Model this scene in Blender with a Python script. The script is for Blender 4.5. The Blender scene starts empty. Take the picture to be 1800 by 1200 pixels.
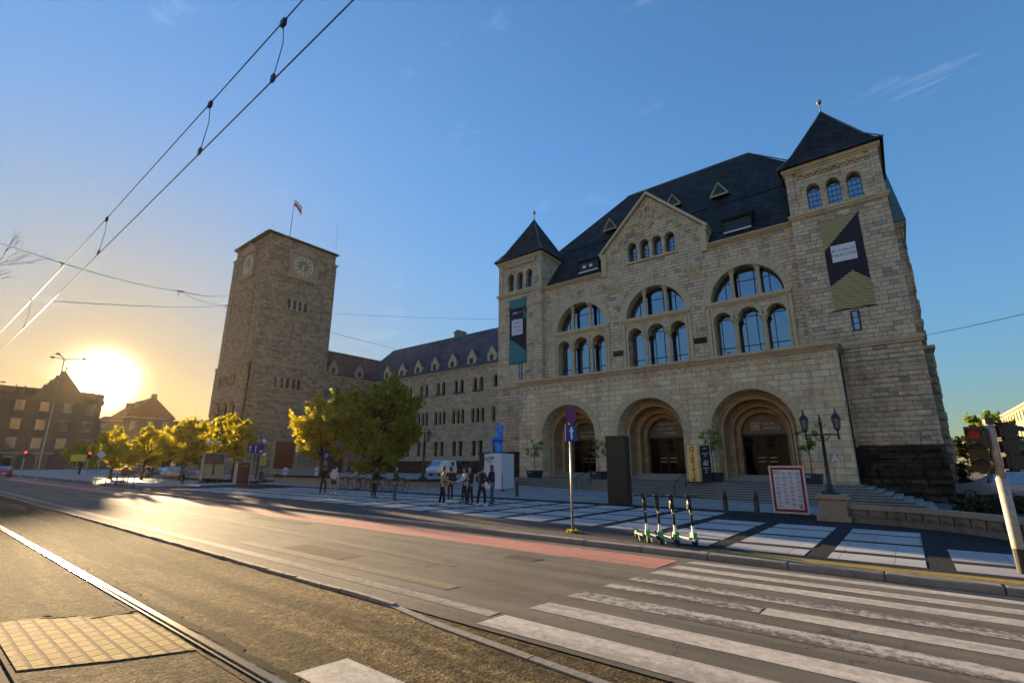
import bpy, bmesh, math, random
import numpy as np
from mathutils import Vector, Matrix
random.seed(7); rng = np.random.default_rng(7)
C = bpy.context.scene.collection
SC = bpy.context.scene
PI = math.pi
R = math.radians
# ---------------------------------------------------------------- camera
HC = 1.85
yaw, pitch, roll = R(38.528), R(14.399), R(.191)
cy_, sy_, cp_, sp_ = math.cos(yaw), math.sin(yaw), math.cos(pitch), math.sin(pitch)
fwd = Vector((-sy_*cp_, cy_*cp_, sp_)); rt = Vector((cy_, sy_, 0)); up = rt.cross(fwd)
r2 = math.cos(roll)*rt + math.sin(roll)*up; u2 = -math.sin(roll)*rt + math.cos(roll)*up
cam = bpy.data.cameras.new('camera'); cam.sensor_width = 36; cam.lens = 845.83/1800*36
cam.clip_start = .05; cam.clip_end = 3000
co = bpy.data.objects.new('camera', cam); C.objects.link(co)
M = Matrix((r2, u2, -fwd)).transposed().to_4x4(); M.translation = (0, 0, HC)
co.matrix_world = M
SC.camera = co
# ---------------------------------------------------------------- light
SUN = Vector((-.9747, .1847, .1262)).normalized()
elev = math.asin(SUN.z)
sl = bpy.data.lights.new('sun', 'SUN'); sl.energy = 5.0; sl.angle = R(.5); sl.color = (1, .72, .40)
so = bpy.data.objects.new('sun', sl); C.objects.link(so)
so.rotation_euler = SUN.to_track_quat('Z', 'Y').to_euler()
W = bpy.data.worlds.new('World'); SC.world = W; W.use_nodes = True
nt = W.node_tree; nt.nodes.clear()
def N(nt, t, **k):
    n = nt.nodes.new(t)
    for a, b in k.items():
        if a == 'i':
            for kk, vv in b.items(): n.inputs[kk].default_value = vv
        else: setattr(n, a, b)
    return n
sky = N(nt, 'ShaderNodeTexSky', sky_type='NISHITA', sun_disc=False, sun_elevation=elev,
        sun_rotation=math.atan2(SUN.x, SUN.y), altitude=80, air_density=1.25, dust_density=.45, ozone_density=4.7)
SKY_S = .095
bg = N(nt, 'ShaderNodeBackground'); bg.inputs[1].default_value = SKY_S
out = N(nt, 'ShaderNodeOutputWorld')
tc = N(nt, 'ShaderNodeTexCoord')
nrm = N(nt, 'ShaderNodeVectorMath', operation='NORMALIZE'); nt.links.new(tc.outputs['Generated'], nrm.inputs[0])
dt = N(nt, 'ShaderNodeVectorMath', operation='DOT_PRODUCT'); nt.links.new(nrm.outputs[0], dt.inputs[0]); dt.inputs[1].default_value = SUN
def mth(nt, op, a, b=None, clamp=False):
    n = N(nt, 'ShaderNodeMath', operation=op, use_clamp=clamp)
    for i, v in enumerate((a, b)):
        if v is None: continue
        if isinstance(v, (int, float)): n.inputs[i].default_value = v
        else: nt.links.new(v, n.inputs[i])
    return n.outputs[0]
def vs_(nt, v, f):
    s = N(nt, 'ShaderNodeVectorMath', operation='SCALE')
    if isinstance(v, tuple): s.inputs[0].default_value = v
    else: nt.links.new(v, s.inputs[0])
    if isinstance(f, (int, float)): s.inputs['Scale'].default_value = f
    else: nt.links.new(f, s.inputs['Scale'])
    return s.outputs[0]
def vadd(nt, a, b):
    n = N(nt, 'ShaderNodeVectorMath', operation='ADD'); nt.links.new(a, n.inputs[0]); nt.links.new(b, n.inputs[1]); return n.outputs[0]
EXPO = 2.06
DISP = SKY_S*2**EXPO
dd = mth(nt, 'MAXIMUM', dt.outputs['Value'], 0.0)
# clear air: the brightness near the sun is held back, then the warm aureole is added
lum = N(nt, 'ShaderNodeRGBToBW'); nt.links.new(sky.outputs[0], lum.inputs[0])
q = mth(nt, 'POWER', mth(nt, 'MULTIPLY', lum.outputs[0], DISP/.45), 3.0)
prev = vs_(nt, sky.outputs[0], mth(nt, 'POWER', mth(nt, 'ADD', q, 1.0), -.3333))
tint = N(nt, 'ShaderNodeMix', data_type='RGBA', blend_type='MULTIPLY'); nt.links.new(mth(nt, 'POWER', dd, 34.0), tint.inputs[0]); nt.links.new(prev, tint.inputs[6]); tint.inputs[7].default_value = (1.10, .99, .78, 1)
prev = tint.outputs[2]
for powr, colr in ((2300, (12, 10, 6.5)), (420, (.35, .24, .07)), (70, (.05, .02, .0))):
    prev = vadd(nt, prev, vs_(nt, tuple(c/DISP for c in colr), mth(nt, 'POWER', dd, float(powr))))
# a few thin streaks of cirrus
mp = N(nt, 'ShaderNodeMapping', i={'Rotation': (.3, .2, .5), 'Scale': (2.2, 5.0, 11.0)}); nt.links.new(nrm.outputs[0], mp.inputs[0])
nz = N(nt, 'ShaderNodeTexNoise', i={'Scale': 1.3, 'Detail': 7, 'Roughness': .62, 'Distortion': .6}); nt.links.new(mp.outputs[0], nz.inputs[0])
cr = N(nt, 'ShaderNodeValToRGB'); cr.color_ramp.elements[0].position = .61; cr.color_ramp.elements[1].position = .9
nt.links.new(nz.outputs[0], cr.inputs[0])
cf = mth(nt, 'MULTIPLY', cr.outputs[0], .25)
mx = N(nt, 'ShaderNodeMix', data_type='RGBA'); nt.links.new(cf, mx.inputs[0]); nt.links.new(prev, mx.inputs[6]); mx.inputs[7].default_value = (3.2, 3.2, 3.2, 1)
nt.links.new(mx.outputs[2], bg.inputs[0]); nt.links.new(bg.outputs[0], out.inputs[0])
SC.view_settings.view_transform = 'Standard'; SC.view_settings.look = 'None'
SC.view_settings.exposure = EXPO; SC.view_settings.gamma = 1; SC.view_settings.use_curve_mapping = False
SC.render.engine = 'CYCLES'
cyc = SC.cycles; cyc.use_denoising = True; cyc.max_bounces = 6; cyc.diffuse_bounces = 3; cyc.glossy_bounces = 3
cyc.transmission_bounces = 3; cyc.transparent_max_bounces = 6; cyc.caustics_reflective = False; cyc.caustics_refractive = False
cyc.sample_clamp_indirect = 6
# ---------------------------------------------------------------- helpers
def tag(o, label=None, cat=None, group=None, kind=None):
    if label: o['label'] = label
    if cat: o['category'] = cat
    if group: o['group'] = group
    if kind: o['kind'] = kind
    return o
def empty(name, loc, label=None, cat=None, group=None, rz=0):
    o = bpy.data.objects.new(name, None); C.objects.link(o); o.location = loc; o.rotation_euler = (0, 0, rz); o.empty_display_size = .3
    return tag(o, label, cat, group)
def wm(o):
    m = Matrix.LocRotScale(o.location, o.rotation_euler, o.scale)
    return m if o.parent is None else wm(o.parent) @ o.matrix_parent_inverse @ m
def put(o, parent):
    """parent while keeping the coordinates as world coordinates"""
    if parent is not None:
        o.parent = parent; o.matrix_parent_inverse = wm(parent).inverted()
    return o
class MB:
    def __init__(s): s.v = []; s.f = []; s.m = []
    def add(s, vs, fs, mi=0):
        b = len(s.v); s.v += [tuple(x) for x in vs]; s.f += [tuple(i+b for i in f) for f in fs]; s.m += [mi]*len(fs); return s
    def box(s, x0, x1, y0, y1, z0, z1, mi=0):
        return s.add([(x0,y0,z0),(x1,y0,z0),(x1,y1,z0),(x0,y1,z0),(x0,y0,z1),(x1,y0,z1),(x1,y1,z1),(x0,y1,z1)],
                     [(0,3,2,1),(4,5,6,7),(0,1,5,4),(1,2,6,5),(2,3,7,6),(3,0,4,7)], mi)
    def hexa(s, p, mi=0):     # 8 points, bottom 4 ccw, top 4
        return s.add(p, [(0,3,2,1),(4,5,6,7),(0,1,5,4),(1,2,6,5),(2,3,7,6),(3,0,4,7)], mi)
    def quad(s, a, b, c, d, mi=0): return s.add([a,b,c,d], [(0,1,2,3)], mi)
    def tube(s, pts, rad, n=8, mi=0, cap=True):
        pts = [Vector(p) for p in pts]; rad = rad if isinstance(rad, (list, tuple)) else [rad]*len(pts)
        b = len(s.v); prevx = None
        for i, p in enumerate(pts):
            d = (pts[min(i+1, len(pts)-1)] - pts[max(i-1, 0)]).normalized()
            ref = Vector((0,0,1)) if abs(d.z) < .9 else Vector((1,0,0))
            x = d.cross(ref).normalized() if prevx is None else (prevx - d*prevx.dot(d)).normalized()
            prevx = x; y = d.cross(x)
            for k in range(n):
                a = 2*PI*k/n; s.v.append(tuple(p + rad[i]*(math.cos(a)*x + math.sin(a)*y)))
        for i in range(len(pts)-1):
            for k in range(n):
                k2 = (k+1) % n; s.f.append((b+i*n+k, b+i*n+k2, b+(i+1)*n+k2, b+(i+1)*n+k)); s.m.append(mi)
        if cap:
            s.f.append(tuple(b+k for k in range(n))[::-1]); s.m.append(mi)
            s.f.append(tuple(b+(len(pts)-1)*n+k for k in range(n))); s.m.append(mi)
        return s
    def lathe(s, c, prof, n=16, mi=0, a0=0):   # prof: (radius, z)
        b = len(s.v)
        for r_, z in prof:
            for k in range(n):
                a = a0+2*PI*k/n; s.v.append((c[0]+r_*math.cos(a), c[1]+r_*math.sin(a), c[2]+z))
        for i in range(len(prof)-1):
            for k in range(n):
                k2 = (k+1) % n; s.f.append((b+i*n+k, b+i*n+k2, b+(i+1)*n+k2, b+(i+1)*n+k)); s.m.append(mi)
        s.f.append(tuple(b+k for k in range(n))[::-1]); s.m.append(mi)
        s.f.append(tuple(b+(len(prof)-1)*n+k for k in range(n))); s.m.append(mi)
        return s
    def prism(s, poly, d0, d1, ax='y', mi=0):
        """convex polygon (a,b) pushed along axis; ax y: (x,z); x: (y,z); z: (x,y)"""
        f = {'y': lambda a, b, d: (a, d, b), 'x': lambda a, b, d: (d, a, b), 'z': lambda a, b, d: (a, b, d)}[ax]
        n = len(poly); vs = [f(a, b, d0) for a, b in poly] + [f(a, b, d1) for a, b in poly]
        fs = [tuple(range(n)), tuple(range(2*n-1, n-1, -1))] + [(i, i+n, (i+1) % n+n, (i+1) % n) for i in range(n)]
        return s.add(vs, fs, mi)
    def voussoir(s, cx, cz, r0, r1, d0, d1, n=15, a0=0, a1=PI, ax='y', gap=.012, mi=0):
        for k in range(n):
            t0 = a0+(a1-a0)*k/n+gap/r1; t1 = a0+(a1-a0)*(k+1)/n-gap/r1; tm = (t0+t1)/2
            P = [(cx+r*math.cos(t), cz+r*math.sin(t)) for r, t in ((r0,t0),(r1,t0),(r1,tm),(r1,t1),(r0,t1),(r0,tm))]
            s.prism(P, d0, d1, ax, mi)
        return s
    def build(s, name, mats, parent=None, smooth=False, local=False):
        me = bpy.data.meshes.new(name); me.from_pydata(s.v, [], s.f)
        mats = mats if isinstance(mats, (list, tuple)) else [mats]
        for m in mats: me.materials.append(m)
        me.polygons.foreach_set('material_index', s.m)
        bm = bmesh.new(); bm.from_mesh(me); bmesh.ops.recalc_face_normals(bm, faces=bm.faces); bm.to_mesh(me); bm.free()
        if smooth: me.polygons.foreach_set('use_smooth', [True]*len(me.polygons))
        me.update()
        o = bpy.data.objects.new(name, me); C.objects.link(o)
        if parent is not None:
            if local: o.parent = parent
            else: put(o, parent)
        return o
def bevel(o, w=.01, seg=2):
    m = o.modifiers.new('bevel', 'BEVEL'); m.width = w; m.segments = seg; m.limit_method = 'ANGLE'; m.angle_limit = R(40); return o
def curve_mesh(cu, fn, name, mat, parent, local=False):
    ob = bpy.data.objects.new('tmp', cu); me = bpy.data.meshes.new_from_object(ob)
    bpy.data.objects.remove(ob); bpy.data.curves.remove(cu)
    me.name = name
    n = len(me.vertices); a = np.empty(n*3); me.vertices.foreach_get('co', a); a = a.reshape(-1, 3)
    b = np.array([fn(*p) for p in a]) if n else a
    me.vertices.foreach_set('co', b.ravel()); me.materials.clear(); me.materials.append(mat)
    me.polygons.foreach_set('material_index', [0]*len(me.polygons))
    bm = bmesh.new(); bm.from_mesh(me); bmesh.ops.remove_doubles(bm, verts=bm.verts, dist=1e-4); bmesh.ops.recalc_face_normals(bm, faces=bm.faces); bm.to_mesh(me); bm.free()
    me.polygons.foreach_set('use_smooth', [False]*len(me.polygons)); me.update()
    o = bpy.data.objects.new(name, me); C.objects.link(o)
    if parent is not None:
        if local: o.parent = parent
        else: put(o, parent)
    return o
def plate(name, outer, holes, d0, d1, mat, parent=None, ax='y', local=False):
    cu = bpy.data.curves.new('p', 'CURVE'); cu.dimensions = '2D'; cu.fill_mode = 'BOTH'; cu.extrude = abs(d1-d0)/2
    for poly in [outer]+list(holes):
        sp = cu.splines.new('POLY'); sp.points.add(len(poly)-1)
        for p, (a, b) in zip(sp.points, poly): p.co = (a, b, 0, 1)
        sp.use_cyclic_u = True
    dm = (d0+d1)/2
    fn = {'y': lambda a, b, c: (a, dm+c, b), 'x': lambda a, b, c: (dm+c, a, b), 'z': lambda a, b, c: (a, b, dm+c)}[ax]
    return curve_mesh(cu, fn, name, mat, parent, local)
def text(name, body, size, fn, mat, parent, ex=.004, spacing=1, align='CENTER', local=False, line=1.0, bold=0):
    cu = bpy.data.curves.new('t', 'FONT'); cu.body = body; cu.size = size; cu.extrude = ex; cu.align_x = align; cu.align_y = 'CENTER'
    cu.space_character = spacing; cu.space_line = line; cu.resolution_u = 3; cu.offset = bold
    return curve_mesh(cu, fn, name, mat, parent, local)
def arch(cx, h, z0, zs, n=12):
    return [(cx-h, z0), (cx+h, z0)] + [(cx+h*math.cos(PI*k/n), zs+h*math.sin(PI*k/n)) for k in range(n+1)]
def rect(a0, a1, b0, b1): return [(a0,b0),(a1,b0),(a1,b1),(a0,b1)]
# ---------------------------------------------------------------- materials
def base(name, rough=.8, spec=.5, metal=0):
    m = bpy.data.materials.new(name); m.use_nodes = True
    b = m.node_tree.nodes['Principled BSDF']; b.inputs['Roughness'].default_value = rough
    b.inputs['Specular IOR Level'].default_value = spec; b.inputs['Metallic'].default_value = metal
    return m, m.node_tree, b
def ramp(nt, fac, stops, interp='LINEAR'):
    n = N(nt, 'ShaderNodeValToRGB'); cr = n.color_ramp; cr.interpolation = interp
    while len(cr.elements) > 1: cr.elements.remove(cr.elements[-1])
    cr.elements[0].position = stops[0][0]; cr.elements[0].color = (*stops[0][1], 1)
    for p, c in stops[1:]:
        e = cr.elements.new(p); e.color = (*c, 1)
    nt.links.new(fac, n.inputs[0]); return n.outputs[0]
def mixc(nt, f, a, b, mode='MIX'):
    n = N(nt, 'ShaderNodeMix', data_type='RGBA', blend_type=mode)
    for i, v in ((0, f), (6, a), (7, b)):
        if isinstance(v, (int, float)): n.inputs[i].default_value = v
        elif isinstance(v, tuple): n.inputs[i].default_value = (*v, 1) if len(v) == 3 else v
        else: nt.links.new(v, n.inputs[i])
    return n.outputs[2]
def noise(nt, vec, scale, detail=3, rough=.55, dist=0):
    n = N(nt, 'ShaderNodeTexNoise', i={'Scale': scale, 'Detail': detail, 'Roughness': rough, 'Distortion': dist})
    if vec is not None: nt.links.new(vec, n.inputs['Vector'])
    return n
def pos(nt): return N(nt, 'ShaderNodeNewGeometry').outputs['Position']
def obj(nt): return N(nt, 'ShaderNodeTexCoord').outputs['Object']
def bump(nt, b, h, dist, strength=1, prev=None):
    n = N(nt, 'ShaderNodeBump', i={'Distance': dist, 'Strength': strength}); nt.links.new(h, n.inputs['Height'])
    if prev is not None: nt.links.new(prev, n.inputs['Normal'])
    nt.links.new(n.outputs[0], b.inputs['Normal']); return n.outputs[0]
def plain(name, col, rough=.7, metal=0, var=.15, scale=6, spec=.5, bmp=0):
    m, nt, b = base(name, rough, spec, metal)
    p = obj(nt); n = noise(nt, p, scale, 4)
    lo = tuple(c*(1-var) for c in col); hi = tuple(min(1, c*(1+var)) for c in col)
    nt.links.new(ramp(nt, n.outputs[0], [(.3, lo), (.7, hi)]), b.inputs['Base Color'])
    if bmp: bump(nt, b, n.outputs[0], bmp)
    return m
def wallvec(nt):
    s = N(nt, 'ShaderNodeSeparateXYZ'); nt.links.new(pos(nt), s.inputs[0])
    u = mth(nt, 'ADD', s.outputs[0], s.outputs[1])
    c = N(nt, 'ShaderNodeCombineXYZ'); nt.links.new(u, c.inputs[0]); nt.links.new(s.outputs[2], c.inputs[1])
    return c.outputs[0], s
def stone(name, cols, bw=.85, bh=.34, mortar=(.13,.12,.10), mo=.012, b1=.02, b2=.035, stain=.35, rough=.85, joints=True, grime=(.10,.095,.08)):
    m, nt, b = base(name, rough, .3)
    v, s = wallvec(nt)
    nw = noise(nt, v, .9, 2); off = N(nt, 'ShaderNodeVectorMath', operation='SCALE'); off.inputs['Scale'].default_value = .10
    nt.links.new(nw.outputs['Color'], off.inputs[0])
    ad = N(nt, 'ShaderNodeVectorMath', operation='ADD'); nt.links.new(v, ad.inputs[0]); nt.links.new(off.outputs[0], ad.inputs[1])
    P = pos(nt)
    fine = noise(nt, P, 9, 6, .65); big = noise(nt, P, .35, 5, .6)
    if joints:
        br = N(nt, 'ShaderNodeTexBrick', offset=.5, offset_frequency=2, squash=.62, squash_frequency=3,
               i={'Color1': (0,0,0,1), 'Color2': (1,1,1,1), 'Mortar': (.5,.5,.5,1), 'Scale': 1, 'Mortar Size': mo, 'Mortar Smooth': .25, 'Brick Width': bw, 'Row Height': bh, 'Bias': 0})
        nt.links.new(ad.outputs[0], br.inputs['Vector'])
        n = len(cols); col = ramp(nt, br.outputs['Color'], [(i/n, c) for i, c in enumerate(cols)], 'CONSTANT')
    else: col = ramp(nt, big.outputs[0], [(.3, cols[0]), (.7, cols[-1])])
    col = mixc(nt, .30, col, ramp(nt, fine.outputs[0], [(.3, (.3,.3,.3)), (.7, (.75,.75,.75))]), 'OVERLAY')
    st = noise(nt, P, .8, 6, .7, .4)
    col = mixc(nt, mth(nt, 'MULTIPLY', ramp(nt, st.outputs[0], [(.5, (0,0,0)), (.68, (1,1,1))]), stain), col, grime)
    smp = N(nt, 'ShaderNodeMapping', i={'Scale': (2.6, 2.6, .16)}); nt.links.new(P, smp.inputs[0]); sn = noise(nt, smp.outputs[0], 1.0, 5, .65)
    col = mixc(nt, mth(nt, 'MULTIPLY', ramp(nt, sn.outputs[0], [(.50, (0,0,0)), (.66, (1,1,1))]), stain*.9), col, mixc(nt, 1, col, (.48,.46,.44), 'MULTIPLY'))
    if joints: col = mixc(nt, br.outputs['Fac'], col, mortar)
    nt.links.new(col, b.inputs['Base Color'])
    pr = bump(nt, b, fine.outputs[0], b2)
    if joints:
        inv = mth(nt, 'SUBTRACT', 1.0, br.outputs['Fac']); pr = bump(nt, b, inv, b1, 1, pr)
        bump(nt, b, br.outputs['Color'], b1*1.2, .8, pr)
    return m
M_ = {}
g = lambda *a: tuple(a)
M_['stone'] = stone('grey_ashlar', [(0.638,0.483,0.316),(0.688,0.521,0.342),(0.663,0.506,0.333),(0.722,0.552,0.360),(0.621,0.470,0.309),(0.703,0.534,0.354),(0.674,0.504,0.326),(0.730,0.576,0.377),(0.650,0.492,0.324),(0.586,0.441,0.290),(0.720,0.549,0.359),(0.653,0.468,0.297),(0.690,0.525,0.345),(0.596,0.491,0.338),(0.411,0.349,0.266),(0.531,0.413,0.252)], .66, .27)
M_['portal'] = stone('portal_ashlar', [(0.728,0.551,0.331),(0.748,0.617,0.368),(0.667,0.481,0.288),(0.762,0.660,0.400),(0.713,0.509,0.292),(0.735,0.573,0.349),(0.748,0.618,0.389)], .95, .36, mo=.010, b1=.012, b2=.025, stain=.4, mortar=(.17,.155,.12))
M_['rubble'] = stone('dark_rubble', [(0.054,0.043,0.030),(0.076,0.060,0.041),(0.045,0.036,0.026),(0.094,0.073,0.050),(0.062,0.049,0.035)], .8, .42, mo=.03, b1=.05, b2=.08, stain=.4, mortar=(.02,.02,.018), grime=(.02,.02,.02))
M_['rock'] = stone('rock_faced_stone', [(.327,0.259,0.171),(.378,0.298,0.196),(.288,0.226,0.150),(.405,0.320,0.210),(.261,0.204,0.136),(.352,0.276,0.182)], 3.1, 5.3, mo=.0, b1=.0, b2=.06, stain=.4, joints=False)
M_['trim'] = stone('dressed_stone', [(0.541,0.401,0.246),(0.593,0.473,0.291)], joints=False, b2=.01, stain=.28)
M_['trim_lt'] = stone('voussoir_stone', [(0.570,0.436,0.263),(0.587,0.493,0.299)], joints=False, b2=.008, stain=.15)
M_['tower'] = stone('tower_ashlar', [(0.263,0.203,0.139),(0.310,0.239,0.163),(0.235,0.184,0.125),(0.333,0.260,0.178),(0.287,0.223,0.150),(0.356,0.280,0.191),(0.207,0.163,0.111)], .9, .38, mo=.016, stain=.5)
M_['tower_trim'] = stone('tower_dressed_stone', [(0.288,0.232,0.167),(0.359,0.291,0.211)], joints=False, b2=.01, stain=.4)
M_['wing'] = stone('wing_ashlar', [(0.511,0.383,0.252),(0.597,0.448,0.297),(0.465,0.348,0.232),(0.639,0.496,0.330),(0.552,0.411,0.271)], .9, .36, stain=.25)
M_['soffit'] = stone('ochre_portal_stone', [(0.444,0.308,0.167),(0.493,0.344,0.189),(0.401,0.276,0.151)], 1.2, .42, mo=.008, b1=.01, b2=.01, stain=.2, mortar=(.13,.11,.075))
M_['pave'] = stone('step_granite', [(0.255,0.248,0.229),(0.323,0.312,0.289)], joints=False, b2=.004, stain=.12, rough=.75)
def slate(name, a, b_, bw=.32, bh=.17):
    m, nt, b = base(name, .75, .2); v, s = wallvec(nt)
    br = N(nt, 'ShaderNodeTexBrick', i={'Color1': (*a,1), 'Color2': (*b_,1), 'Mortar': tuple(x*.45 for x in a)+(1,), 'Scale': 1, 'Mortar Size': .01, 'Brick Width': bw, 'Row Height': bh})
    nt.links.new(v, br.inputs['Vector']); n = noise(nt, pos(nt), .5, 5, .65)
    c = mixc(nt, .8, br.outputs['Color'], ramp(nt, n.outputs[0], [(.3, (.25,.25,.25)), (.7, (.75,.75,.75))]), 'OVERLAY')
    nt.links.new(c, b.inputs['Base Color']); bump(nt, b, mth(nt, 'SUBTRACT', 1.0, br.outputs['Fac']), .03)
    return m
M_['slate'] = slate('blue_slate', (.016,.018,.020), (.038,.041,.045), .36, .24)
M_['slate_w'] = slate('grey_slate', (.085,.09,.115), (.11,.115,.14))
M_['slate_r'] = slate('brown_tiles', (.085,.062,.058), (.115,.085,.08))
M_['copper'] = plain('weathered_copper', (.10,.16,.16), .6, 0, .2, 2)
def glassy(name, col, rough=.04, fac=.5):
    m, nt, b = base(name, rough, .5 if fac > .05 else .05); b.inputs['Base Color'].default_value = (*col, 1)
    n = noise(nt, pos(nt), 1.3, 2); gl = N(nt, 'ShaderNodeBsdfGlossy', i={'Color': (.62,.68,.8,1), 'Roughness': rough})
    bp = N(nt, 'ShaderNodeBump', i={'Distance': .02, 'Strength': .5}); nt.links.new(n.outputs[0], bp.inputs['Height']); nt.links.new(bp.outputs[0], gl.inputs['Normal'])
    mx = N(nt, 'ShaderNodeMixShader'); mx.inputs[0].default_value = fac
    nt.links.new(b.outputs[0], mx.inputs[1]); nt.links.new(gl.outputs[0], mx.inputs[2])
    nt.links.new(mx.outputs[0], nt.nodes['Material Output'].inputs[0]); return m
M_['glass'] = glassy('window_glass', (.012,.015,.02), .03, .40)
M_['glass_far'] = glassy('far_window_glass', (.012,.013,.016), .08, .12)
M_['glass_door'] = glassy('door_glass', (.005,.005,.005), .03, .008)
M_['frame'] = plain('dark_window_frame', (.02,.025,.03), .5)
M_['frame_w'] = plain('pale_window_frame', (.45,.44,.42), .5)
M_['black'] = plain('black_painted_iron', (.012,.012,.013), .42, 0, .3, 20, bmp=.001)
M_['dark'] = plain('black_metal', (.018,.018,.02), .5)
M_['planter'] = plain('navy_planter', (.02,.026,.045), .45)
M_['steel'] = plain('galvanised_steel', (.42,.40,.37), .45, .6, .2, 14)
M_['greysteel'] = plain('grey_painted_pole', (.33,.33,.31), .6, 0, .25, 12)
M_['white'] = plain('white_paint', (.72,.73,.74), .5, 0, .05)
M_['offwhite'] = plain('off_white_panel', (.60,.63,.68), .5, 0, .04)
M_['maroon'] = plain('maroon_print', (.22,.012,.04), .5)
M_['navy'] = plain('sign_blue', (.01,.03,.22), .45)
M_['red'] = plain('sign_red', (.45,.015,.02), .45)
M_['door'] = plain('red_brown_door', (.11,.014,.008), .6, 0, .25, 3)
M_['ink'] = plain('print_ink', (.03,.03,.035), .6)
M_['grey_ink'] = plain('pale_print_ink', (.22,.25,.30), .6)
M_['teal'] = plain('teal_banner', (.03,.20,.22), .8, 0, .1)
M_['navyb'] = plain('dark_banner_cloth', (.022,.022,.032), .85)
M_['yellowb'] = plain('yellow_board', (.92,.55,.14), .6, 0, .1)
M_['yellow'] = plain('yellow_panel', (.60,.55,.05), .6)
M_['wood'] = plain('bench_wood', (.20,.12,.07), .7)
M_['bronze'] = plain('clock_gilt', (.62,.58,.42), .5, .2)
M_['verd'] = plain('clock_face_dark', (.20,.20,.13), .7, 0, .25)
M_['bark'] = plain('bark', (.06,.045,.032), .95, 0, .3, 8, bmp=.02)
M_['green'] = plain('fender_green', (.04,.30,.12), .45)
M_['rubber'] = plain('rubber', (.012,.012,.012), .8)
M_['skin'] = plain('skin', (.42,.25,.18), .6, 0, .08)
M_['hair'] = plain('hair', (.03,.02,.014), .7, 0, .3, 30)
M_['blue'] = plain('blue_sculpture', (.05,.24,.72), .45, 0, .12, 5, bmp=.02)
def leafmat(name, a, b_, c_, tr=.5):
    m = bpy.data.materials.new(name); m.use_nodes = True; nt = m.node_tree; nt.nodes.clear()
    n = noise(nt, pos(nt), 2.2, 4, .7); n2 = noise(nt, pos(nt), 14, 1)
    f = mth(nt, 'ADD', mth(nt, 'MULTIPLY', n.outputs[0], .65), mth(nt, 'MULTIPLY', n2.outputs[0], .35))
    col = ramp(nt, f, [(.38, a), (.5, b_), (.64, c_)])
    d = N(nt, 'ShaderNodeBsdfDiffuse'); t = N(nt, 'ShaderNodeBsdfTranslucent'); mx = N(nt, 'ShaderNodeMixShader'); mx.inputs[0].default_value = tr
    nt.links.new(col, d.inputs[0]); nt.links.new(mixc(nt, 1, col, (1.9,1.75,.5), 'MULTIPLY'), t.inputs[0])
    gl = N(nt, 'ShaderNodeBsdfGlossy', i={'Roughness': .45, 'Color': (.5,.5,.5,1)}); m2 = N(nt, 'ShaderNodeMixShader'); m2.inputs[0].default_value = .06
    nt.links.new(d.outputs[0], mx.inputs[1]); nt.links.new(t.outputs[0], mx.inputs[2]); nt.links.new(mx.outputs[0], m2.inputs[1]); nt.links.new(gl.outputs[0], m2.inputs[2])
    o = N(nt, 'ShaderNodeOutputMaterial'); nt.links.new(m2.outputs[0], o.inputs[0]); return m
M_['leaf'] = leafmat('green_leaves', (.075,.12,.014), (.15,.21,.024), (.25,.30,.035), .55)
M_['leaf_y'] = leafmat('sunlit_yellow_leaves', (.16,.16,.015), (.30,.27,.025), (.42,.34,.04), .6)  # yellow of the sun shining through is put into the leaf colour
M_['leaf_d'] = leafmat('dark_leaves', (.012,.022,.008), (.025,.038,.012), (.045,.06,.02), .3)
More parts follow.
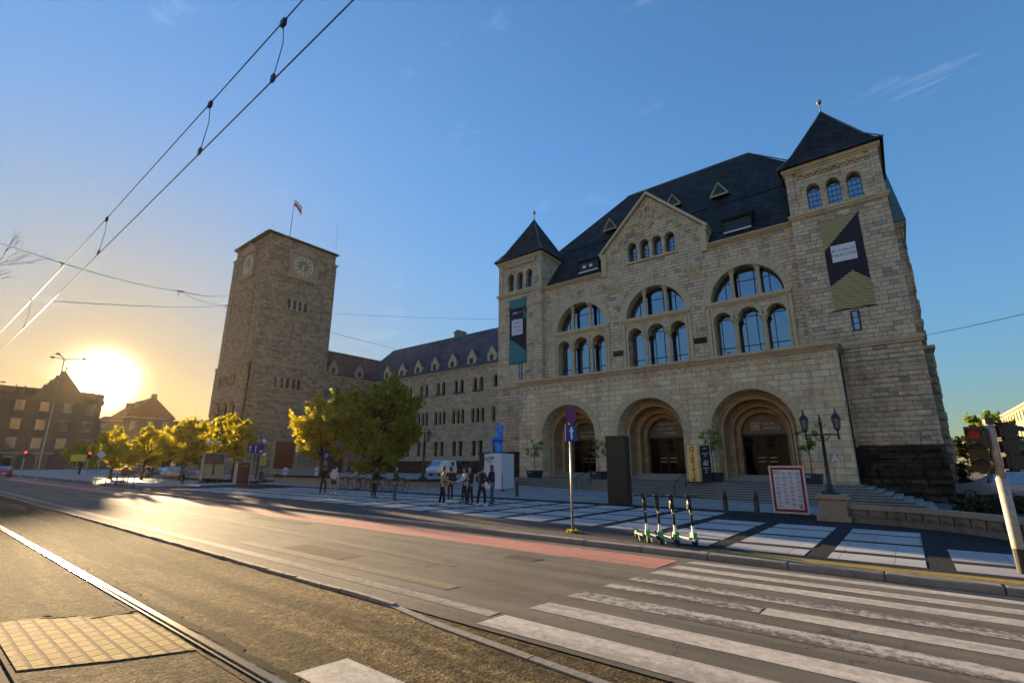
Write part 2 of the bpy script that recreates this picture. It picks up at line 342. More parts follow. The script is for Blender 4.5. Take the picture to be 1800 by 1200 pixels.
# ================================================================ GROUND
def asphalt(name, lo, hi, rough=.72, agg=70, patch=.6, bd=.006, spec=.3, und=.0):
    m, nt, b = base(name, rough, spec); P = pos(nt)
    n1 = noise(nt, P, .35, 5, .6); n2 = noise(nt, P, agg, 3, .7)
    mp = N(nt, 'ShaderNodeMapping', i={'Scale': (.12, 1.5, 1)}); nt.links.new(P, mp.inputs[0]); n3 = noise(nt, mp.outputs[0], 1.6, 4, .6)
    c = ramp(nt, mth(nt, 'ADD', mth(nt, 'MULTIPLY', n1.outputs[0], .45), mth(nt, 'MULTIPLY', n3.outputs[0], .55)), [(.36, lo), (.64, hi)])
    c = mixc(nt, patch, c, ramp(nt, n2.outputs[0], [(.32, (.18,.18,.18)), (.5, (.5,.5,.5)), (.72, (.9,.9,.88))]), 'OVERLAY')
    # cracks
    vo = N(nt, 'ShaderNodeTexVoronoi', feature='DISTANCE_TO_EDGE', i={'Scale': .42}); nz = noise(nt, P, 2.2, 4); sc = N(nt, 'ShaderNodeVectorMath', operation='MULTIPLY_ADD'); sc.inputs[1].default_value = (.9,.9,0)
    nt.links.new(nz.outputs['Color'], sc.inputs[0]); nt.links.new(P, sc.inputs[2]); nt.links.new(sc.outputs[0], vo.inputs['Vector'])
    ck = ramp(nt, vo.outputs[0], [(0, (1,1,1)), (.008, (0,0,0))])
    c = mixc(nt, mth(nt, 'MULTIPLY', ck, .55), c, (.018,.017,.016))
    nt.links.new(c, b.inputs['Base Color'])
    pr = bump(nt, b, n2.outputs[0], bd); pr = bump(nt, b, n1.outputs[0], .05, .6, pr)
    if und:
        n5 = noise(nt, P, 7, 6, .75); pr = bump(nt, b, noise(nt, mp.outputs[0], 5, 6, .7).outputs[0], und, 1, pr); bump(nt, b, n5.outputs[0], .018, 1, pr)
        n6 = noise(nt, P, 48, 2, .5); c = mixc(nt, ramp(nt, n6.outputs[0], [(.56, (0,0,0)), (.62, (.8,.8,.8))]), c, (.34,.27,.14)); c = mixc(nt, ramp(nt, n6.outputs[0], [(.36, (.85,.85,.85)), (.43, (0,0,0))]), c, (.02,.017,.012))
        n7 = noise(nt, mp.outputs[0], .8, 6, .7, .8); c = mixc(nt, ramp(nt, n7.outputs[0], [(.46, (.62,.62,.62)), (.56, (0,0,0))]), c, (.045,.037,.025))
        c2 = mixc(nt, .75, c, ramp(nt, n5.outputs[0], [(.34, (.12,.12,.12)), (.66, (.85,.84,.80))]), 'OVERLAY'); nt.links.new(c2, b.inputs['Base Color'])
    return m, nt, b, c
M_['asphalt'] = asphalt('road_asphalt', (.075,.068,.058), (.175,.158,.135), .85, spec=.2)[0]
M_['walk'] = asphalt('pavement_asphalt', (.05,.05,.052), (.075,.074,.075), .85, 60, .4)[0]
M_['track'] = asphalt('track_asphalt', (.095,.070,.036), (.25,.185,.095), .95, 30, 1.0, .012, .05, .02)[0]
M_['far'] = asphalt('far_ground', (.09,.085,.075), (.13,.12,.11), .85, 20, .3)[0]
def paint(name, col, wear=.5, under=(.09,.085,.078), scale=9, lo=.42, hi=.6):
    m, nt, b = base(name, .8, .2); P = pos(nt)
    n = noise(nt, P, scale, 8, .72); n2 = noise(nt, P, 55, 2, .7); mp = N(nt, 'ShaderNodeMapping', i={'Scale': (.25, 3, 1)}); nt.links.new(P, mp.inputs[0]); n3 = noise(nt, mp.outputs[0], 1.2, 5, .6)
    f = ramp(nt, mth(nt, 'ADD', mth(nt, 'MULTIPLY', n.outputs[0], .55), mth(nt, 'MULTIPLY', n3.outputs[0], .45)), [(lo, (1,1,1)), (hi, (0,0,0))])
    f = mth(nt, 'MULTIPLY', f, wear)
    c = mixc(nt, f, col, under); c = mixc(nt, .35, c, ramp(nt, n2.outputs[0], [(.3,(.3,.3,.3)),(.7,(.7,.7,.7))]), 'OVERLAY')
    nt.links.new(c, b.inputs['Base Color']); bump(nt, b, n2.outputs[0], .003); return m
M_['zebra'] = paint('crossing_paint', (.60,.55,.47), .55)
M_['zebra2'] = paint('worn_crossing_paint', (.50,.46,.40), .95, lo=.45, hi=.56)
M_['line'] = paint('lane_paint', (.40,.36,.29), .8)
M_['oldline'] = paint('old_ochre_paint', (.30,.235,.13), .95, lo=.40, hi=.62)
M_['redlane'] = paint('red_cycle_lane', (.60,.22,.17), .9, (.30,.18,.15))
M_['yline'] = paint('yellow_kerb_paint', (.42,.30,.05), .8, (.12,.11,.09))
M_['kerb'] = stone('kerb_granite', [(.20,.19,.17),(.27,.255,.23)], joints=False, b2=.008, stain=.35)
def flatbrick(name, c1, c2, mo, bw, bh, ms=.012, off=.5, b1=.01, rot=0, rough=.9, nz_=.4, warp=.05):
    m, nt, b = base(name, rough, .12); P = pos(nt); mp = N(nt, 'ShaderNodeMapping', i={'Rotation': (0,0,rot)}); nt.links.new(P, mp.inputs[0])
    nd = noise(nt, P, 1.5, 3); sc = N(nt, 'ShaderNodeVectorMath', operation='MULTIPLY_ADD'); sc.inputs[1].default_value = (warp,warp,0); nt.links.new(nd.outputs['Color'], sc.inputs[0]); nt.links.new(mp.outputs[0], sc.inputs[2])
    br = N(nt, 'ShaderNodeTexBrick', offset=off, i={'Color1': (*c1,1), 'Color2': (*c2,1), 'Mortar': (*mo,1), 'Scale': 1, 'Mortar Size': ms, 'Mortar Smooth': .3, 'Brick Width': bw, 'Row Height': bh}); nt.links.new(sc.outputs[0], br.inputs['Vector'])
    n = noise(nt, P, 22, 4, .7); n2 = noise(nt, P, .7, 4)
    c = mixc(nt, nz_, br.outputs['Color'], ramp(nt, n.outputs[0], [(.3,(.28,.28,.28)),(.7,(.75,.75,.75))]), 'OVERLAY')
    c = mixc(nt, .35, c, ramp(nt, n2.outputs[0], [(.3,(.32,.32,.32)),(.7,(.68,.68,.68))]), 'OVERLAY')
    nt.links.new(c, b.inputs['Base Color']); pr = bump(nt, b, n.outputs[0], .004); bump(nt, b, mth(nt, 'SUBTRACT', 1.0, br.outputs['Fac']), b1, 1, pr); return m
M_['setts'] = flatbrick('ochre_pavers', (.30,.20,.065), (.45,.31,.10), (.03,.022,.012), .21, .135, .017, b1=.012, rot=.0, warp=.018)
M_['cobble'] = flatbrick('dark_cobbles', (.028,.03,.034), (.055,.057,.062), (.014,.014,.016), .12, .10, .012)
M_['slab'] = flatbrick('pale_granite_slabs', (.35,.36,.36), (.43,.44,.43), (.12,.12,.12), .9, 3.0, .006, b1=.003, nz_=.15)
M_['court'] = flatbrick('courtyard_setts', (.26,.26,.25), (.32,.32,.305), (.2,.2,.2), .5, .5, .01, b1=.003, nz_=.2)
def struct(o, kind='structure'): o['kind'] = kind; return o
def sheet(name, pts, z, mat, th=0):
    b = MB(); zz = z if callable(z) else (lambda x, y: z)
    b.add([(x, y, zz(x, y)) for x, y in pts], [tuple(range(len(pts)))]); return b.build(name, mat)
struct(sheet('ground', [(-900,-500),(600,-500),(600,900),(-900,900)], -.16, M_['far']))
# carriageway with a slight fall to the gutter
b = MB(); ys = [4.7, 6, 7.5, 9, 10.2, 11.17]; zs = [0, 0, 0, -.02, -.045, -.07]
for i in range(5): b.quad((-600,ys[i],zs[i]), (200,ys[i],zs[i]), (200,ys[i+1],zs[i+1]), (-600,ys[i+1],zs[i+1]))
struct(b.build('road', M_['asphalt']))
def rz(y): return float(np.interp(y, ys, zs))
struct(sheet('tram_track_bed', [(-600,-14),(200,-14),(200,4.73),(-600,4.73)], -.012, M_['track']))
b = MB()
for s in range(-2, 110):          # kerbstones a metre and more long
    x1 = -s*1.5+.9; b.box(x1-1.49, x1, 11.17, 11.42, -.12, .045+random.uniform(-.004,.004))
o = struct(b.build('kerb', M_['kerb'])); bevel(o, .025, 2)
b = MB(); x = -5.75
for s in range(120):
    L = random.uniform(.35,.75) if s < 45 else 1.5
    dy = random.uniform(-.015,.015)
    b.hexa([(x-L+.012,4.62+dy,-.1),(x,4.62+dy,-.1),(x,4.72+dy,-.1),(x-L+.012,4.72+dy,-.1),(x-L+.012,4.63+dy,.03+random.uniform(-.008,.008)),(x-.005,4.63+dy,.03+random.uniform(-.008,.008)),(x-.005,4.72+dy,.022),(x-L+.012,4.72+dy,.022)]); x -= L
struct(b.build('edging_stones', M_['kerb']))
b = MB(); pts = [(-5.75,4.66),(-4.82,4.50),(-3.2,4.36),(-1.5,4.22),(3,3.9)]
for (xa,ya),(xb,yb) in zip(pts, pts[1:]):
    n = max(1, int((xb-xa)/.9))
    for k in range(n):
        t0 = k/n; t1 = (k+1)/n-.012; X0 = xa+(xb-xa)*t0; X1 = xa+(xb-xa)*t1; Y0 = ya+(yb-ya)*t0; Y1 = ya+(yb-ya)*t1
        b.hexa([(X0,Y0-.06,-.05),(X1,Y1-.06,-.05),(X1,Y1+.05,-.05),(X0,Y0+.05,-.05),(X0,Y0-.06,.006),(X1,Y1-.06,.006),(X1,Y1+.05,.006),(X0,Y0+.05,.006)])
struct(b.build('edging_strip', M_['kerb']))
rl2 = plain('dull_rail', (.10,.075,.05), .95, 0, spec=.1)
# rails: grooved tram rail with head, groove and lip
rl = bpy.data.materials.new('rail_steel'); rl.use_nodes = True; bb = rl.node_tree.nodes['Principled BSDF']; bb.inputs['Base Color'].default_value = (.62,.56,.46,1); bb.inputs['Metallic'].default_value = 1; bb.inputs['Roughness'].default_value = .26
ru = plain('rusty_rail_side', (.10,.055,.03), .9, spec=.05)
for yy in (2.50, 1.00, -2.2, -3.65):
    b = MB(); sgn = -1 if yy in (2.50, -2.2) else 1
    A = yy-.033; B = yy+.033
    b.box(-500, 150, A, B, -.1, .010, 0)
    l0, l1 = (A-.052, A-.030) if sgn < 0 else (B+.030, B+.052)
    b.box(-500, 150, l0, l1, -.1, .004, 0); g0, g1 = (A-.030, A) if sgn < 0 else (B, B+.030)
    b.box(-500, 150, g0, g1, -.1, -.034, 1)
    o = b.build('rail', [rl if yy == 2.50 else rl2, ru]); struct(o)
# patches of broken asphalt and sand along the rail
M_['sand'] = plain('sandy_joint', (.11,.09,.055), .95, 0, .45, 9, bmp=.01, spec=.05)
def blob(name, cx, cy, rx, ry, z, mat, n=26, rot=0, jag=.25):
    P = []; 
    for k in range(n):
        a = 2*PI*k/n; r_ = 1+random.uniform(-jag, jag); x = rx*r_*math.cos(a); y = ry*r_*math.sin(a)
        P.append((cx+x*math.cos(rot)-y*math.sin(rot), cy+x*math.sin(rot)+y*math.cos(rot)))
    b = MB(); c = (cx, cy, z); b.add([c]+[(x, y, z) for x, y in P], [(0, 1+k, 1+(k+1) % n) for k in range(n)]); return struct(b.build(name, mat))
def strip(name, x0, x1, y0, y1, z, mat, step=.03, jag=.03):
    n = int((x1-x0)/step)
    def wob(sd): 
        ph = [random.uniform(0, 6) for _ in range(6)]
        return [jag*(.6*math.sin(k*step*1.7+ph[0])+.5*math.sin(k*step*4.1+ph[1])+.35*math.sin(k*step*11+ph[2])+.25*math.sin(k*step*29+ph[3])+random.uniform(-.25,.25)) for k in range(n+1)]
    wa, wb = wob(0), wob(1); up_ = [(x0+k*step, y1+wa[k], z) for k in range(n+1)]; dn = [(x0+k*step, y0+wb[k]*.3, z) for k in range(n+1)]
    b = MB(); b.add(dn+up_, [(k, k+1, n+2+k, n+1+k) for k in range(n)]); return struct(b.build(name, mat))
M_['tar'] = plain('fresh_tar', (.018,.016,.013), .95, 0, .4, 20, spec=.05)
strip('rail_joint', -40, 2, 2.537, 2.575, -.008, M_['sand'], .03, .012)
strip('rail_joint', -9.0, -3, 2.35, 2.395, -.008, M_['sand'], .03, .014)
strip('tar_patch', -12, -3.0, 2.58, 2.68, -.007, M_['tar'], .03, .05)
# worn block paving between the rails
P = [(-8.25,1.32),(-8.05,1.15),(-6.35,1.12),(-6.0,1.5),(-5.95,2.33),(-7.3,2.33),(-7.9,2.33),(-8.05,2.1),(-8.1,1.75)]
struct(sheet('paver_patch', [(-8.9,1.12),(-6.75,1.12),(-6.35,1.75),(-6.05,2.37),(-8.0,2.37),(-8.35,1.9),(-8.6,1.85)], -.004, M_['setts']))
for (cx,cy,rx,ry,ro,mm) in ((-8.62,1.72,.22,.07,.9,'track'),(-8.75,1.62,.1,.03,.3,'tar'),(-8.22,2.2,.05,.3,.0,'tar')):
    blob('worn_patch', cx, cy, rx, ry, .000, M_[mm], rot=ro)
# ---- markings
def bar(name, x0, x1, y0, y1, mat, sk=0, dz=.004):
    b = MB(); n = max(1, int((x1-x0)/3)); zz = lambda y: rz(y)+dz if y > 4.7 else -.012+dz
    for k in range(n):
        a = x0+(x1-x0)*k/n; c = x0+(x1-x0)*(k+1)/n; s0 = sk if k == 0 else 0
        b.add([(a+(0 if k else 0), y0, zz(y0)), (c, y0, zz(y0)), (c, y1, zz(y1)), (a+s0, y1, zz(y1))], [(0,1,2,3)])
    return struct(b.build(name, mat))
for i, (y0, y1, xs) in enumerate([(2.70,3.22,-4.7),(4.80,5.28,-4.36),(5.72,6.12,-4.25),(6.54,6.96,-4.18),(7.36,7.76,-4.06),(8.14,8.50,-3.98),(8.90,9.30,-3.92),(9.66,10.02,-3.85),(10.44,10.74,-3.8)]):
    if i == 4:
        bar('crossing_stripe', xs, -1.8, y0+.05, y1-.05, M_['zebra2'], .05); bar('crossing_stripe', -1.78, 6, y0+.03, y1, M_['zebra'], .02)
    else: bar('crossing_stripe', xs, 7, y0, y1, M_['zebra' if i not in (3,5) else 'zebra2'], .06)
bar('edge_line', -140, -4.42, 5.10, 5.33, M_['line'], -.25)
bar('old_edge_line', -13.2, -5.8, 5.70, 5.98, M_['oldline'], .3)
b = MB(); L = [(-60,8.35),(-41,8.13),(-24.5,7.79),(-16,7.5),(-10,7.2),(-7,7.05)]
for (xa,ya),(xb,yb) in zip(L, L[1:]): b.quad((xa,ya-.09,.004),(xb,yb-.09,.004),(xb,yb+.09,.003),(xa,ya+.09,.003))
struct(b.build('lane_line', M_['oldline']))
b = MB(); xs = [-120,-60,-30,-15,-8,-4.0]
for a, c in zip(xs, xs[1:]):
    for y0, y1 in ((9.36,10.2),(10.2,10.62)): b.quad((a,y0,rz(y0)+.004),(c,y0,rz(y0)+.004),(c,y1,rz(y1)+.004),(a,y1,rz(y1)+.004))
struct(b.build('cycle_lane', M_['redlane']))
bar('cycle_lane_edge', -120, -5.9, 9.24, 9.345, M_['line'], 0); bar('cycle_lane_edge', -120, -6.0, 10.635, 10.72, M_['line'], 0)
mc = MB(); mc.lathe((-16.5, .15, -.012), [(.42,0),(.42,.008),(.36,.008),(.35,.003),(.05,.003)], 28); struct(mc.build('manhole_cover', [plain('cast_iron_cover', (.20,.16,.10), .7, .3, spec=.3)]))
M_['patch'] = asphalt('road_repair', (.045,.042,.038), (.08,.075,.068), .9, spec=.15)[0]
for (a_, c_, e_, f_) in ((-6.9,-6.1,8.35,8.75),(-11.5,-9.2,5.95,6.6),(-19,-15.5,8.45,9.0),(2.2,4.4,6.1,6.5)): strip('road_patch', a_, c_, e_, f_, rz(e_)+.0025, M_['patch'], .06, .02)
# ---- pavement and plaza
struct(sheet('pavement', [(-600,11.4),(60,11.4),(60,13.9),(-600,13.9)], .030, M_['walk']))
struct(sheet('plaza_cobbles', [(-49,13.9),(60,13.9),(60,22.6),(-49,22.6)], .028, M_['cobble']))
struct(sheet('plaza_cobbles', [(-5.6,11.98),(60,11.98),(60,13.9),(-5.6,13.9)], .034, M_['cobble']))
struct(sheet('far_pavement', [(-600,13.9),(-49,13.9),(-49,60),(-600,60)], .024, M_['court']))
struct(sheet('kerb_marking', [(-3.85,11.44),(20,11.44),(20,11.96),(-3.75,11.96)], .040, M_['yline']))
b = MB()
for k in range(-4, 22):
    x1 = .0-1.98*k; x0 = x1-1.56
    rows = [(12.33,13.22),(13.60,15.30),(15.68,17.15),(17.45,18.45)] if x1 > -5.8 else [(13.95,15.62),(15.95,17.55),(17.88,19.5),(19.85,21.3)]
    if k >= 20: rows = rows[:2]
    for y0, y1 in rows:
        if x1 > -5.8 and k < 0 and y1 > 17: continue
        b.box(x0, x1, y0, y1, .0, .040)
struct(b.build('plaza_slabs', M_['slab']))
# light setts rising to the stair foot
def slope(x, y):
    hx = np.interp(x, [-40,-24,-6,0], [.45,.45,.0,0]); return float(.030+hx*np.clip((y-22.6)/5.4, 0, 1))
b = MB(); X = list(np.linspace(-50, -2.2, 25)); Y = [22.6, 23.5, 24.6, 26, 28, 34.6]
for i in range(len(X)-1):
    for j in range(5): b.add([(x, y, slope(x, y)) for x, y in ((X[i],Y[j]),(X[i+1],Y[j]),(X[i+1],Y[j+1]),(X[i],Y[j+1]))], [(0,1,2,3)])
struct(b.build('forecourt', M_['court']))
struct(sheet('courtyard', [(-81,34.6),(-24,34.6),(-24,57.2),(-81,57.2)], .47, M_['court']))
struct(sheet('courtyard_apron', [(-81,22.6),(-50,22.6),(-50,34.6),(-81,34.6)], .30, M_['court']))
M_['riser'] = stone('darkened_riser_granite', [(.10,.098,.088),(.19,.18,.16)], joints=False, b2=.01, stain=.6)  # coloured darker than the treads so the step lines show
# stairs wrapping round the portal
b = MB(); n = 8; rise = .92/n
for k in range(n):
    zt = .92-rise*k; yf = 30.0-.31*k; xr = -1.85+.37*k
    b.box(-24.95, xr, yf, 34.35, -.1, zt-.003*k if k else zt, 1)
    b.box(-24.97, xr+.02, yf-.025, yf+.33, zt-.035, zt+.004)
    if k: b.box(xr-.35, xr+.02, yf-.02, 34.35, zt-.035, zt+.0045)
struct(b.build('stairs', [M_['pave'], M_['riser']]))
# lower ground on the right, behind the balustrade wall
struct(sheet('verge', [(-1.6,20.6),(30,12),(60,12),(60,34.3),(-1.6,34.3)], .046, M_['far']))
struct(sheet('car_park', [(2.8,24),(80,24),(80,150),(2.8,150)], .06, M_['walk']))
# ================================================================ CASTLE ENTRANCE BUILDING
CB = empty('castle_building', (-13.5, 34, 0), 'grey stone castle entrance building with two square turrets, stepped gable and three round-arched doorways', 'building')
T = M_['trim']; TL = M_['trim_lt']; ST = M_['stone']
def window(parent, cx, h, z0, zs, y, mat=None, cols=2, rows=4, bars=.05, ax='y', glass='glass', arched=True, bt=.035, dirn=1):
    """a frame (part) with glazing bars and its pane (sub-part); opening half width h, springing zs"""
    mat = mat or M_['frame']; b = MB(); d0, d1 = y-.03, y+.03
    def P(poly): b.prism(poly, d0, d1, ax)
    top = zs+h if arched else zs
    P(rect(cx-h, cx-h+bars, z0, zs)); P(rect(cx+h-bars, cx+h, z0, zs)); P(rect(cx-h, cx+h, z0, z0+bars))
    if arched:
        b.voussoir(cx, zs, h-bars, h, d0, d1, 10, ax=ax, gap=0)
    else: P(rect(cx-h, cx+h, zs-bars, zs))
    for k in range(1, cols):
        xx = cx-h+2*h*k/cols; zt = zs+math.sqrt(max(0, h*h-(xx-cx)**2)) if arched else zs
        P(rect(xx-bt/2, xx+bt/2, z0, zt-.01))
    for k in range(1, rows+1):
        zz = z0+(zs-z0)*k/rows
        if zz > zs+.01: continue
        P(rect(cx-h, cx+h, zz-bt/2, zz+bt/2))
    f = b.build('window', mat, parent)
    gp = arch(cx, h, z0, zs, 10) if arched else rect(cx-h, cx+h, z0, zs)
    pb = MB(); pb.prism(gp, y+.001*dirn, y+.012*dirn, ax); pn = pb.build('pane', M_[glass], f)
    return f
def column(b, x, y, z0, z1, r, mi=0):
    b.lathe((x, y, 0), [(r*1.7,z0),(r*1.7,z0+.10),(r*1.35,z0+.16),(r*1.05,z0+.24),(r,z1-.42),(r*1.05,z1-.40),(r*1.15,z1-.36),(r*1.8,z1-.10)], 12, mi)
    b.box(x-r*1.9, x+r*1.9, y-r*1.9, y+r*1.9, z1-.10, z1, mi)
CX = [-20.2, -13.55, -6.95]; CD = [-20.0, -13.45, -6.95]
# upper wall with the gable, pierced by the great windows
out_ = [(-23.95,8.3),(-3.55,8.3),(-3.55,17.45),(-9.35,17.45),(-9.35,19.45),(-13.5,23.45),(-17.65,19.45),(-17.65,17.45),(-23.95,17.45)]
holes = []
def triple(c, z0=9.0, zs=11.78):
    P = [(c-2.3,z0),(c+2.3,z0),(c+2.3,zs)]
    for a, h in ((c+1.71,.59),(c,.69),(c-1.71,.59)): P += [(a+h*math.cos(PI*k/10), zs+h*math.sin(PI*k/10)) for k in range(11)]
    return P+[(c-2.3,zs)][:0]
for c in CX:
    holes += [[(c+2.36*math.cos(PI*k/28), 13.2+2.36*math.sin(PI*k/28)) for k in range(29)], triple(c)]
GW = [-15.07,-14.02,-12.97,-11.92]
holes += [arch(x, .39, 18.0, 19.33, 10) for x in GW]
plate('gable_wall', out_, holes, 34.8, 35.75, ST, CB)
b = MB(); b.box(-28.6, 1.2, 36.6, 52, 0, 17.5); b.build('wall', ST, CB)
for c in CX:                                  # stone dressings, columns, glazing of one great window
    w = MB()
    w.voussoir(c, 13.2, 2.37, 2.92, 34.74, 34.95, 19); w.voussoir(c, 13.2, 2.30, 2.365, 34.78, 35.7, 1, gap=0) if 0 else None
    w.box(c-2.75, c+2.75, 34.62, 35.6, 12.98, 13.2); w.box(c-2.6, c+2.6, 34.70, 34.9, 12.86, 12.98)
    for s in (-1, 1): w.box(c+s*2.62-.11, c+s*2.62+.11, 34.68, 34.9, 8.8, 12.86); w.box(c+s*2.38-.07, c+s*2.38+.07, 34.74, 35.0, 8.8, 12.86)
    for a, h in ((c+1.71,.59),(c,.69),(c-1.71,.59)): w.voussoir(a, 11.78, h+.005, h+.27, 34.76, 34.92, 9)
    w.build('window_surround', TL, CB)
    w = MB()
    for s in (-1, 1):
        column(w, c+s*.9, 35.02, 8.9, 11.78, .15)
        column(w, c+s*.86, 35.08, 13.2, 13.2+math.sqrt(2.36**2-.86**2)+.02, .13)
        w.box(c+s*2.3-.02, c+s*2.3+.02, 34.9, 35.1, 8.9, 9.0)
    w.build('window_columns', T, CB)
    f = MB(); yg = 35.55
    for a, h in ((c+1.71,.59),(c,.69),(c-1.71,.59)):
        for s in (-1, 1): f.box(a+s*(h+.1)-.04, a+s*(h+.1)+.04, yg-.04, yg+.04, 9, 12.6)
        f.box(a-h*.45-.025, a-h*.45+.025, yg-.03, yg+.03, 9, 12.4) if abs(a-c) > .1 else [f.box(a+s*.36-.025, a+s*.36+.025, yg-.03, yg+.03, 9, 12.5) for s in (-1,1)]
    for z in (9.3, 9.9, 12.0): f.box(c-2.4, c+2.4, yg-.03, yg+.03, z-.03, z+.03)
    f.voussoir(c, 13.2, 2.2, 2.36, yg-.03, yg+.03, 20, gap=0)
    for x in (-1.45,-.98,-.5,.5,.98,1.45): f.box(c+x-.03, c+x+.03, yg-.03, yg+.03, 13.2, 13.2+math.sqrt(2.3**2-x*x))
    f.box(c-2.3, c+2.3, yg-.03, yg+.03, 13.2, 13.28); f.box(c-1.7, c+1.7, yg-.03, yg+.03, 14.62, 14.67)
    fo = f.build('window', M_['frame'], CB)
    p = MB(); p.box(c-2.4, c+2.4, yg+.002, yg+.03, 8.9, 12.7); p.prism([(c+2.36*math.cos(PI*k/20), 13.2+2.36*math.sin(PI*k/20)) for k in range(21)], yg+.002, yg+.03)
    p.build('pane', M_['glass'], fo)
for x in GW: window(CB, x, .39, 18.0, 19.33, 35.32, cols=3, rows=4, bt=.03)
b = MB()
for x in (GW[0]+.525, GW[1]+.525, GW[2]+.525): column(b, x, 34.98, 18.0, 19.33, .085)
for x in GW: b.voussoir(x, 19.33, .395, .56, 34.77, 34.9, 7)
b.box(-15.6, -11.4, 34.66, 34.9, 17.84, 18.0)
b.build('gable_window_surround', TL, CB)
# gable coping, corbel arches, kneelers and the crest
b = MB()
for s in (-1, 1):
    p0 = Vector((-13.5+s*4.45, 19.20)); p1 = Vector((-13.5, 23.55)); d = (p1-p0).normalized(); nn = Vector((d.y*s, -d.x*s)) * (1 if s > 0 else 1)
    nn = Vector((abs(d.y)*s, abs(d.x)))
    b.hexa([(p0.x,34.52,p0.y),(p0.x,36.0,p0.y),(p1.x,36.0,p1.y),(p1.x,34.52,p1.y)]+[(p0.x+nn.x*.2,34.56,p0.y+nn.y*.2),(p0.x+nn.x*.2,36.0,p0.y+nn.y*.2),(p1.x,36.0,p1.y+.29),(p1.x,34.56,p1.y+.29)])
    b.box(-13.5+s*4.12-.24, -13.5+s*4.12+.24, 34.62, 35.9, 17.3, 19.3); b.box(-13.5+s*4.34-.10, -13.5+s*4.34+.10, 34.56, 35.9, 18.95, 19.4)
    for k in range(5):
        x = -13.5+s*(3.15-.66*k); z = 19.15+.63*k
        b.voussoir(x, z, .24, .34, 34.68, 34.82, 5); b.box(x+s*.24-(0 if s > 0 else .1), x+s*.24+(.1 if s > 0 else 0), 34.68, 34.82, z-.45, z)
b.voussoir(-13.5, 22.2, .26, .37, 34.66, 34.82, 7)
for s in (-1, 1): b.box(-13.5+s*.32-.06, -13.5+s*.32+.06, 34.66, 34.82, 21.3, 22.2)
b.prism([(-13.5,21.55),(-13.1,21.05),(-13.5,20.5),(-13.9,21.05)], 34.62, 34.82); b.prism([(-13.5,21.25),(-13.3,21.02),(-13.5,20.75),(-13.7,21.02)], 34.5, 34.64)
b.build('gable_coping', TL, CB)
b = MB(); b.prism([(-13.5,19.9),(-17.5,17.6),(-9.5,17.6)], 35.75, 35.9)
gb = MB(); gb.add([(-17.5,35.7,19.3),(-13.5,35.7,23.3),(-9.5,35.7,19.3),(-17.5,37.5,19.3),(-13.5,40.6,23.3),(-9.5,37.5,19.3),(-17.5,35.7,17.5),(-9.5,35.7,17.5),(-17.5,37.5,17.5),(-9.5,37.5,17.5)], [(0,1,4,3),(1,2,5,4),(0,3,8,6),(2,7,9,5)]); gb.build('gable_roof', M_['slate'], CB)
# reliefs and plaques
b = MB()
for cx, w_ in ((-10.45,.66),(-16.75,.6)):
    b.box(cx-w_, cx+w_, 34.72, 34.85, 15.75, 16.55)
    for k in range(9):
        a = cx-w_*.8+k*w_*.2; b.lathe((a, 34.72, 16.15+.16*math.sin(k*1.9)), [(.02,-.16),(.10,-.08),(.11,.05),(.04,.16)], 7)
b.build('carved_relief', T, CB)
b = MB()
for cx, z in ((-16.75,10.55),(-10.3,10.6)): b.box(cx-.45, cx+.45, 34.76, 34.83, z-.22, z+.22)
b.build('plaque', M_['rubble'], CB)
# main cornice
def cornice(name, x0, x1, yf, z, par, mat=T, d=.32, steps=3, h=.30):
    b = MB()
    for k in range(steps): b.box(x0-.0, x1+.0, yf-d*(k+1)/steps, yf+.3, z+h*k/steps, z+h*(k+1)/steps+.001*k)
    return b.build(name, mat, par)
cornice('eaves_cornice', -23.95, -17.9, 34.8, 17.45, CB); cornice('eaves_cornice', -9.1, -3.55, 34.8, 17.45, CB)
# main roof: hipped solid trimmed at the sides
def hull(pts):
    bm = bmesh.new()
    for p in pts: bm.verts.new(p)
    bmesh.ops.convex_hull(bm, input=bm.verts); return bm
def cut(bm, co_, no):
    r_ = bmesh.ops.bisect_plane(bm, geom=bm.verts[:]+bm.edges[:]+bm.faces[:], plane_co=co_, plane_no=no, clear_outer=True)
    ed = [e for e in r_['geom_cut'] if isinstance(e, bmesh.types.BMEdge)]
    if ed: bmesh.ops.edgeloop_fill(bm, edges=ed)
def bmobj(bm, name, mat, parent):
    bmesh.ops.recalc_face_normals(bm, faces=bm.faces); me = bpy.data.meshes.new(name); bm.to_mesh(me); bm.free(); me.materials.append(mat)
    o = bpy.data.objects.new(name, me); C.objects.link(o); return put(o, parent)
bm = hull([(-29.9,34.86,17.75),(2.9,34.86,17.75),(-29.9,56,17.75),(2.9,56,17.75),(-19.75,45.3,30.7),(-7.3,45.3,30.7)])
cut(bm, (-28.7,0,0), (-1,0,0)); cut(bm, (1.3,0,0), (1,0,0))
bmobj(bm, 'roof', M_['slate'], CB)
b = MB(); b.tube([(-19.75,45.3,30.72),(-7.3,45.3,30.72)], .09, 6); b.tube([(-7.3,45.3,30.72),(1.2,36.1,20)], .06, 5); b.build('ridge_capping', M_['copper'], CB)
b = MB()      # slight change of pitch: a raised batten course
def rp(x, z, off=.0): return (x, 34.86+(z-17.75)*10.44/12.95-off, z)
b.hexa([rp(-24.6,22.9),rp(-2.8,22.9),rp(-2.8,23.15),rp(-24.6,23.15),rp(-24.6,22.9,.06),rp(-2.8,22.9,.06),rp(-2.8,23.15,.06),rp(-24.6,23.15,.06)])
b.build('snow_guard', M_['slate'], CB)
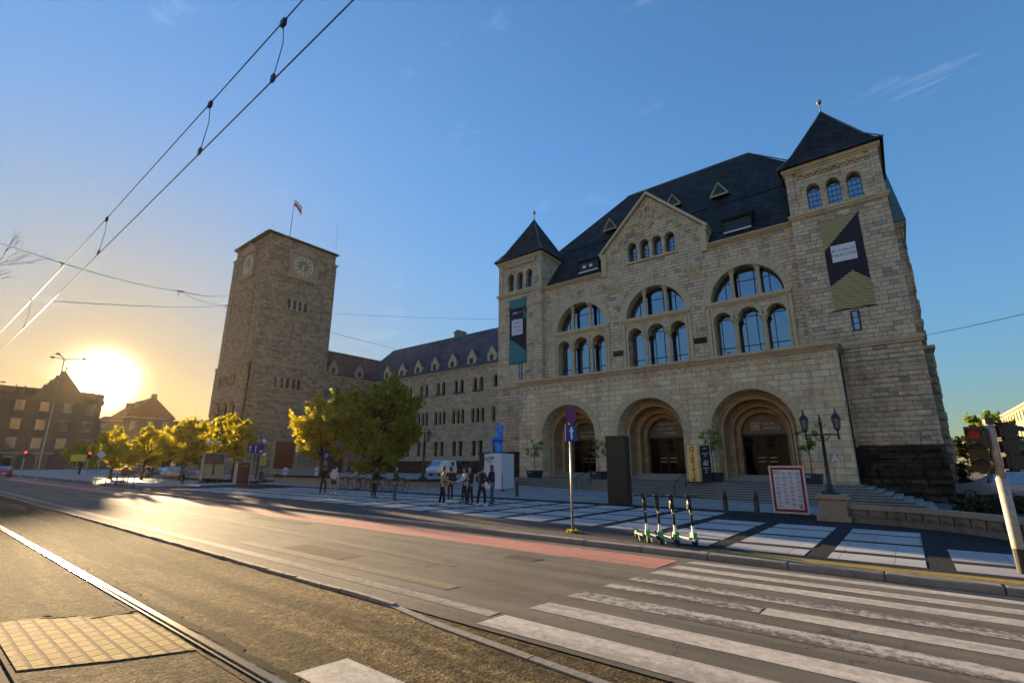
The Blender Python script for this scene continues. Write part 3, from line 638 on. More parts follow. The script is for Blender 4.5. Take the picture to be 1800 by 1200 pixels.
def rdormer(cx, z, w_, h, name='triangular_dormer'):
    y0 = rp(0, z)[1]-.55; b = MB()
    b.add([(cx-w_,y0,z),(cx+w_,y0,z),(cx,y0,z+h),(cx,rp(0,z+h)[1]+.1,z+h),(cx-w_,rp(0,z)[1]+.3,z),(cx+w_,rp(0,z)[1]+.3,z)], [(0,2,3,4),(1,5,3,2),(0,4,5,1)])
    d = b.build(name, M_['slate'], CB)
    f = MB()
    for s in (-1,1): f.hexa([(cx+s*w_,y0-.06,z-.05),(cx+s*(w_+.1),y0-.06,z-.05),(cx+s*(w_+.1),y0+.1,z-.05),(cx+s*w_,y0+.1,z-.05),(cx,y0-.06,z+h),(cx+s*.02,y0-.06,z+h+.1),(cx+s*.02,y0+.1,z+h+.1),(cx,y0+.1,z+h)])
    f.box(cx-w_-.05, cx+w_+.05, y0-.06, y0+.1, z-.10, z+.02); f.build('dormer_trim', T, d)
    p = MB(); p.prism([(cx-w_*.9,z),(cx+w_*.9,z),(cx,z+h*.92)], y0+.03, y0+.06); p.build('louvre', M_['frame'], d)
rdormer(-13.15, 24.9, .68, 1.05); rdormer(-9.0, 24.15, .68, 1.05); rdormer(-19.3, 24.3, .68, 1.05)
def hatch(x0, x1, z0):
    b = MB(); yb = rp(0, z0+2.2)[1]; y0 = rp(0, z0)[1]-.15
    b.hexa([(x0,y0,z0+.95),(x1,y0,z0+.95),(x1,yb+.6,z0+2.1),(x0,yb+.6,z0+2.1),(x0-.05,y0-.12,z0+1.1),(x1+.05,y0-.12,z0+1.1),(x1+.05,yb+.6,z0+2.25),(x0-.05,yb+.6,z0+2.25)])
    for x in (x0, x1-.06): b.prism([(y0,z0),(y0,z0+1),(yb,z0+2.1),(yb-.4,z0+1.2)], x, x+.06, 'x')
    d = b.build('hatch_dormer', M_['slate'], CB)
    s = MB(); s.box(x0+.05, x1-.05, y0-.06, y0+.05, z0-.05, z0+.05); s.build('dormer_sill', M_['white'], d)
    p = MB(); p.box(x0+.06, x1-.06, y0+.1, y0+.14, z0, z0+.95); p.build('louvre', M_['frame'], d)
    return d, y0
d, y0 = hatch(-20.55, -18.5, 18.55)
q = MB(); q.box(-20.1,-19.8,y0+.06,y0+.09,18.95,19.2); q.box(-19.45,-19.15,y0+.06,y0+.09,18.95,19.2); q.build('hatch_light', M_['white'], d)
hatch(-8.1, -6.1, 18.55)
# ---- the two turrets
def turret(x0, x1, mir):
    b = MB(); y0, y1 = 34.3, 39.4
    b.box(x0, x1, y0, y1, 8.95, 17.62); b.box(x0-.0, x0+.45, y0, y1, 17.9, 21.0); b.box(x1-.45, x1, y0, y1, 17.9, 21.0); b.box(x0+.5, x1-.5, y0+.9, y1, 17.9, 21.0)
    b.build('turret_wall', ST, CB)
    b = MB(); b.box(x0-.14, x1+.14, y0-.13, y1, 2.9, 8.6); b.build('turret_base_wall', ST, CB)
    b = MB(); b.box(x0-.2, x1+.2, y0-.2, y1, -.2, 2.9); b.build('rubble_plinth', M_['rubble'], CB)
    b = MB()
    b.box(x0-.10, x1+.10, y0-.10, y1+.1, 17.62, 17.78); b.box(x0-.16, x1+.16, y0-.16, y1+.1, 17.78, 17.92)
    b.box(x0-.24, x1+.24, y0-.24, y1+.1, 8.6, 8.76); b.box(x0-.30, x1+.30, y0-.30, y1+.1, 8.76, 8.95)
    b.box(x0-.08, x1+.08, y0-.08, y1+.1, 20.98, 21.12); b.box(x0-.17, x1+.17, y0-.17, y1+.17, 21.12, 21.35)
    n = 8; W_ = (x1-x0-1.4)/n
    for k in range(n):
        if k % 2 == 0: b.voussoir(x0+.7+W_*(k+.5), 20.5, W_*.42, W_*.62, y0-.02, y0+.2, 5)
        b.box(x0+.7+W_*k, x0+.7+W_*(k+1), y0-.01, y0+.16, 20.66 if k % 2 else 20.8, 20.98)
        yy = y0+.5+(y1-y0-1)/n*k
        for xx in (x0, x1): b.box(xx-.03, xx+.03, yy, yy+.5, 20.6 if k % 2 else 20.8, 20.98)
    b.build('turret_mouldings', T, CB)
    xs = [x0+2.55+d for d in (-1.1,0,1.1)]
    plate('turret_window_wall', rect(x0+.45, x1-.45, 17.9, 20.98), [arch(x, .37, 18.15, 19.56, 10) for x in xs], y0+.13, y0+.75, ST, CB)
    cb = MB()
    for x in xs:
        window(CB, x, .37, 18.15, 19.56, y0+.55, cols=3, rows=4, bt=.025, bars=.04)
    for x in (xs[0]+.55, xs[1]+.55): column(cb, x, y0+.2, 18.15, 19.56, .075)
    for x in xs: cb.voussoir(x, 19.56, .375, .52, y0+.08, y0+.2, 7)
    cb.build('turret_window_columns', TL, CB)
    # flared pyramid
    cx, cyy = (x0+x1)/2, (y0+y1)/2; q = math.sqrt(2); b = MB()
    b.lathe((cx, cyy, 0), [(2.9*q,21.36),(2.92*q,21.42),(2.55*q,21.78),(2.1*q,22.5),(1.05*q,24.5),(.05,26.55)], 4, 0, PI/4); b.build('turret_roof', M_['slate'], CB)
    b = MB(); b.lathe((cx, cyy, 26.4), [(.07,0),(.045,.2),(.03,.75),(.14,.82),(.17,.95),(.12,1.08),(.02,1.15),(.015,1.4)], 8)
    for a, c in ((-1,-1),(1,-1),(1,1),(-1,1)): b.tube([(cx+a*2.92,cyy+c*2.92,21.42),(cx+a*2.1,cyy+c*2.1,22.5),(cx,cyy,26.5)], .05, 5)
    b.build('finial', M_['copper'], CB)
turret(-29.0, -23.9, 0); turret(-3.55, 1.55, 1)
def slit(x, z0, z1, y, w_=.17):
    b = MB(); b.box(x-w_-.06, x+w_+.06, y-.02, y+.02, z0-.06, z1+.06); s = b.build('slit_window', M_['frame'], CB)
    b = MB(); 
    for k in range(3): b.box(x-w_+.05, x+w_-.05, y-.03, y-.021, z0+(z1-z0)*k/3+.03, z0+(z1-z0)*(k+1)/3-.03)
    b.build('pane', M_['glass'], s)
slit(-1.06, 9.7, 10.85, 34.3); slit(-26.3, 9.5, 10.8, 34.3, .12)
# rock-faced blocks of the right tower and plinth stones
def rock(x0, x1, yf, z0, z1, rowh, bw, pmin, pmax, mat, name, skip=None):
    b = MB(); z = z0
    while z < z1-.05:
        h = min(rowh*random.uniform(.8,1.25), z1-z); x = x0
        while x < x1-.02:
            w_ = min(bw*random.uniform(.55,1.6), x1-x)
            if x1-(x+w_) < .2: w_ = x1-x
            p = random.uniform(pmin, pmax); e = .012; c = min(.05, p*.7)
            b.hexa([(x+e,yf-p*.35,z+e),(x+w_-e,yf-p*.35,z+e),(x+w_-e,yf+.05,z+e),(x+e,yf+.05,z+e),(x+e,yf-p*.35,z+h-e),(x+w_-e,yf-p*.35,z+h-e),(x+w_-e,yf+.05,z+h-e),(x+e,yf+.05,z+h-e)])
            i = len(b.v)-8; 
            m = [(x+w_*random.uniform(.15,.4),yf-p,z+h*random.uniform(.2,.4)),(x+w_*random.uniform(.6,.85),yf-p*random.uniform(.7,1.1),z+h*random.uniform(.2,.4)),(x+w_*random.uniform(.6,.85),yf-p,z+h*random.uniform(.6,.85)),(x+w_*random.uniform(.15,.4),yf-p*random.uniform(.7,1.1),z+h*random.uniform(.6,.85))]
            v0 = b.v[i]; v1 = b.v[i+1]; v2 = b.v[i+5]; v3 = b.v[i+4]
            b.add([v0,v1,v2,v3]+m, [(4,5,6,7),(0,1,5,4),(1,2,6,5),(2,3,7,6),(3,0,4,7)])
            x += w_
        z += h
    return b.build(name, mat, CB)
rock(-2.0, 1.69, 34.17, 3.0, 8.55, .36, .75, .03, .10, ST, 'rock_faced_blocks')
rock(-2.0, 1.75, 34.1, .0, 3.0, .42, .8, .08, .26, M_['rubble'], 'rubble_blocks')
rock(-29.14, -24.7, 34.17, 3.0, 8.55, .34, .6, .01, .05, ST, 'rock_faced_blocks')
rock(-29.2, -24.7, 34.1, .0, 3.0, .42, .7, .03, .12, M_['rubble'], 'rubble_blocks')
# rear body on the right with its own steep roof
b = MB(); b.box(-2, 2.15, 39.42, 60, 9.2, 17.5); b.build('rear_wall', ST, CB)
b = MB(); b.box(-2, 2.28, 39.3, 60, -.2, 9.0); b.build('rear_wall_base', M_['rock'], CB)
b = MB(); b.box(-2, 2.3, 39.25, 60, 17.45, 17.62); b.box(-2, 2.42, 39.15, 60, 17.62, 17.78); b.box(-2, 2.5, 39.1, 60, 9.0, 9.2); b.build('rear_cornice', T, CB)
rock(1.5, 2.30, 39.25, .0, 8.9, .5, .5, .10, .25, M_['rock'], 'rock_faced_quoins')
# quoins bulging beyond the corner
b = MB(); z = 0
while z < 17.3:
    h = random.uniform(.35,.6); e = random.uniform(.0,.10)+(.14 if z < 8.8 else 0); b.box(2.1, 2.16+e, 39.3+random.uniform(0,.1), 40.4+random.uniform(0,.5), z+.02, min(z+h-.02, 17.4)); z += h
o = b.build('corner_quoins', ST, CB); bevel(o, .04, 2)
bm = hull([(-2,39.05,17.79),(2.45,39.05,17.79),(-2,44,24.4),(2.12,44,24.4),(-2,52,24.2),(2.12,52,24.2),(-2,56,17.79),(2.45,56,17.79)])
bmobj(bm, 'rear_roof', M_['copper'], CB)
# ---- portal with three arches
AR = [(c-2.36, .9) for c in CD]
def parch(c, h, z0, zs, n=28): return [(c-h,z0),(c+h,z0)]+[(c+h*math.cos(PI*k/n), zs+h*math.sin(PI*k/n)) for k in range(n+1)]
x0, x1 = -24.65, -2.12
def portal_plate(h, zs, d0, d1, mat, name):
    P = [(x0, .85)]; 
    for c in CD: P += [(c-h,.85)]+[(c+h*math.cos(PI-PI*k/28), zs+h*math.sin(PI-PI*k/28)) for k in range(29)]+[(c+h,.85)]
    P += [(x1,.85),(x1,8.25),(x0,8.25)]; return plate(name, P, [], d0, d1, mat, CB)
portal_plate(2.36, 4.04, 32.0, 33.05, M_['portal'], 'portal_wall')
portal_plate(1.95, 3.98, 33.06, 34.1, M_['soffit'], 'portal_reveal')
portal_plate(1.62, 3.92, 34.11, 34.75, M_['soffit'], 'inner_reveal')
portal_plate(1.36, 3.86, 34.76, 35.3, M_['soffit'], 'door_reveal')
for c in CD:
    b = MB(); b.voussoir(c, 4.04, 2.375, 2.86, 31.93, 32.1, 21, gap=.01); b.build('archivolt', TL, CB)
    b = MB(); b.voussoir(c, 3.98, 1.955, 2.06, 32.98, 33.08, 16, gap=.004); b.voussoir(c, 3.92, 1.63, 1.72, 34.03, 34.12, 14, gap=.004)
    for s in (-1,1):
        b.box(c+s*2.01-.055, c+s*2.01+.055, 32.98, 33.08, 1.0, 3.98)
        b.box(c+s*1.68-.05, c+s*1.68+.05, 34.03, 34.12, 1.2, 3.92)
    b.build('arch_moulding', T, CB)
    b = MB()
    for k in range(3): b.box(c-2.34+.0*k, c+2.34, 33.1+.35*k, 35.2, .9, 1.05+.126*k-.002)
    b.build('door_steps', M_['pave'], CB)
    # tympanum and glazed door
    ty = MB(); ty.prism([(c+1.36*math.cos(PI*k/20), 3.87+1.30*math.sin(PI*k/20)) for k in range(21)], 35.2, 35.26); ty.build('tympanum', plain('tympanum_panel', (.13,.125,.10), .4, 0, .2), CB)
    dr = MB(); yd = 35.22
    for x in (-1.36,-.66,-.03,.60,1.30): dr.box(c+x, c+x+.06, yd-.03, yd+.03, 1.3, 3.85)
    dr.box(c-1.36, c+1.36, yd-.03, yd+.03, 3.78, 3.87); dr.box(c-1.36, c+1.36, yd-.03, yd+.03, 3.25, 3.30)
    do = dr.build('door', M_['dark'], CB)
    gp = MB(); gp.box(c-1.36, c+1.36, yd+.0, yd+.02, 1.3, 3.85); gp.build('pane', M_['glass_door'], do)
    hb = MB()
    for x in (-.55,.12):
        for z in (2.12,2.38): hb.box(c+x, c+x+.46, yd-.07, yd-.05, z-.025, z+.025)
    hb.build('handle', M_['steel'], do)
b = MB(); b.box(x0+.1, x1-.1, 33.06, 35.2, 8.0, 8.2); b.box(x0, x0+.6, 32.5, 35, .85, 8.25) ; b.box(x1-.6, x1, 33.0, 34.9, .85, 8.24); b.build('portal_side', M_['portal'], CB)
b = MB()
b.box(x0-.06, x1+.06, 31.92, 34.9, 8.25, 8.38); b.box(x0-.14, x1+.14, 31.83, 34.9, 8.38, 8.50); b.box(x0-.24, x1+.24, 31.72, 34.9, 8.50, 8.66)
b.build('portal_cornice', T, CB)
b = MB(); x = x0+.25; k = 0
while x < x1-.4:
    b.box(x, x+.26, 31.93, 32.05, 7.86+(.0 if k % 2 else -.05), 8.12); 
    if k % 2: b.box(x+.06, x+.20, 31.88, 31.93, 7.92, 8.06)
    b.box(x-.2, x, 31.965, 32.03, 8.08, 8.2); x += .56; k += 1
b.build('dentil_course', TL, CB)
F_ = lambda c, y, z: (lambda a, b_, d: (c+a, y-d, z+b_))
text('lettering', 'K—I—N—O', .26, F_(CD[0], 35.19, 4.45), M_['white'], CB, .006); text('lettering', 'PAŁACOWE', .24, F_(CD[0], 35.19, 4.13), M_['white'], CB, .006)
for i, t in enumerate(('CENTRUM','KULTURY','ZAMEK')): text('lettering', t, .26, F_(CD[1]+(.12,.0,.25)[i]-.05, 35.19, 4.80-.33*i), M_['white'], CB, .006, 1.25)
for i, t in enumerate(('TEATR','ANIMACJI')): text('lettering', t, .26, F_(CD[2]+.18, 35.19, 4.48-.27*i), M_['white'], CB, .006, 1.1, 'LEFT') if 0 else text('lettering', t, .23, F_(CD[2]-.08, 35.19, 4.50-.26*i), M_['white'], CB, .006, 1.05, 'LEFT')
b = MB(); c = CD[2]-.50
for r_ in (rect(c-.25,c+.25,4.14,4.18),rect(c-.25,c+.25,4.60,4.64),rect(c-.25,c-.21,4.14,4.64),rect(c+.21,c+.25,4.14,4.64),rect(c-.12,c-.07,4.25,4.53),rect(c+.07,c+.12,4.25,4.53)): b.prism(r_, 35.17, 35.19)
b.prism([(c-.12,4.25),(c-.07,4.25),(c+.12,4.53),(c+.07,4.53)], 35.17, 35.189); b.build('theatre_logo', M_['white'], CB)
# painted panel beside the right arch: letter A
b = MB(); c, z = -3.0, 2.22
for r_ in (rect(c-.33,c+.33,z-.33,z-.30),rect(c-.33,c+.33,z+.30,z+.33),rect(c-.33,c-.30,z-.33,z+.33),rect(c+.30,c+.33,z-.33,z+.33)): b.prism(r_, 31.975, 31.995)
b.build('entrance_mark', M_['white'], CB); text('lettering', 'A', .62, F_(c, 31.985, z), M_['white'], CB, .006, bold=.012); text('lettering', 'WEJŚCIE', .15, F_(c-.05, 31.985, z+.44), M_['white'], CB, .005)
# ================================================================ BANNERS
def banner(label, x0, x1, z0, z1, y, kind):
    e = empty('hanging_banner', ((x0+x1)/2, y, z0), label, 'banner')
    n = 14; m = 26; b = MB(); vs = []
    for j in range(m+1):
        for i in range(n+1):
            x = x0+(x1-x0)*i/n; z = z0+(z1-z0)*j/m; vs.append((x, y-.05-.025*math.sin(i*.9+j*.25)*math.sin(j*.5), z))
    b.add(vs, [(j*(n+1)+i, j*(n+1)+i+1, (j+1)*(n+1)+i+1, (j+1)*(n+1)+i) for j in range(m) for i in range(n)])
    b.build('cloth', M_['navyb'], e)
    r = MB(); r.tube([(x0-.1,y-.05,z1+.02),(x1+.1,y-.05,z1+.02)], .03, 6); r.tube([(x0-.1,y-.05,z0-.02),(x1+.1,y-.05,z0-.02)], .03, 6)
    for x in (x0+.3, x1-.3): r.tube([(x,y-.05,z1),(x,y+.1,z1)], .02, 5); r.tube([(x,y-.05,z0-.05),(x,y+.1,z0-.05)], .02, 5)
    r.build('banner_pole', M_['black'], e)
    w = x1-x0; yy = y-.095
    if kind == 'kino':
        def clip(poly, name):
            s = MB()
            k = 0; z = z0-2
            while z < z1+2:           # sloping stripes clipped to the polygon
                sl_ = -.13 if name == 'b' else .0
                P = [(x0, z), (x1, z+sl_*w), (x1, z+sl_*w+.085), (x0, z+.085)]
                out_ = P
                for (a, c) in zip(poly, poly[1:]+poly[:1]):
                    nx, nz_ = c[1]-a[1], -(c[0]-a[0]); res = []
                    for u, v in zip(out_, out_[1:]+out_[:1]):
                        du = (u[0]-a[0])*nx+(u[1]-a[1])*nz_; dv = (v[0]-a[0])*nx+(v[1]-a[1])*nz_
                        if du <= 0: res.append(u)
                        if du*dv < 0: t = du/(du-dv); res.append((u[0]+(v[0]-u[0])*t, u[1]+(v[1]-u[1])*t))
                    out_ = res
                    if len(out_) < 3: break
                if len(out_) >= 3: s.prism(out_, yy-.004, yy)
                z += .142
            return s
        s = clip([(x0,z1),(x1,z1),(x0,z1-2.1)][::-1], 'a'); t = clip([(x0,z0),(x1,z0),(x1,z0+1.6),(x0+w*.62,z0+2.35),(x0,z0+1.55)], 'b')
        s.v += []; s.build('stripe_pattern', M_['stripe'], e); t.build('stripe_pattern', M_['stripe'], e)
        p = MB(); p.box(x0+.34, x0+1.62, yy-.012, yy, z0+3.05, z0+4.15); p.build('label_panel', M_['white'], e)
        f = lambda a, b_, d: (x0+.98+a, yy-.014-d, z0+3.78+b_); g_ = lambda a, b_, d: (x0+.98+a, yy-.014-d, z0+3.46+b_)
        text('lettering', 'K--I--N--O', .26, f, M_['ink'], e, .003); text('lettering', 'PAŁACOWE', .235, g_, M_['ink'], e, .003)
    else:
        t = MB(); t.prism([(x0,z1),(x1,z1),(x1,z1-1.5),(x1-.25,z1-1.9),(x1-.45,z1-.9),(x0+.5,z1-1.1),(x0,z1-.75)][:3]+[(x1-.3,z1-.85),(x0+.45,z1-.85),(x0,z1-.65)], yy-.004, yy)
        t.prism([(x1-.3,z1-.85),(x1,z1-.85),(x1,z1-2.1),(x1-.3,z1-1.9)], yy-.004, yy)
        t.prism([(x0,z0),(x1,z0),(x1,z0+1.0),(x0+.3,z0+2.3),(x0,z0+2.0)], yy-.004, yy); t.build('teal_pattern', M_['teal'], e)
        p = MB(); p.box(x0+.32, x1-.38, yy-.012, yy, z0+2.65, z0+4.15); p.build('label_panel', M_['offwhite'], e)
        for i, s_ in enumerate(('CENTRUM','KULTURY','ZAMEK')): text('lettering', s_, .21, (lambda q: (lambda a, b_, d: (x0+.96+a+(.12 if q == 2 else 0), yy-.014-d, z0+3.85-.4*q+b_)))(i), M_['ink'], e, .003)
        c = MB()
        for zz in (z1-1.35, z1-2.05):
            for s_ in (-1,1): c.prism([(x0+.68,zz+.16),(x0+.68,zz+.06),(x0+.68+s_*.28,zz-.12),(x0+.68+s_*.28,zz-.02)], yy-.004, yy)
            for k in range(3): c.prism(rect(x0+1.05+.17*k, x0+1.17+.17*k, zz, zz+.05), yy-.004, yy)
        c.build('white_marks', M_['offwhite'], e)
M_['stripe'] = plain('pale_gold_stripe', (.62,.50,.22), .7, 0, .05)
banner('dark banner with pale gold stripes and a white cinema label on the right turret', -2.03, 0.0, 11.05, 17.05, 34.3, 'kino')
banner('teal and dark banner with a white label on the left turret', -27.58, -25.6, 10.95, 17.1, 34.3, 'teal')
# ================================================================ COURTYARD WING
CW = empty('castle_wing', (-63, 57, 0), 'long grey stone castle wing with arched windows and dormers, between clock tower and turret', 'building')
Wst = M_['wing']; bays = [-48.0-4.36*k for k in range(8)]
hs = []
for c in bays:
    for s in (-1, 1):
        hs.append(arch(c+s*.68, .42, 13.57, 15.32, 8)); hs.append(rect(c+s*.72-.44, c+s*.72+.44, 3.25, 5.6))
    for d_ in (-1.03, 0, 1.03): hs.append(arch(c+d_, .40, 8.42, 10.35, 8))
plate('wall', [(-81.3,.3),(-43.5,.3),(-43.5,17.25),(-81.3,17.25)], hs, 57, 57.7, Wst, CW)
b = MB(); b.box(-81.2, -43.5, 56.9, 57.2, .3, 2.5); b.build('rubble_plinth', M_['rubble'], CW)
b = MB(); b.box(-81.2,-43.5,56.86,57.2,8.22,8.4); b.box(-81.2,-43.5,56.82,57.2,17.2,17.4); b.box(-81.2,-43.5,56.70,57.2,17.4,17.58); b.box(-81.2,-43.5,56.9,57.2,2.5,2.62)
for c in bays:
    b.voussoir(c, 10.55, 1.5, 1.68, 56.93, 57.1, 13); 
    for s in (-1,1): b.voussoir(c+s*.68, 15.32, .43, .6, 56.95, 57.1, 7); b.box(c-1.3, c+1.3, 56.9, 57.1, 13.42, 13.57); b.box(c+s*1.59-.09, c+s*1.59+.09, 56.93, 57.1, 8.4, 10.55)
    b.box(c-1.35, c+1.35, 56.9, 57.1, 5.6, 5.78); b.box(c-1.3,c+1.3,56.9,57.1,3.1,3.25)
    for x, z0, z1 in ((0,13.57,15.4),(-.515,8.42,10.4),(.515,8.42,10.4),(0,3.25,5.6)): b.box(c+x-.09, c+x+.09, 56.98, 57.15, z0, z1); b.box(c+x-.15, c+x+.15, 56.95, 57.2, z1-.22, z1)
b.build('mouldings', M_['trim'], CW)
for c in bays:
    for s in (-1, 1):
        window(CW, c+s*.68, .42, 13.57, 15.32, 57.45, cols=2, rows=3, bt=.05, bars=.06, glass='glass_far'); window(CW, c+s*.72, .44, 3.25, 5.6, 57.45, cols=2, rows=3, bt=.05, bars=.06, glass='glass_far', arched=False)
    for d_ in (-1.03, 0, 1.03): window(CW, c+d_, .40, 8.42, 10.35, 57.45, cols=2, rows=3, bt=.05, bars=.06, glass='glass_far')
b = MB(); b.add([(-88,56.6,17.55),(-43.5,56.6,17.55),(-43.5,61.6,25.1),(-80.9,61.6,25.1),(-43.5,67,17.55),(-88,67,17.55)], [(0,1,2,3),(2,4,5,3),(0,3,5)]); b.build('roof', M_['slate_w'], CW)
def wdormer(par, c, ax, base_, z0=17.75):
    """stone dormer; ax y: front at base_ facing -Y, ax x: front at base_ facing +X"""
    def tr(l):
        return [(c+u, base_+d, z) for u, d, z in l] if ax == 'y' else [(base_-d, c+u, z) for u, d, z in l]
    b = MB(); w = .92; zs = z0+1.45; zt = z0+2.75
    P = [(-w,z0),(w,z0),(w,zs),(0,zt),(-w,zs)]
    b.add(tr([(u,0,z) for u, z in P]+[(u,.3,z) for u, z in P]), [(0,1,2,3,4),(9,8,7,6,5),(0,5,6,1),(1,6,7,2),(2,7,8,3),(3,8,9,4),(4,9,5,0)])
    for s in (-1,1): b.add(tr([(s*w*.97,.3,z0),(s*w*.97,1.3,zs+.0),(s*w*.97,.3,zs)]+[(s*w*.85,.3,z0),(s*w*.85,1.3,zs),(s*w*.85,.3,zs)]), [(0,1,2),(3,5,4),(0,3,4,1),(1,4,5,2),(2,5,3,0)])
    d = b.build('dormer', M_['trim'] if par is CW else M_['tower_trim'], par)
    r = MB(); r.add(tr([(-w-.05,.12,zs-.05),(0,.12,zt-.06),(w+.05,.12,zs-.05),(-w-.05,1.2,zs-.05),(0,2.0,zt-.06),(w+.05,1.2,zs-.05)]+[(-w-.05,.12,zs+.05),(0,.12,zt+.06),(w+.05,.12,zs+.05),(-w-.05,1.2,zs+.05),(0,2.0,zt+.06),(w+.05,1.2,zs+.05)]), [(0,1,4,3),(1,2,5,4),(6,9,10,7),(7,10,11,8),(0,6,7,1),(1,7,8,2),(3,4,10,9),(4,5,11,10),(0,3,9,6),(2,8,11,5)])
    r.build('dormer_roof', M_['slate_w'], d)
    q = MB(); q.add(tr([(-.36,-.03,z0+.3),(.36,-.03,z0+.3),(.36,-.03,z0+1.3),(-.36,-.03,z0+1.3),(-.36,.02,z0+.3),(.36,.02,z0+.3),(.36,.02,z0+1.3),(-.36,.02,z0+1.3)]), [(0,1,2,3),(4,7,6,5),(0,4,5,1),(1,5,6,2),(2,6,7,3),(3,7,4,0)])
    q.add(tr([(-.48,-.06,z0+.2),(.48,-.06,z0+.2),(.48,-.06,z0+.3),(-.48,-.06,z0+.3),(-.48,.02,z0+.2),(.48,.02,z0+.2),(.48,.02,z0+.3),(-.48,.02,z0+.3)]), [(0,1,2,3),(4,7,6,5),(0,4,5,1),(1,5,6,2),(2,6,7,3),(3,7,4,0)], 1)
    q.build('dormer_window', [M_['frame'], M_['trim']], d)
for c in [-49.5,-53.95,-58.45,-62.9,-67.35,-71.9,-76.4]: wdormer(CW, c, 'y', 56.95)
b = MB(); b.box(-62.3,-60.4,61.0,62.2,24.4,25.55); b.box(-62.45,-60.25,60.85,62.35,25.55,25.7); b.prism([(-62.5,25.7),(-60.2,25.7),(-61.35,26.1)], 60.8, 62.4); b.build('chimney', M_['copper'], CW)
b = MB(); b.tube([(-80.6,56.5,.5),(-80.6,56.5,17.5)], .07, 6); b.build('downpipe', M_['steel'], CW)
# link range to the tower
LK = empty('link_range', (-81, 51, 0), 'short brown-roofed stone range joining the clock tower to the long wing', 'building')
hs = [arch(y, .48, 13.65, 15.45, 8) for y in (46.95,49.8,52.55,55.3)]+[arch(y, .6, 8.5, 10.8, 8) for y in (48.3,51.2,54.1)]+[arch(50.5,1.6,.5,3.2,12)]
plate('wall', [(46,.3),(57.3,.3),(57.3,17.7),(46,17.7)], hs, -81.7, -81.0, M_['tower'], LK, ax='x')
for y in (46.95,49.8,52.55,55.3): window(LK, y, .48, 13.65, 15.45, -81.4, ax='x', cols=2, rows=3, bt=.05, bars=.06, glass='glass_far', dirn=-1)
for y in (48.3,51.2,54.1): window(LK, y, .6, 8.5, 10.8, -81.4, ax='x', cols=2, rows=3, bt=.05, bars=.06, glass='glass_far', dirn=-1)
b = MB(); b.box(-81.2,-80.85,46,57,17.6,17.75); b.box(-81.2,-80.7,46,57,17.75,17.9); b.build('eaves_cornice', M_['tower_trim'], LK)
b = MB(); b.add([(-80.7,46,17.85),(-80.7,57.2,17.85),(-85,62,23.4),(-85,46,23.4),(-90,46,17.85),(-90,62,17.85)], [(0,1,2,3),(2,5,4,3)]); b.build('roof', M_['slate_r'], LK)
for c in (48.3, 53.9): wdormer(LK, c, 'x', -80.95, 18.0)
b = MB(); b.box(-81.9,-81.5,46,57,.3,17); b.build('rear_wall', M_['frame'], LK)
# ================================================================ CLOCK TOWER
CT = empty('clock_tower', (-86.7, 39.8, 0), 'massive square stone clock tower with flat dark cornice and two clock faces', 'tower')
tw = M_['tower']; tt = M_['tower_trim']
hs = [rect(36.95+k*1.03, 37.55+k*1.03, 14.2, 15.95) for k in range(5)]
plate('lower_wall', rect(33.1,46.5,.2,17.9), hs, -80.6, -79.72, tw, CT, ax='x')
hs2 = [rect(-91.3+k*1.36, -90.5+k*1.36, 14.55, 16.4) for k in range(5)]+[arch(-90.4+k*2.9, .95, 8.6, 11.1, 12) for k in range(3)]
plate('lower_wall', rect(-93.8,-79.75,.2,17.9), hs2, 33.1, 33.9, tw, CT)
b = MB(); b.box(-93.78,-80.65,33.95,46.5,.2,17.8); b.build('core', M_['frame'], CT)
plate('shaft_wall', rect(33.42,46.2,18.2,38.6), [rect(37.65+k*1.02, 38.30+k*1.02, 28.1, 29.8) for k in range(4)]+[rect(y-.1,y+.1,z-.7,z+.7) for y, z in ((36.1,35.75),(43.1,35.75),(39.46,31.8),(39.4,24.4))], -80.7, -80.0, tw, CT, ax='x')
b = MB(); b.box(-93.5,-80.75,33.42,46.2,18.1,38.6); b.build('shaft_core', tw, CT)
b = MB()
for y0, y1 in ((33.38,34.9),(44.1,46.24)): b.box(-80.1,-79.86,y0,y1,18.3,38.5)
for a, c in ((-93.54,-91.9),(-81.6,-79.87)): b.box(a, c, 33.28, 33.6, 18.3, 38.5)
b.box(-90.2,-83.2,33.3,33.6,18.3,34.0)
b.build('corner_pilasters', tw, CT)
b = MB()
for zz, o_, h in ((17.9,.36,.16),(18.06,.46,.16),(18.22,.22,.12),(38.45,.14,.16),(38.6,.30,.2)): b.box(-93.5-o_, -80+o_, 33.42-o_, 46.2+o_, zz, zz+h)
b.box(-94,-79.55,33.0,46.7,12.9,13.05)
for k in range(4): b.box(-80.05,-79.93,38.30+k*1.02+.0,38.67+k*1.02,28.05,29.85) if k < 3 else None
b.box(-80.1,-79.8,37.4,41.7,27.85,28.08); b.box(-79.9,-79.5,36.6,42.3,13.95,14.18)
for k in range(3): b.voussoir(-90.4+k*2.9, 11.1, .97, 1.2, 32.98, 33.15, 11)
b.build('string_courses', tt, CT)
b = MB(); b.box(-93.35,-80.15,33.57,46.05,38.8,40.8); b.build('attic_wall', tw, CT)
b = MB(); b.box(-93.7,-79.8,33.2,46.4,40.8,40.92); b.box(-93.85,-79.65,33.05,46.55,40.92,41.06); b.lathe((-86.7,39.8,41.06), [(6.9*1.414,0),(.2,.8)], 4, 0, PI/4); b.build('roof', M_['slate'], CT)
for k in range(5): window(CT, 37.25+k*1.03, .3, 14.2, 15.95, -80.15, ax='x', cols=1, rows=2, glass='glass_far', arched=False, dirn=-1); window(CT, -90.9+k*1.36, .4, 14.55, 16.4, 33.55, cols=1, rows=2, glass='glass_far', arched=False)
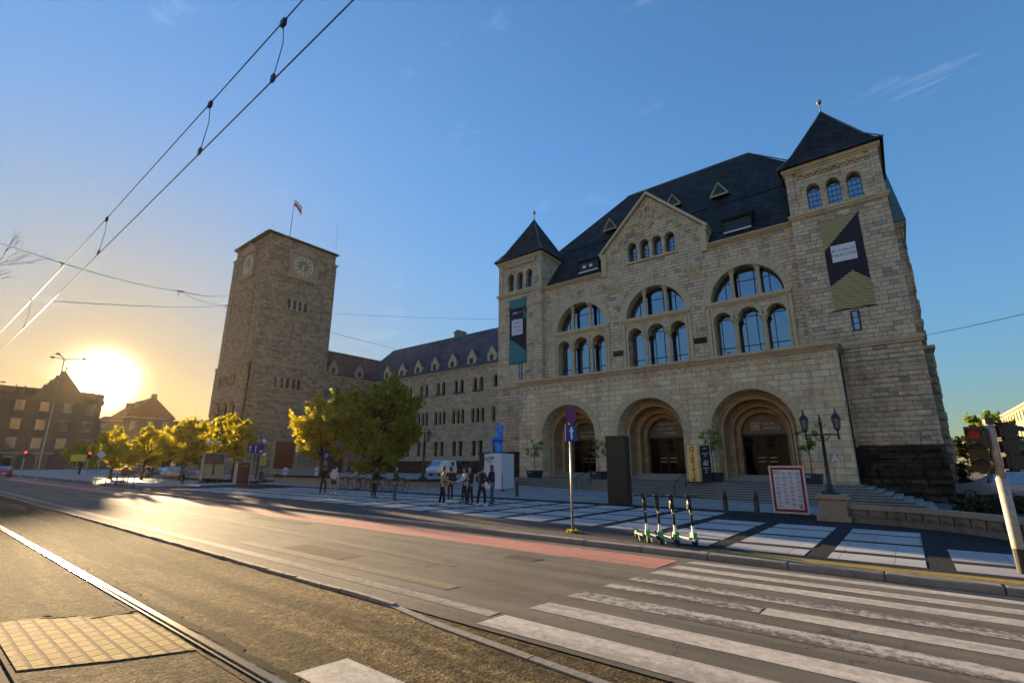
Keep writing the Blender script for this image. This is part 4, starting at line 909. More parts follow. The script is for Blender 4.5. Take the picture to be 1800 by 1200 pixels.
for k in range(4): window(CT, 37.975+k*1.02, .325, 28.1, 29.8, -80.4, ax='x', cols=1, rows=2, glass='glass_far', arched=False, dirn=-1)
for k in range(3): window(CT, -90.4+k*2.9, .95, 8.6, 11.1, 33.6, cols=2, rows=3, glass='glass_far')
def clock(c, z, face, ax):
    r0 = 1.75; b = MB(); s = 1 if ax == 'x' else -1   # outward along +X or -Y
    D = lambda d: (face+d) if ax == 'x' else (face-d)
    def V(*a, **k): b.voussoir(*a, ax=ax, **k)
    b.prism(rect(c-2.7,c+2.7,z-2.3,z+2.2), D(0), D(.25), ax); b.prism([(c-2.9,z+2.2),(c+2.9,z+2.2),(c,z+4.1)], D(0), D(.4), ax)
    b.prism(rect(c-2.95,c+2.95,z+2.05,z+2.3), D(.25), D(.5), ax); b.prism(rect(c-2.95,c+2.95,z-2.6,z-2.3), D(0), D(.45), ax)
    for q in (-1,1): b.prism(rect(c+q*2.35-.2,c+q*2.35+.2,z-2.3,z+2.05), D(.25), D(.42), ax); b.prism(rect(c+q*2.7-.25,c+q*2.7+.25,z+.9,z+2.4), D(.42), D(.55), ax)
    for k in range(9): b.prism(rect(c-2.6+k*.6,c-2.3+k*.6,z-3.0,z-2.6), D(0), D(.3), ax)
    ca = b.build('clock_case', tt, CT)
    b = MB(); b.prism([(c+1.8*math.cos(2*PI*k/32), z+1.8*math.sin(2*PI*k/32)) for k in range(32)], D(.25), D(.30), ax); fc = b.build('clock_face', M_['verd'], CT)
    b = MB(); V2 = lambda r_, R_, n: b.voussoir(c, z, r_, R_, D(.30), D(.33), n, 0, 2*PI, ax=ax, gap=0)
    V2(1.68, 1.78, 32); V2(1.08, 1.14, 28)
    for h in range(12):
        a = PI/6*h; ca_, sa = math.cos(a), math.sin(a); 
        for o_ in ((-.13,-.04,.05,.14) if h % 3 else (-.17,-.06,.06,.17)): b.prism([(c+ca_*r_-sa*q, z+sa*r_+ca_*q) for r_, q in ((1.2,o_-.03),(1.62,o_-.03),(1.62,o_+.03),(1.2,o_+.03))], D(.30), D(.33), ax)
    b.build('numerals', M_['bronze'], fc)
    b = MB()
    for a, L in ((-PI/2-.08, 1.5), (PI/2-PI*1.13, 1.0)):
        ca_, sa = math.cos(a), math.sin(a); b.prism([(c+ca_*r_-sa*q, z+sa*r_+ca_*q) for r_, q in ((-.25,-.07),(L,-.03),(L,.03),(-.25,.07))], D(.34), D(.37), ax)
    b.build('hands', M_['bronze'], fc)
clock(39.72, 36.35, -80.0, 'x'); clock(-86.75, 36.45, 33.42, 'y')
# forebuilding with the red door
b = MB(); b.box(-80,-79.3,33.6,38.35,.3,8.3); b.box(-80,-79.3,41.65,45.8,.3,8.3); b.box(-80,-79.3,38.35,41.65,5.5,8.3); b.build('porch_wall', tw, CT)
b = MB(); b.box(-80,-79.1,33.4,46,8.3,8.5); b.box(-80,-78.95,33.25,46.1,8.5,8.72); b.box(-79.5,-79.1,37.75,38.35,.3,6.1); b.box(-79.5,-79.1,41.65,42.25,.3,6.1); b.box(-79.5,-79.1,37.75,42.25,5.5,6.12); b.box(-79.5,-79.0,37.5,42.5,6.5,6.7); b.box(-80,-79.2,33.6,45.9,.3,1.2); b.build('porch_mouldings', tt, CT)
b = MB(); b.box(-79.8,-79.6,38.35,41.65,.5,5.5)
for k in range(6): b.box(-79.6,-79.57,38.42+k*.54,38.90+k*.54,.6,5.4)
b.build('door', M_['door'], CT)
b = MB(); b.tube([(-86.7,39.8,44),(-86.7,39.8,52.6)], [.10,.04], 6); b.build('flagpole', M_['steel'], CT)
fl = MB(); vs = []
for j in range(2):
    pass
for half, mm in ((0,'white'),(1,'red')):
    q = MB(); vs = []
    for j in range(4):
        for i in range(9):
            u = i/8; v = (j/3)*.5+.5*half; vs.append((-86.65+1.7*u*.35, 39.85+1.5*u*.9, 52.3-1.3*v-1.9*u*u*(.6+.4*v)+.1*math.sin(u*8)))
    q.add(vs, [(j*9+i, j*9+i+1, (j+1)*9+i+1, (j+1)*9+i) for j in range(3) for i in range(8)])
    q.build('flag', M_['white'] if not half else plain('flag_red', (.6,.02,.04), .8), CT)
b = MB()
for y, z0, z1 in ((36.4,43.5,47.0),(46,41,48.3),(33.6,41,43.2)): b.tube([(-86.7 if y < 40 else -80.5,y,z0-2),(-86.7 if y < 40 else -80.5,y,z1)], [.035,.015], 5)
b.build('lightning_rod', M_['steel'], CT)
# ================================================================ BACKGROUND BUILDINGS
def facade_building(label, loc, wy, dep, h, mat, roofm, rz=0, storeys=4, bay=3.2, pitch=4, ww=.55, name='town_building', roof='hip', cw='glass_far', trimm='tower_trim', group=None, far=1.45):
    """long block; front faces local -Y... local coords, front width wy along local X"""
    e = empty(name, loc, label, 'building', group, rz); n = max(1, int(wy/bay)); bay = wy/n; sh = h/storeys
    b = MB(); b.box(0, wy, 0, dep, 0, h); b.build('wall', M_[mat], e, local=True)
    b = MB(); b.box(-.3, wy+.3, -.35, dep+.3, h-.15, h+.2); b.box(-.1, wy+.1, -.15, dep, sh-.1, sh+.1)
    for i in range(n):
        for s in range(storeys):
            c = bay*(i+.5); z0 = s*sh+sh*.28
            b.box(c-ww-.15, c+ww+.15, -.14, .02, z0-.15, z0); b.box(c-ww-.15, c+ww+.15, -.12, .02, z0+sh*.5, z0+sh*.5+.2)
    b.build('mouldings', M_[trimm], e, local=True)
    cnt = 0
    for s in range(storeys):
        for i in range(n):
            c = bay*(i+.5); z0 = s*sh+sh*.28; q = MB(); q.box(c-ww, c+ww, -.05, .06, z0, z0+sh*.5); q.build('window', M_[cw], e, local=True); cnt += 1
    r = MB(); i_ = min(dep, wy)/2*.9
    if roof == 'hip': r.add([(-.4,-.4,h+.2),(wy+.4,-.4,h+.2),(wy+.4,dep+.4,h+.2),(-.4,dep+.4,h+.2),(i_,dep/2,h+pitch),(wy-i_,dep/2,h+pitch)], [(0,1,5,4),(1,2,5),(2,3,4,5),(3,0,4)])
    elif roof == 'gable': r.add([(-.4,-.4,h+.2),(wy+.4,-.4,h+.2),(wy+.4,dep+.4,h+.2),(-.4,dep+.4,h+.2),(wy/2,-.4,h+pitch),(wy/2,dep+.4,h+pitch)], [(0,1,4),(1,2,5,4),(2,3,5),(3,0,4,5)])
    else: r.add([(0,0,h+.2),(wy,0,h+.2),(wy,dep,h+.2),(0,dep,h+.2),(1.5,1.5,h+pitch),(wy-1.5,1.5,h+pitch),(wy-1.5,dep-1.5,h+pitch),(1.5,dep-1.5,h+pitch)], [(0,1,5,4),(1,2,6,5),(2,3,7,6),(3,0,4,7),(4,5,6,7)])
    r.build('roof', M_[roofm], e, local=True)
    if far: e.scale = (far,)*3; e.location = (loc[0]*far, loc[1]*far, -1.85*(far-1))
    return e
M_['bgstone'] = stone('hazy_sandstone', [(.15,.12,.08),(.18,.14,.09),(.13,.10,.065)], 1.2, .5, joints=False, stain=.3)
M_['redroof'] = plain('red_roof_tiles', (.14,.05,.03), .85, 0, .3, 2)
Z90 = R(90)
# facing +X: local x -> world y ; local -Y -> world +X  (rotation +90 deg)
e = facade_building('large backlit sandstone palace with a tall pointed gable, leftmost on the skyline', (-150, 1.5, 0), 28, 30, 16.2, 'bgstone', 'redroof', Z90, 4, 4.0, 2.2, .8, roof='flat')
g_ = MB(); 
g_.add([(15.5,-.3,16.2),(25,-.3,16.2),(20.1,-.3,22.6),(15.5,9,16.2),(25,9,16.2),(20.1,9,22.6)], [(0,1,2),(3,5,4),(0,2,5,3),(1,4,5,2)])
for k in range(5): g_.box(16.1+k*.85, 16.5+k*.85, -.35, .2, 17.2+k*1.15, 18.0+k*1.15)
g_.box(26.7,28.1,0,3,16.2,18.1); g_.box(20,20.2,-.1,.1,22.4,23.6)
for x in (9.0, 3.0): g_.lathe((x, 4, 16.3), [(2.2,0),(2.0,1.2),(.6,2.2),(.15,3.2),(.05,5.0)], 8)
for x in (2,5.5,7.5,12,13.5): g_.box(x, x+.9, 3, 4, 16.2, 17.6+.5*(x % 2)); g_.lathe((x+1.6, .2, 16.2), [(.25,0),(.2,.8),(.03,1.6)], 6)
g_.box(-.2,28.2,-.6,.2,15.4,16.5)
for x in (9.2,10.6): g_.lathe((x+3.5, 0, 16.8), [(.3,0),(.2,1.0),(.03,2.0)], 6)
g_.build('gable', M_['bgstone'], e, local=True)
a_ = MB()
for x in (2.5,7,12,17,22):
    a_.prism(arch(x, 1.6, 0, 2.6, 10), -.18, .1)
a_.build('arcade_opening', M_['frame'], e, local=True)
facade_building('low backlit link block between the pointed gable and the stepped gable', (-152, 29.6, 0), 5.6, 16, 12.2, 'bgstone', 'redroof', Z90, 3, 2.8, 1.0, .6, roof='flat')
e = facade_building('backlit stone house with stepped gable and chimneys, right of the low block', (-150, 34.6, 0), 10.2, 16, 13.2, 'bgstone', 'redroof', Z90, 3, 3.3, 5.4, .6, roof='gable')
g_ = MB(); g_.box(.3,1.7,2,3.5,13,16.8); g_.box(3.0,3.9,4,5,14,17.6); g_.box(4.6,5.6,-.3,1,18.0,19.4); g_.build('chimney', M_['bgstone'], e, local=True)
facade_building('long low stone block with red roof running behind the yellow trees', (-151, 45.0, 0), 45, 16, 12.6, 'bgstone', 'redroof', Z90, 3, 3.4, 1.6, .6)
# right side: sunlit ochre tenement; its long front faces -X
M_['ochre'] = plain('sunlit_ochre_render', (.52,.36,.17), .85, 0, .12, .5)
M_['ochre_trim'] = plain('pale_render_trim', (.60,.47,.28), .85, 0, .1, 1)
facade_building('tall ochre tenement with grey roof at the right edge, beyond the car park', (18.2, 156, 0), 60, 14, 12.7, 'ochre', 'slate_w', -Z90, 4, 3.3, 2.8, .6, trimm='ochre_trim', far=0)

# unseen houses added behind the camera: their sunlit fronts bounce light onto the castle
M_['cream'] = plain('cream_render', (.76,.62,.42), .85, 0, .1, .5)
for k, (x, w_, h_, l) in enumerate([(-74,36,17,'added cream house bouncing light onto the castle, unseen behind the camera to the left'),(-36,38,18.5,'added cream house bouncing light onto the castle, unseen behind the camera'),(4,36,17,'added cream house bouncing light onto the castle, unseen behind the camera to the right')]):
    facade_building(l, (x+w_, -20, -.05), w_, 14, h_, 'cream', 'redroof', R(180), 5, 3.4, 3.5, .6, trimm='cream', far=0, group='added light-bouncing houses behind the camera')
# ================================================================ TREES
def leaves(name, centres, radii, count, size, mat, parent, flat=.8, twig=0):
    """many separate leaf-sized faces gathered in ragged clumps, some on shoots that stick out"""
    cs = np.array(centres); rr = np.array(radii); w = rr**2; w = w/w.sum()
    idx = rng.choice(len(cs), count, p=w); d = rng.normal(size=(count, 3)); d /= np.linalg.norm(d, axis=1)[:, None]
    rad = rr[idx]*rng.uniform(.05, 1.0, count)**.6*(1+.25*rng.normal(size=count)); P = cs[idx]+d*rad[:, None]*np.array([1, 1, flat])
    if twig:
        m = twig; ctr = cs.mean(0); k = rng.choice(len(cs), m); out_ = cs[k]-ctr; out_ /= np.linalg.norm(out_, axis=1)[:, None]+1e-6
        dirs = out_*.7+rng.normal(size=(m, 3))*.35+np.array([0, 0, .55]); dirs /= np.linalg.norm(dirs, axis=1)[:, None]
        per = 16; n2 = m*per; t = np.tile(np.linspace(.2, 1, per), m)[:, None]; L = np.repeat(rr[k]*rng.uniform(.9, 2.0, m), per)[:, None]
        Q = np.repeat(cs[k], per, 0)+np.repeat(dirs, per, 0)*t*L+rng.normal(size=(n2, 3))*size*.55*(1.3-t); P[:n2] = Q[:count]
    a = rng.normal(size=(count, 3)); a /= np.linalg.norm(a, axis=1)[:, None]; t = rng.normal(size=(count, 3)); bq = np.cross(a, t); bq /= np.linalg.norm(bq, axis=1)[:, None]
    s = (size*rng.uniform(.5, 1.4, count))[:, None]
    V = np.stack([P-a*s, P+bq*s*.6, P+a*s, P-bq*s*.6], 1).reshape(-1, 3)
    me = bpy.data.meshes.new(name); me.vertices.add(count*4); me.vertices.foreach_set('co', V.ravel()); me.loops.add(count*4); me.loops.foreach_set('vertex_index', np.arange(count*4, dtype=np.int32))
    me.polygons.add(count); me.polygons.foreach_set('loop_start', np.arange(0, count*4, 4, dtype=np.int32)); me.update(calc_edges=True); me.materials.append(mat)
    o = bpy.data.objects.new(name, me); C.objects.link(o)
    if parent is not None: o.parent = parent
    return o
def tree(label, x, y, z0, r, ztop, count, size, mat='leaf', group=None, trunk_h=None, clumps=46, flat=.8, name='broadleaf_tree', tr=.16, seed=0, z_low=None, cl=.235, cr_z=None):
    rs = random.Random(seed); e = empty(name, (x, y, z0), label, 'tree', group)
    zl = z_low if z_low is not None else 1.6; H = ztop-z0; cz = (H+zl)/2; rz_ = (H-zl)/2; cen = []; rad = []
    while len(cen) < clumps:
        p = Vector((rs.uniform(-1,1), rs.uniform(-1,1), rs.uniform(-1,1)))
        if p.length > 1 or p.length < .35: continue
        ang = math.atan2(p.y, p.x); k = (1-cl*.7)*(1+.13*math.sin(ang*3+seed)+.10*math.sin(ang*5+p.z*4+seed*2)); f = 1.0-.30*max(0, p.z)**1.5
        cen.append((p.x*r*k*f, p.y*r*k*f, cz+p.z*rz_*k*1.08)); rad.append(r*cl*rs.uniform(.45,1.15))
    b = MB(); th = trunk_h or zl+.3
    b.tube([(0,0,-.1),(.02,0,th*.3),(.05,.03,th),(.0,.05,cz),(0,0,cz+rz_*.5)], [tr*1.35,tr,tr*.85,tr*.55,tr*.2], 8)
    for c in cen[:int(clumps*.6)]:
        c = Vector(c); s = Vector((.03,.02,rs.uniform(th*.8, max(th, min(c.z, cz+.3))))); m_ = s.lerp(c, .5)+Vector((rs.uniform(-.2,.2), rs.uniform(-.2,.2), -.1*r)); b.tube([s, m_, c], [tr*.42, tr*.25, tr*.08], 5)
    b.build('trunk', M_['bark'], e, smooth=True, local=True)
    leaves('crown', cen, rad, count, size, M_[mat], e, flat, twig=int(clumps*2.2)); return e
tree('large round dark green tree in front of the long wing, behind the low wall', -34.9, 25.6, .1, 3.9, 9.3, 34000, .17, 'leaf', None, 2.2, 150, seed=3, z_low=1.5, tr=.2, cl=.17)
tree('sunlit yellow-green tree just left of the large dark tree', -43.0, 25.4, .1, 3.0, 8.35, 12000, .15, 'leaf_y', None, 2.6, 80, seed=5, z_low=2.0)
G = 'sunlit street trees at the left'
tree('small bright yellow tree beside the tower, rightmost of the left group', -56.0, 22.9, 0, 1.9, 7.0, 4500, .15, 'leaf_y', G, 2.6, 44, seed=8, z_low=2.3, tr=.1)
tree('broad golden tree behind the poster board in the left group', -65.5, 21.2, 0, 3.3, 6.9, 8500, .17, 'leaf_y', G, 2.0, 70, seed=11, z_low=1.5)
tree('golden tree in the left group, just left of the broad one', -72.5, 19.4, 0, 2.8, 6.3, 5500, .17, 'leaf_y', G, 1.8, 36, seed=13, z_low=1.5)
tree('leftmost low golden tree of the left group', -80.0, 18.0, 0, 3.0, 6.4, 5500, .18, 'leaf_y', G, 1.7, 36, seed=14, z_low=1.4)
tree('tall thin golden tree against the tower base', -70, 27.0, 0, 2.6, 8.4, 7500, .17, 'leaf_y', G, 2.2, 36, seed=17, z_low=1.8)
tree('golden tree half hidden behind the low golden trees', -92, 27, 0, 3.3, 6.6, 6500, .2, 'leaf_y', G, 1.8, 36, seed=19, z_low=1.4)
tree('green tree behind the parked cars near the tower', -100, 33, 0, 3.6, 6.4, 5500, .22, 'leaf', G, 1.8, 30, seed=23, z_low=1.4)
tree('tree under the skyline at the far left crossing', -118, 22, 0, 3.4, 6.0, 4500, .24, 'leaf', G, 1.8, 30, seed=24, z_low=1.4)
# right side
G2 = 'trees behind the car park'
tree('dark dense tree beside the right corner of the castle', 6.2, 62, 0, 3.0, 5.4, 8000, .18, 'leaf_d', G2, 1.2, 30, seed=31, z_low=.4)
tree('dark tree right of the dense one, behind the traffic light', 11.2, 66, 0, 3.2, 5.6, 8000, .2, 'leaf_d', G2, 1.2, 30, seed=33, z_low=.5)
tree('taller paler tree rising above the dark trees', 7.6, 72, 0, 2.4, 7.6, 6000, .17, 'leaf', G2, 2.5, 26, seed=35, z_low=3.0)
tree('low dark tree at the right edge of the car park', 16.5, 68, 0, 3.0, 4.6, 5000, .2, 'leaf_d', G2, 1.2, 26, seed=36, z_low=.5)
def shrub(name, label, cat, pts, rads, count, size, mat):
    o = leaves(name, pts, rads, count, size, M_[mat], None, .9); return tag(o, label, cat)
shrub('climbing_ivy', 'dark ivy clinging to the base of the castle corner', 'ivy', [(2.5,39.2,z*.42+.2) for z in range(5)]+[(2.75,39.5,.3),(2.85,39.6,.8)], [.30]*4+[.25]*3, 2600, .07, 'leaf_d')
hp = [(1.6+.35*k+random.uniform(-.1,.1), 27+random.uniform(-1,1)+.4*k, .35) for k in range(12)]
shrub('hedge', 'low dark hedge in front of the parked cars at the right', 'hedge', hp, [.45]*12, 9000, .06, 'leaf_d')
# bare twigs reaching in at the left edge
e = empty('bare_tree', (-31.0, -2.7, 0), 'bare leafless tree whose twigs reach in at the left edge', 'tree')
b = MB(); rs = random.Random(4)
def branch(p, d, L, r_, depth):
    q = p+d*L; mid = p+d*L*.5+Vector((rs.uniform(-1,1),rs.uniform(-1,1),rs.uniform(-.5,1)))*L*.07
    b.tube([p, mid, q], [r_, r_*.8, r_*.62], 5 if depth > 2 else 4)
    if depth == 0: return
    for k in range(3 if depth > 1 else 4):
        dd_ = (d+Vector((rs.uniform(-1,1),rs.uniform(-1,1),rs.uniform(-.35,.8)))*.62).normalized(); branch(p.lerp(q, rs.uniform(.55,1)), dd_, L*rs.uniform(.6,.78), r_*.58, depth-1)
branch(Vector((0,0,0)), Vector((.0,.05,1)).normalized(), 5.2, .13, 6); b.build('trunk', M_['bark'], e, local=True)
# ================================================================ COPY HELPER
def copy_tree(o, parent=None):
    c = o.copy(); C.objects.link(c)
    if parent is not None: c.parent = parent
    for ch in list(o.children): copy_tree(ch, c)
    return c
def again(o, loc, rz=None, label=None, group=None, scale=None):
    c = copy_tree(o); c.location = loc
    if rz is not None: c.rotation_euler = (0, 0, rz)
    if scale: c.scale = (scale,)*3
    if label: c['label'] = label
    if group: c['group'] = group
    return c
# ================================================================ STREET THINGS
# sign post
e = empty('sign_post', (-7.64, 12.36, .03), 'thin steel post with a round no-stopping sign above a blue arrow sign at the kerb', 'road sign')
b = MB(); b.tube([(0,0,-.03),(0,0,3.05)], .032, 10); b.build('post', M_['steel'], e, smooth=True, local=True)
def disc(b, c, r_, n, nrm_, th=.012, mi=0):
    nrm_ = Vector(nrm_).normalized(); x = nrm_.cross(Vector((0,0,1))).normalized(); z = Vector((0,0,1)); c = Vector(c)
    P = [c+x*r_*math.cos(2*PI*k/n)+z*r_*math.sin(2*PI*k/n) for k in range(n)]; Q = [p+nrm_*th for p in P]
    b.add(P+Q, [tuple(range(n))[::-1], tuple(range(n, 2*n))]+[(k, (k+1) % n, (k+1) % n+n, k+n) for k in range(n)], mi)
nv = Vector((.93,-.36,0)); nv = Vector((.62,-.62,0)).normalized(); xa = nv.cross(Vector((0,0,1))).normalized()*-1
# the round sign is turned down the street, the blue one nearly the same way
nr = Vector((.998,-.07,0)).normalized()
b = MB(); disc(b, nr*.04+Vector((0,0,3.27)), .27, 28, nr, .015); d = b.build('round_sign', plain('sign_crimson', (.20,.012,.05), .5), e, local=True)
b = MB(); disc(b, nr*.056+Vector((0,0,3.27)), .205, 28, nr, .003); b.build('blue_field', plain('sign_violet', (.05,.02,.17), .5), d, local=True)
b = MB(); xr = Vector((0,0,1)).cross(nr).normalized()
for s in (-1,1):
    a_ = nr*.060+Vector((0,0,3.27)); u = (xr*s+Vector((0,0,1))).normalized(); v = (xr*-s+Vector((0,0,1))).normalized()
    b.add([a_-u*.205-v*.024, a_+u*.205-v*.024, a_+u*.205+v*.024, a_-u*.205+v*.024], [(0,1,2,3)])
b.build('cross_bars', plain('sign_bars', (.20,.012,.05), .5), d, local=True)
ns = Vector((.98,-.19,0)).normalized(); xs_ = Vector((0,0,1)).cross(ns).normalized(); Zv = Vector((0,0,1))
def sq(b, u0, u1, v0, v1, d0, d1, n_=ns, x_=xs_, mi=0):
    P = []
    for d_ in (d0, d1): P += [n_*d_+x_*u+Zv*v for u, v in ((u0,v0),(u1,v0),(u1,v1),(u0,v1))]
    b.hexa(P, mi)
b = MB(); sq(b, -.24,.24,2.50,2.98,.04,.055); d = b.build('arrow_sign', M_['navy'], e, local=True)
b = MB(); sq(b, -.035,.035,2.56,2.80,.055,.06); P = [ns*.06+xs_*u+Zv*v for u, v in ((-.10,2.78),(.10,2.78),(0,2.94))]; b.add(P, [(0,1,2)]); b.build('arrow', M_['white'], d, local=True)
b = MB(); sq(b, -.245,-.225,2.50,2.98,.03,.052); b.build('rim', M_['white'], d, local=True)
b = MB(); b.lathe((0,0,0), [(.14,0),(.12,.02),(.05,.05)], 14); b.build('base', M_['kerb'], e, local=True)
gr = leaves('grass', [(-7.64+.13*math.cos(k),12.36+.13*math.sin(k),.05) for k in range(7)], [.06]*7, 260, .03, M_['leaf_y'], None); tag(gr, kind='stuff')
# scooters
def scooter(loc, rz):
    e = empty('electric_scooter', loc, '', 'scooter', 'rental scooters parked in a row', rz)
    # heads along +Y(local); deck behind
    b = MB()
    for p, r_ in (((0,.46,.10),.105),((0,-.46,.10),.105)):
        b.v and None
        b2 = MB()
        prof = [(.0,-.03),(.07,-.03),(r_,-.02),(r_,.02),(.07,.03),(0,.03)]
        n = 18; base_ = len(b.v)
        for rr, dx in prof:
            for k in range(n):
                a = 2*PI*k/n; b.v.append((p[0]+dx, p[1]+rr*math.cos(a), p[2]+rr*math.sin(a)))
        for i in range(len(prof)-1):
            for k in range(n): b.f.append((base_+i*n+k, base_+i*n+(k+1)%n, base_+(i+1)*n+(k+1)%n, base_+(i+1)*n+k)); b.m.append(0)
    b.build('wheels', M_['rubber'], e, smooth=True, local=True)
    b = MB(); b.hexa([(-.08,-.30,.13),(.08,-.30,.13),(.07,.33,.14),(-.07,.33,.14),(-.085,-.32,.17),(.085,-.32,.17),(.075,.34,.18),(-.075,.34,.18)]); b.tube([(0,.32,.16),(0,.42,.26)], [.035,.03], 8); b.build('deck', M_['steel'], e, local=True)
    b = MB()
    for y0, s in ((-.46,1),(.46,1)):
        for k in range(7):
            a0 = R(20+20*k); a1 = R(40+20*k); P = [(-.045,y0+.125*math.cos(a0),.10+.125*math.sin(a0)),(.045,y0+.125*math.cos(a0),.10+.125*math.sin(a0)),(.045,y0+.125*math.cos(a1),.10+.125*math.sin(a1)),(-.045,y0+.125*math.cos(a1),.10+.125*math.sin(a1))]
            b.add(P, [(0,1,2,3)])
    b.box(-.05,.05,.36,.50,.20,.30); b.box(-.045,.045,-.38,-.28,.12,.20); b.build('mudguard', M_['green'], e, local=True)
    b = MB(); b.tube([(0,.455,.18),(0,.42,.45)], [.042,.036], 10); b.build('lower_stem', M_['white'], e, smooth=True, local=True)
    b = MB(); b.tube([(0,.42,.45),(0,.385,.74),(0,.35,1.02)], [.030,.032,.030], 10); b.tube([(0,.38,.80),(0,.35,1.08)], [.045,.05], 10); b.tube([(-.25,.30,1.09),(-.1,.34,1.10),(.1,.34,1.10),(.25,.30,1.09)], .017, 8)
    b.tube([(-.27,.295,1.088),(-.15,.325,1.095)], .024, 8); b.tube([(.27,.295,1.088),(.15,.325,1.095)], .024, 8); b.tube([(-.07,.34,1.10),(.07,.34,1.10)], .035, 8); b.build('stem', M_['black'], e, smooth=True, local=True)
    b = MB(); b.box(-.05,.05,.325,.335,.82,1.0); b.build('battery_panel', M_['yellow'], e, local=True)
    b = MB(); b.lathe((0,.41,.72), [(.0,-.02),(.022,-.01),(.022,.01),(0,.02)], 8); b.tube([(.06,.05,.0),(.07,-.05,.15)], .012, 5); b.build('reflector', M_['white'], e, local=True)
    return e
L = ['electric scooter at the left end of the row of four by the kerb','second electric scooter from the left in the row, by the kerb','third electric scooter from the left in the row, by the kerb','electric scooter at the right end of the row of four']
s0 = scooter((-5.52,12.22,.03), R(-138)); s0['label'] = L[0]
for k, (x, y, r_) in enumerate([(-5.20,12.22,-136),(-4.87,12.24,-131),(-4.50,12.38,-130)]): again(s0, (x,y,.03), R(r_), L[k+1])
# monolith with inscriptions
e = empty('inscribed_pillar', (-11.2,22.55,.03), 'tall black inscribed stone pillar standing before the stairs, behind the scooters', 'monument')
b = MB(); b.box(-11.72,-10.68,22.3,22.85,.03,3.28); o = b.build('shaft', plain('black_basalt',(.016,.015,.014),.5,0,.35,5,bmp=.004), e); bevel(o,.02)
ti = plain('inscription_grey', (.055,.05,.045), .6)
words = 'WPISANI W DZIEJE MIASTA KAMIEŃ PAMIĘCI'.split()
rs = random.Random(9)
for k in range(24):
    s = ''.join(rs.choice('AEIKLMNOPRSTUWZ') for _ in range(15))
    text('inscription', s, .095, (lambda z: (lambda a, b_, d: (-11.2+a, 22.297-d, z+b_)))(3.08-k*.115), ti, e, .002) if k < 24 else None
# bollards
def bollard(loc, label):
    e = empty('bollard', loc, label, 'bollard', 'black iron bollards along the forecourt'); b = MB()
    b.lathe((0,0,0), [(.16,0),(.16,.04),(.12,.07),(.10,.12),(.09,.5),(.075,.62),(.09,.64),(.09,.67),(.06,.70),(.055,.78),(.03,.86),(.01,.90)], 14); b.build('post', M_['black'], e, smooth=True, local=True)
    b = MB(); b.lathe((0,0,0), [(.22,0),(.2,.02)], 14); b.build('base', M_['black'], e, local=True); return e
b0 = bollard((-18.3,23.5,.05), 'black iron bollard left of the tall sign post, in front of the first arch')
again(b0, (-5.95,21.3,.03), None, 'black iron bollard in front of the right arch, further from the poster stand'); again(b0, (-4.81,21.35,.03), None, 'black iron bollard right next to the poster stand')
# poster stand
e = empty('poster_stand', (-3.7,21.8,.03), 'free standing white framed poster with maroon border listing events by the stairs', 'poster')
x0, x1, z0, z1, y = -4.32, -3.10, .10, 1.86, 21.8
b = MB()
for r_ in (rect(x0,x1,z0,z0+.06),rect(x0,x1,z1-.06,z1),rect(x0,x0+.06,z0+.06,z1-.06),rect(x1-.06,x1,z0+.06,z1-.06)): b.prism(r_, y-.04, y+.06)
b.build('frame', plain('pale_aluminium',(.50,.50,.52),.4,.3,.05), e)
b = MB(); b.box(x0+.06,x1-.06,y-.01,y+.03,z0+.06,z1-.06); p = b.build('poster', M_['maroon'], e)
b = MB(); b.box(x0+.14,x1-.15,y-.016,y-.011,z0+.15,z1-.15); b.build('sheet', M_['offwhite'], p)
text('lettering', '05', .20, lambda a, c, d: (x0+.27+a, y-.02-d, z1-.27+c), M_['maroon'], p, .002)
b = MB(); rs = random.Random(5)
for c in range(4):
    z = z1-(.42 if c == 0 else .24)
    while z > z0+.28:
        for k in range(rs.randint(2,5)):
            if z < z0+.22: break
            b.box(x0+.20+c*.235, x0+.20+c*.235+rs.uniform(.10,.18), y-.020, y-.017, z-.013, z); z -= .024
        z -= .05
b.build('small_print', M_['grey_ink'], p)
b = MB(); b.box(x1-.30,x1-.20,y-.020,y-.017,z0+.22,z0+.27); b.build('print_mark', M_['ink'], p)
text('lettering', 'ZAMEK', .10, lambda a, c, d: (x1-.105-c, y-.02-d, z0+1.15+a), M_['navy'], p, .002, 1.3)
b = MB(); b.box(x0+.15,x0+.55,y-.25,y+.35,.03,.10); b.box(x1-.4,x1+.05,y-.25,y+.35,.03,.10); b.build('feet', M_['black'], e)
# vertical boards on the stairs
e = empty('cinema_board', (-9.75,29.3,.92), 'tall narrow yellow board with vertical cinema lettering on the stair landing', 'sign board')
b = MB(); b.box(-10.05,-9.45,29.25,29.33,.95,3.02); b.build('board', M_['yellowb'], e)
text('lettering', 'K—I—N—O', .36, lambda a, c, d: (-9.75-c, 29.24-d, 1.98+a*.98), M_['ink'], e, .003, 1.0, bold=.006)
b = MB(); b.box(-10.1,-9.4,29.15,29.5,.92,.97); b.build('foot', M_['black'], e)
e = empty('information_board', (-9.1,29.9,.92), 'black information board standing between the yellow board and a planter', 'sign board')
b = MB(); b.box(-9.50,-8.95,29.85,29.92,.93,3.02); b.build('board', M_['navyb'], e)
b = MB()
for z, w_ in ((2.85,.18),(2.55,.36),(2.42,.16),(1.72,.34),(1.60,.12),(1.48,.14)): b.box(-9.22-w_/2,-9.22+w_/2,29.835,29.85,z-.02,z+.02)
for k in range(5): b.box(-9.36+k*.06,-9.33+k*.06,29.835,29.85,1.92,2.05+.04*((k*2)%5))
b.box(-9.36,-9.09,29.835,29.85,1.88,1.92); b.build('print', M_['offwhite'], e)
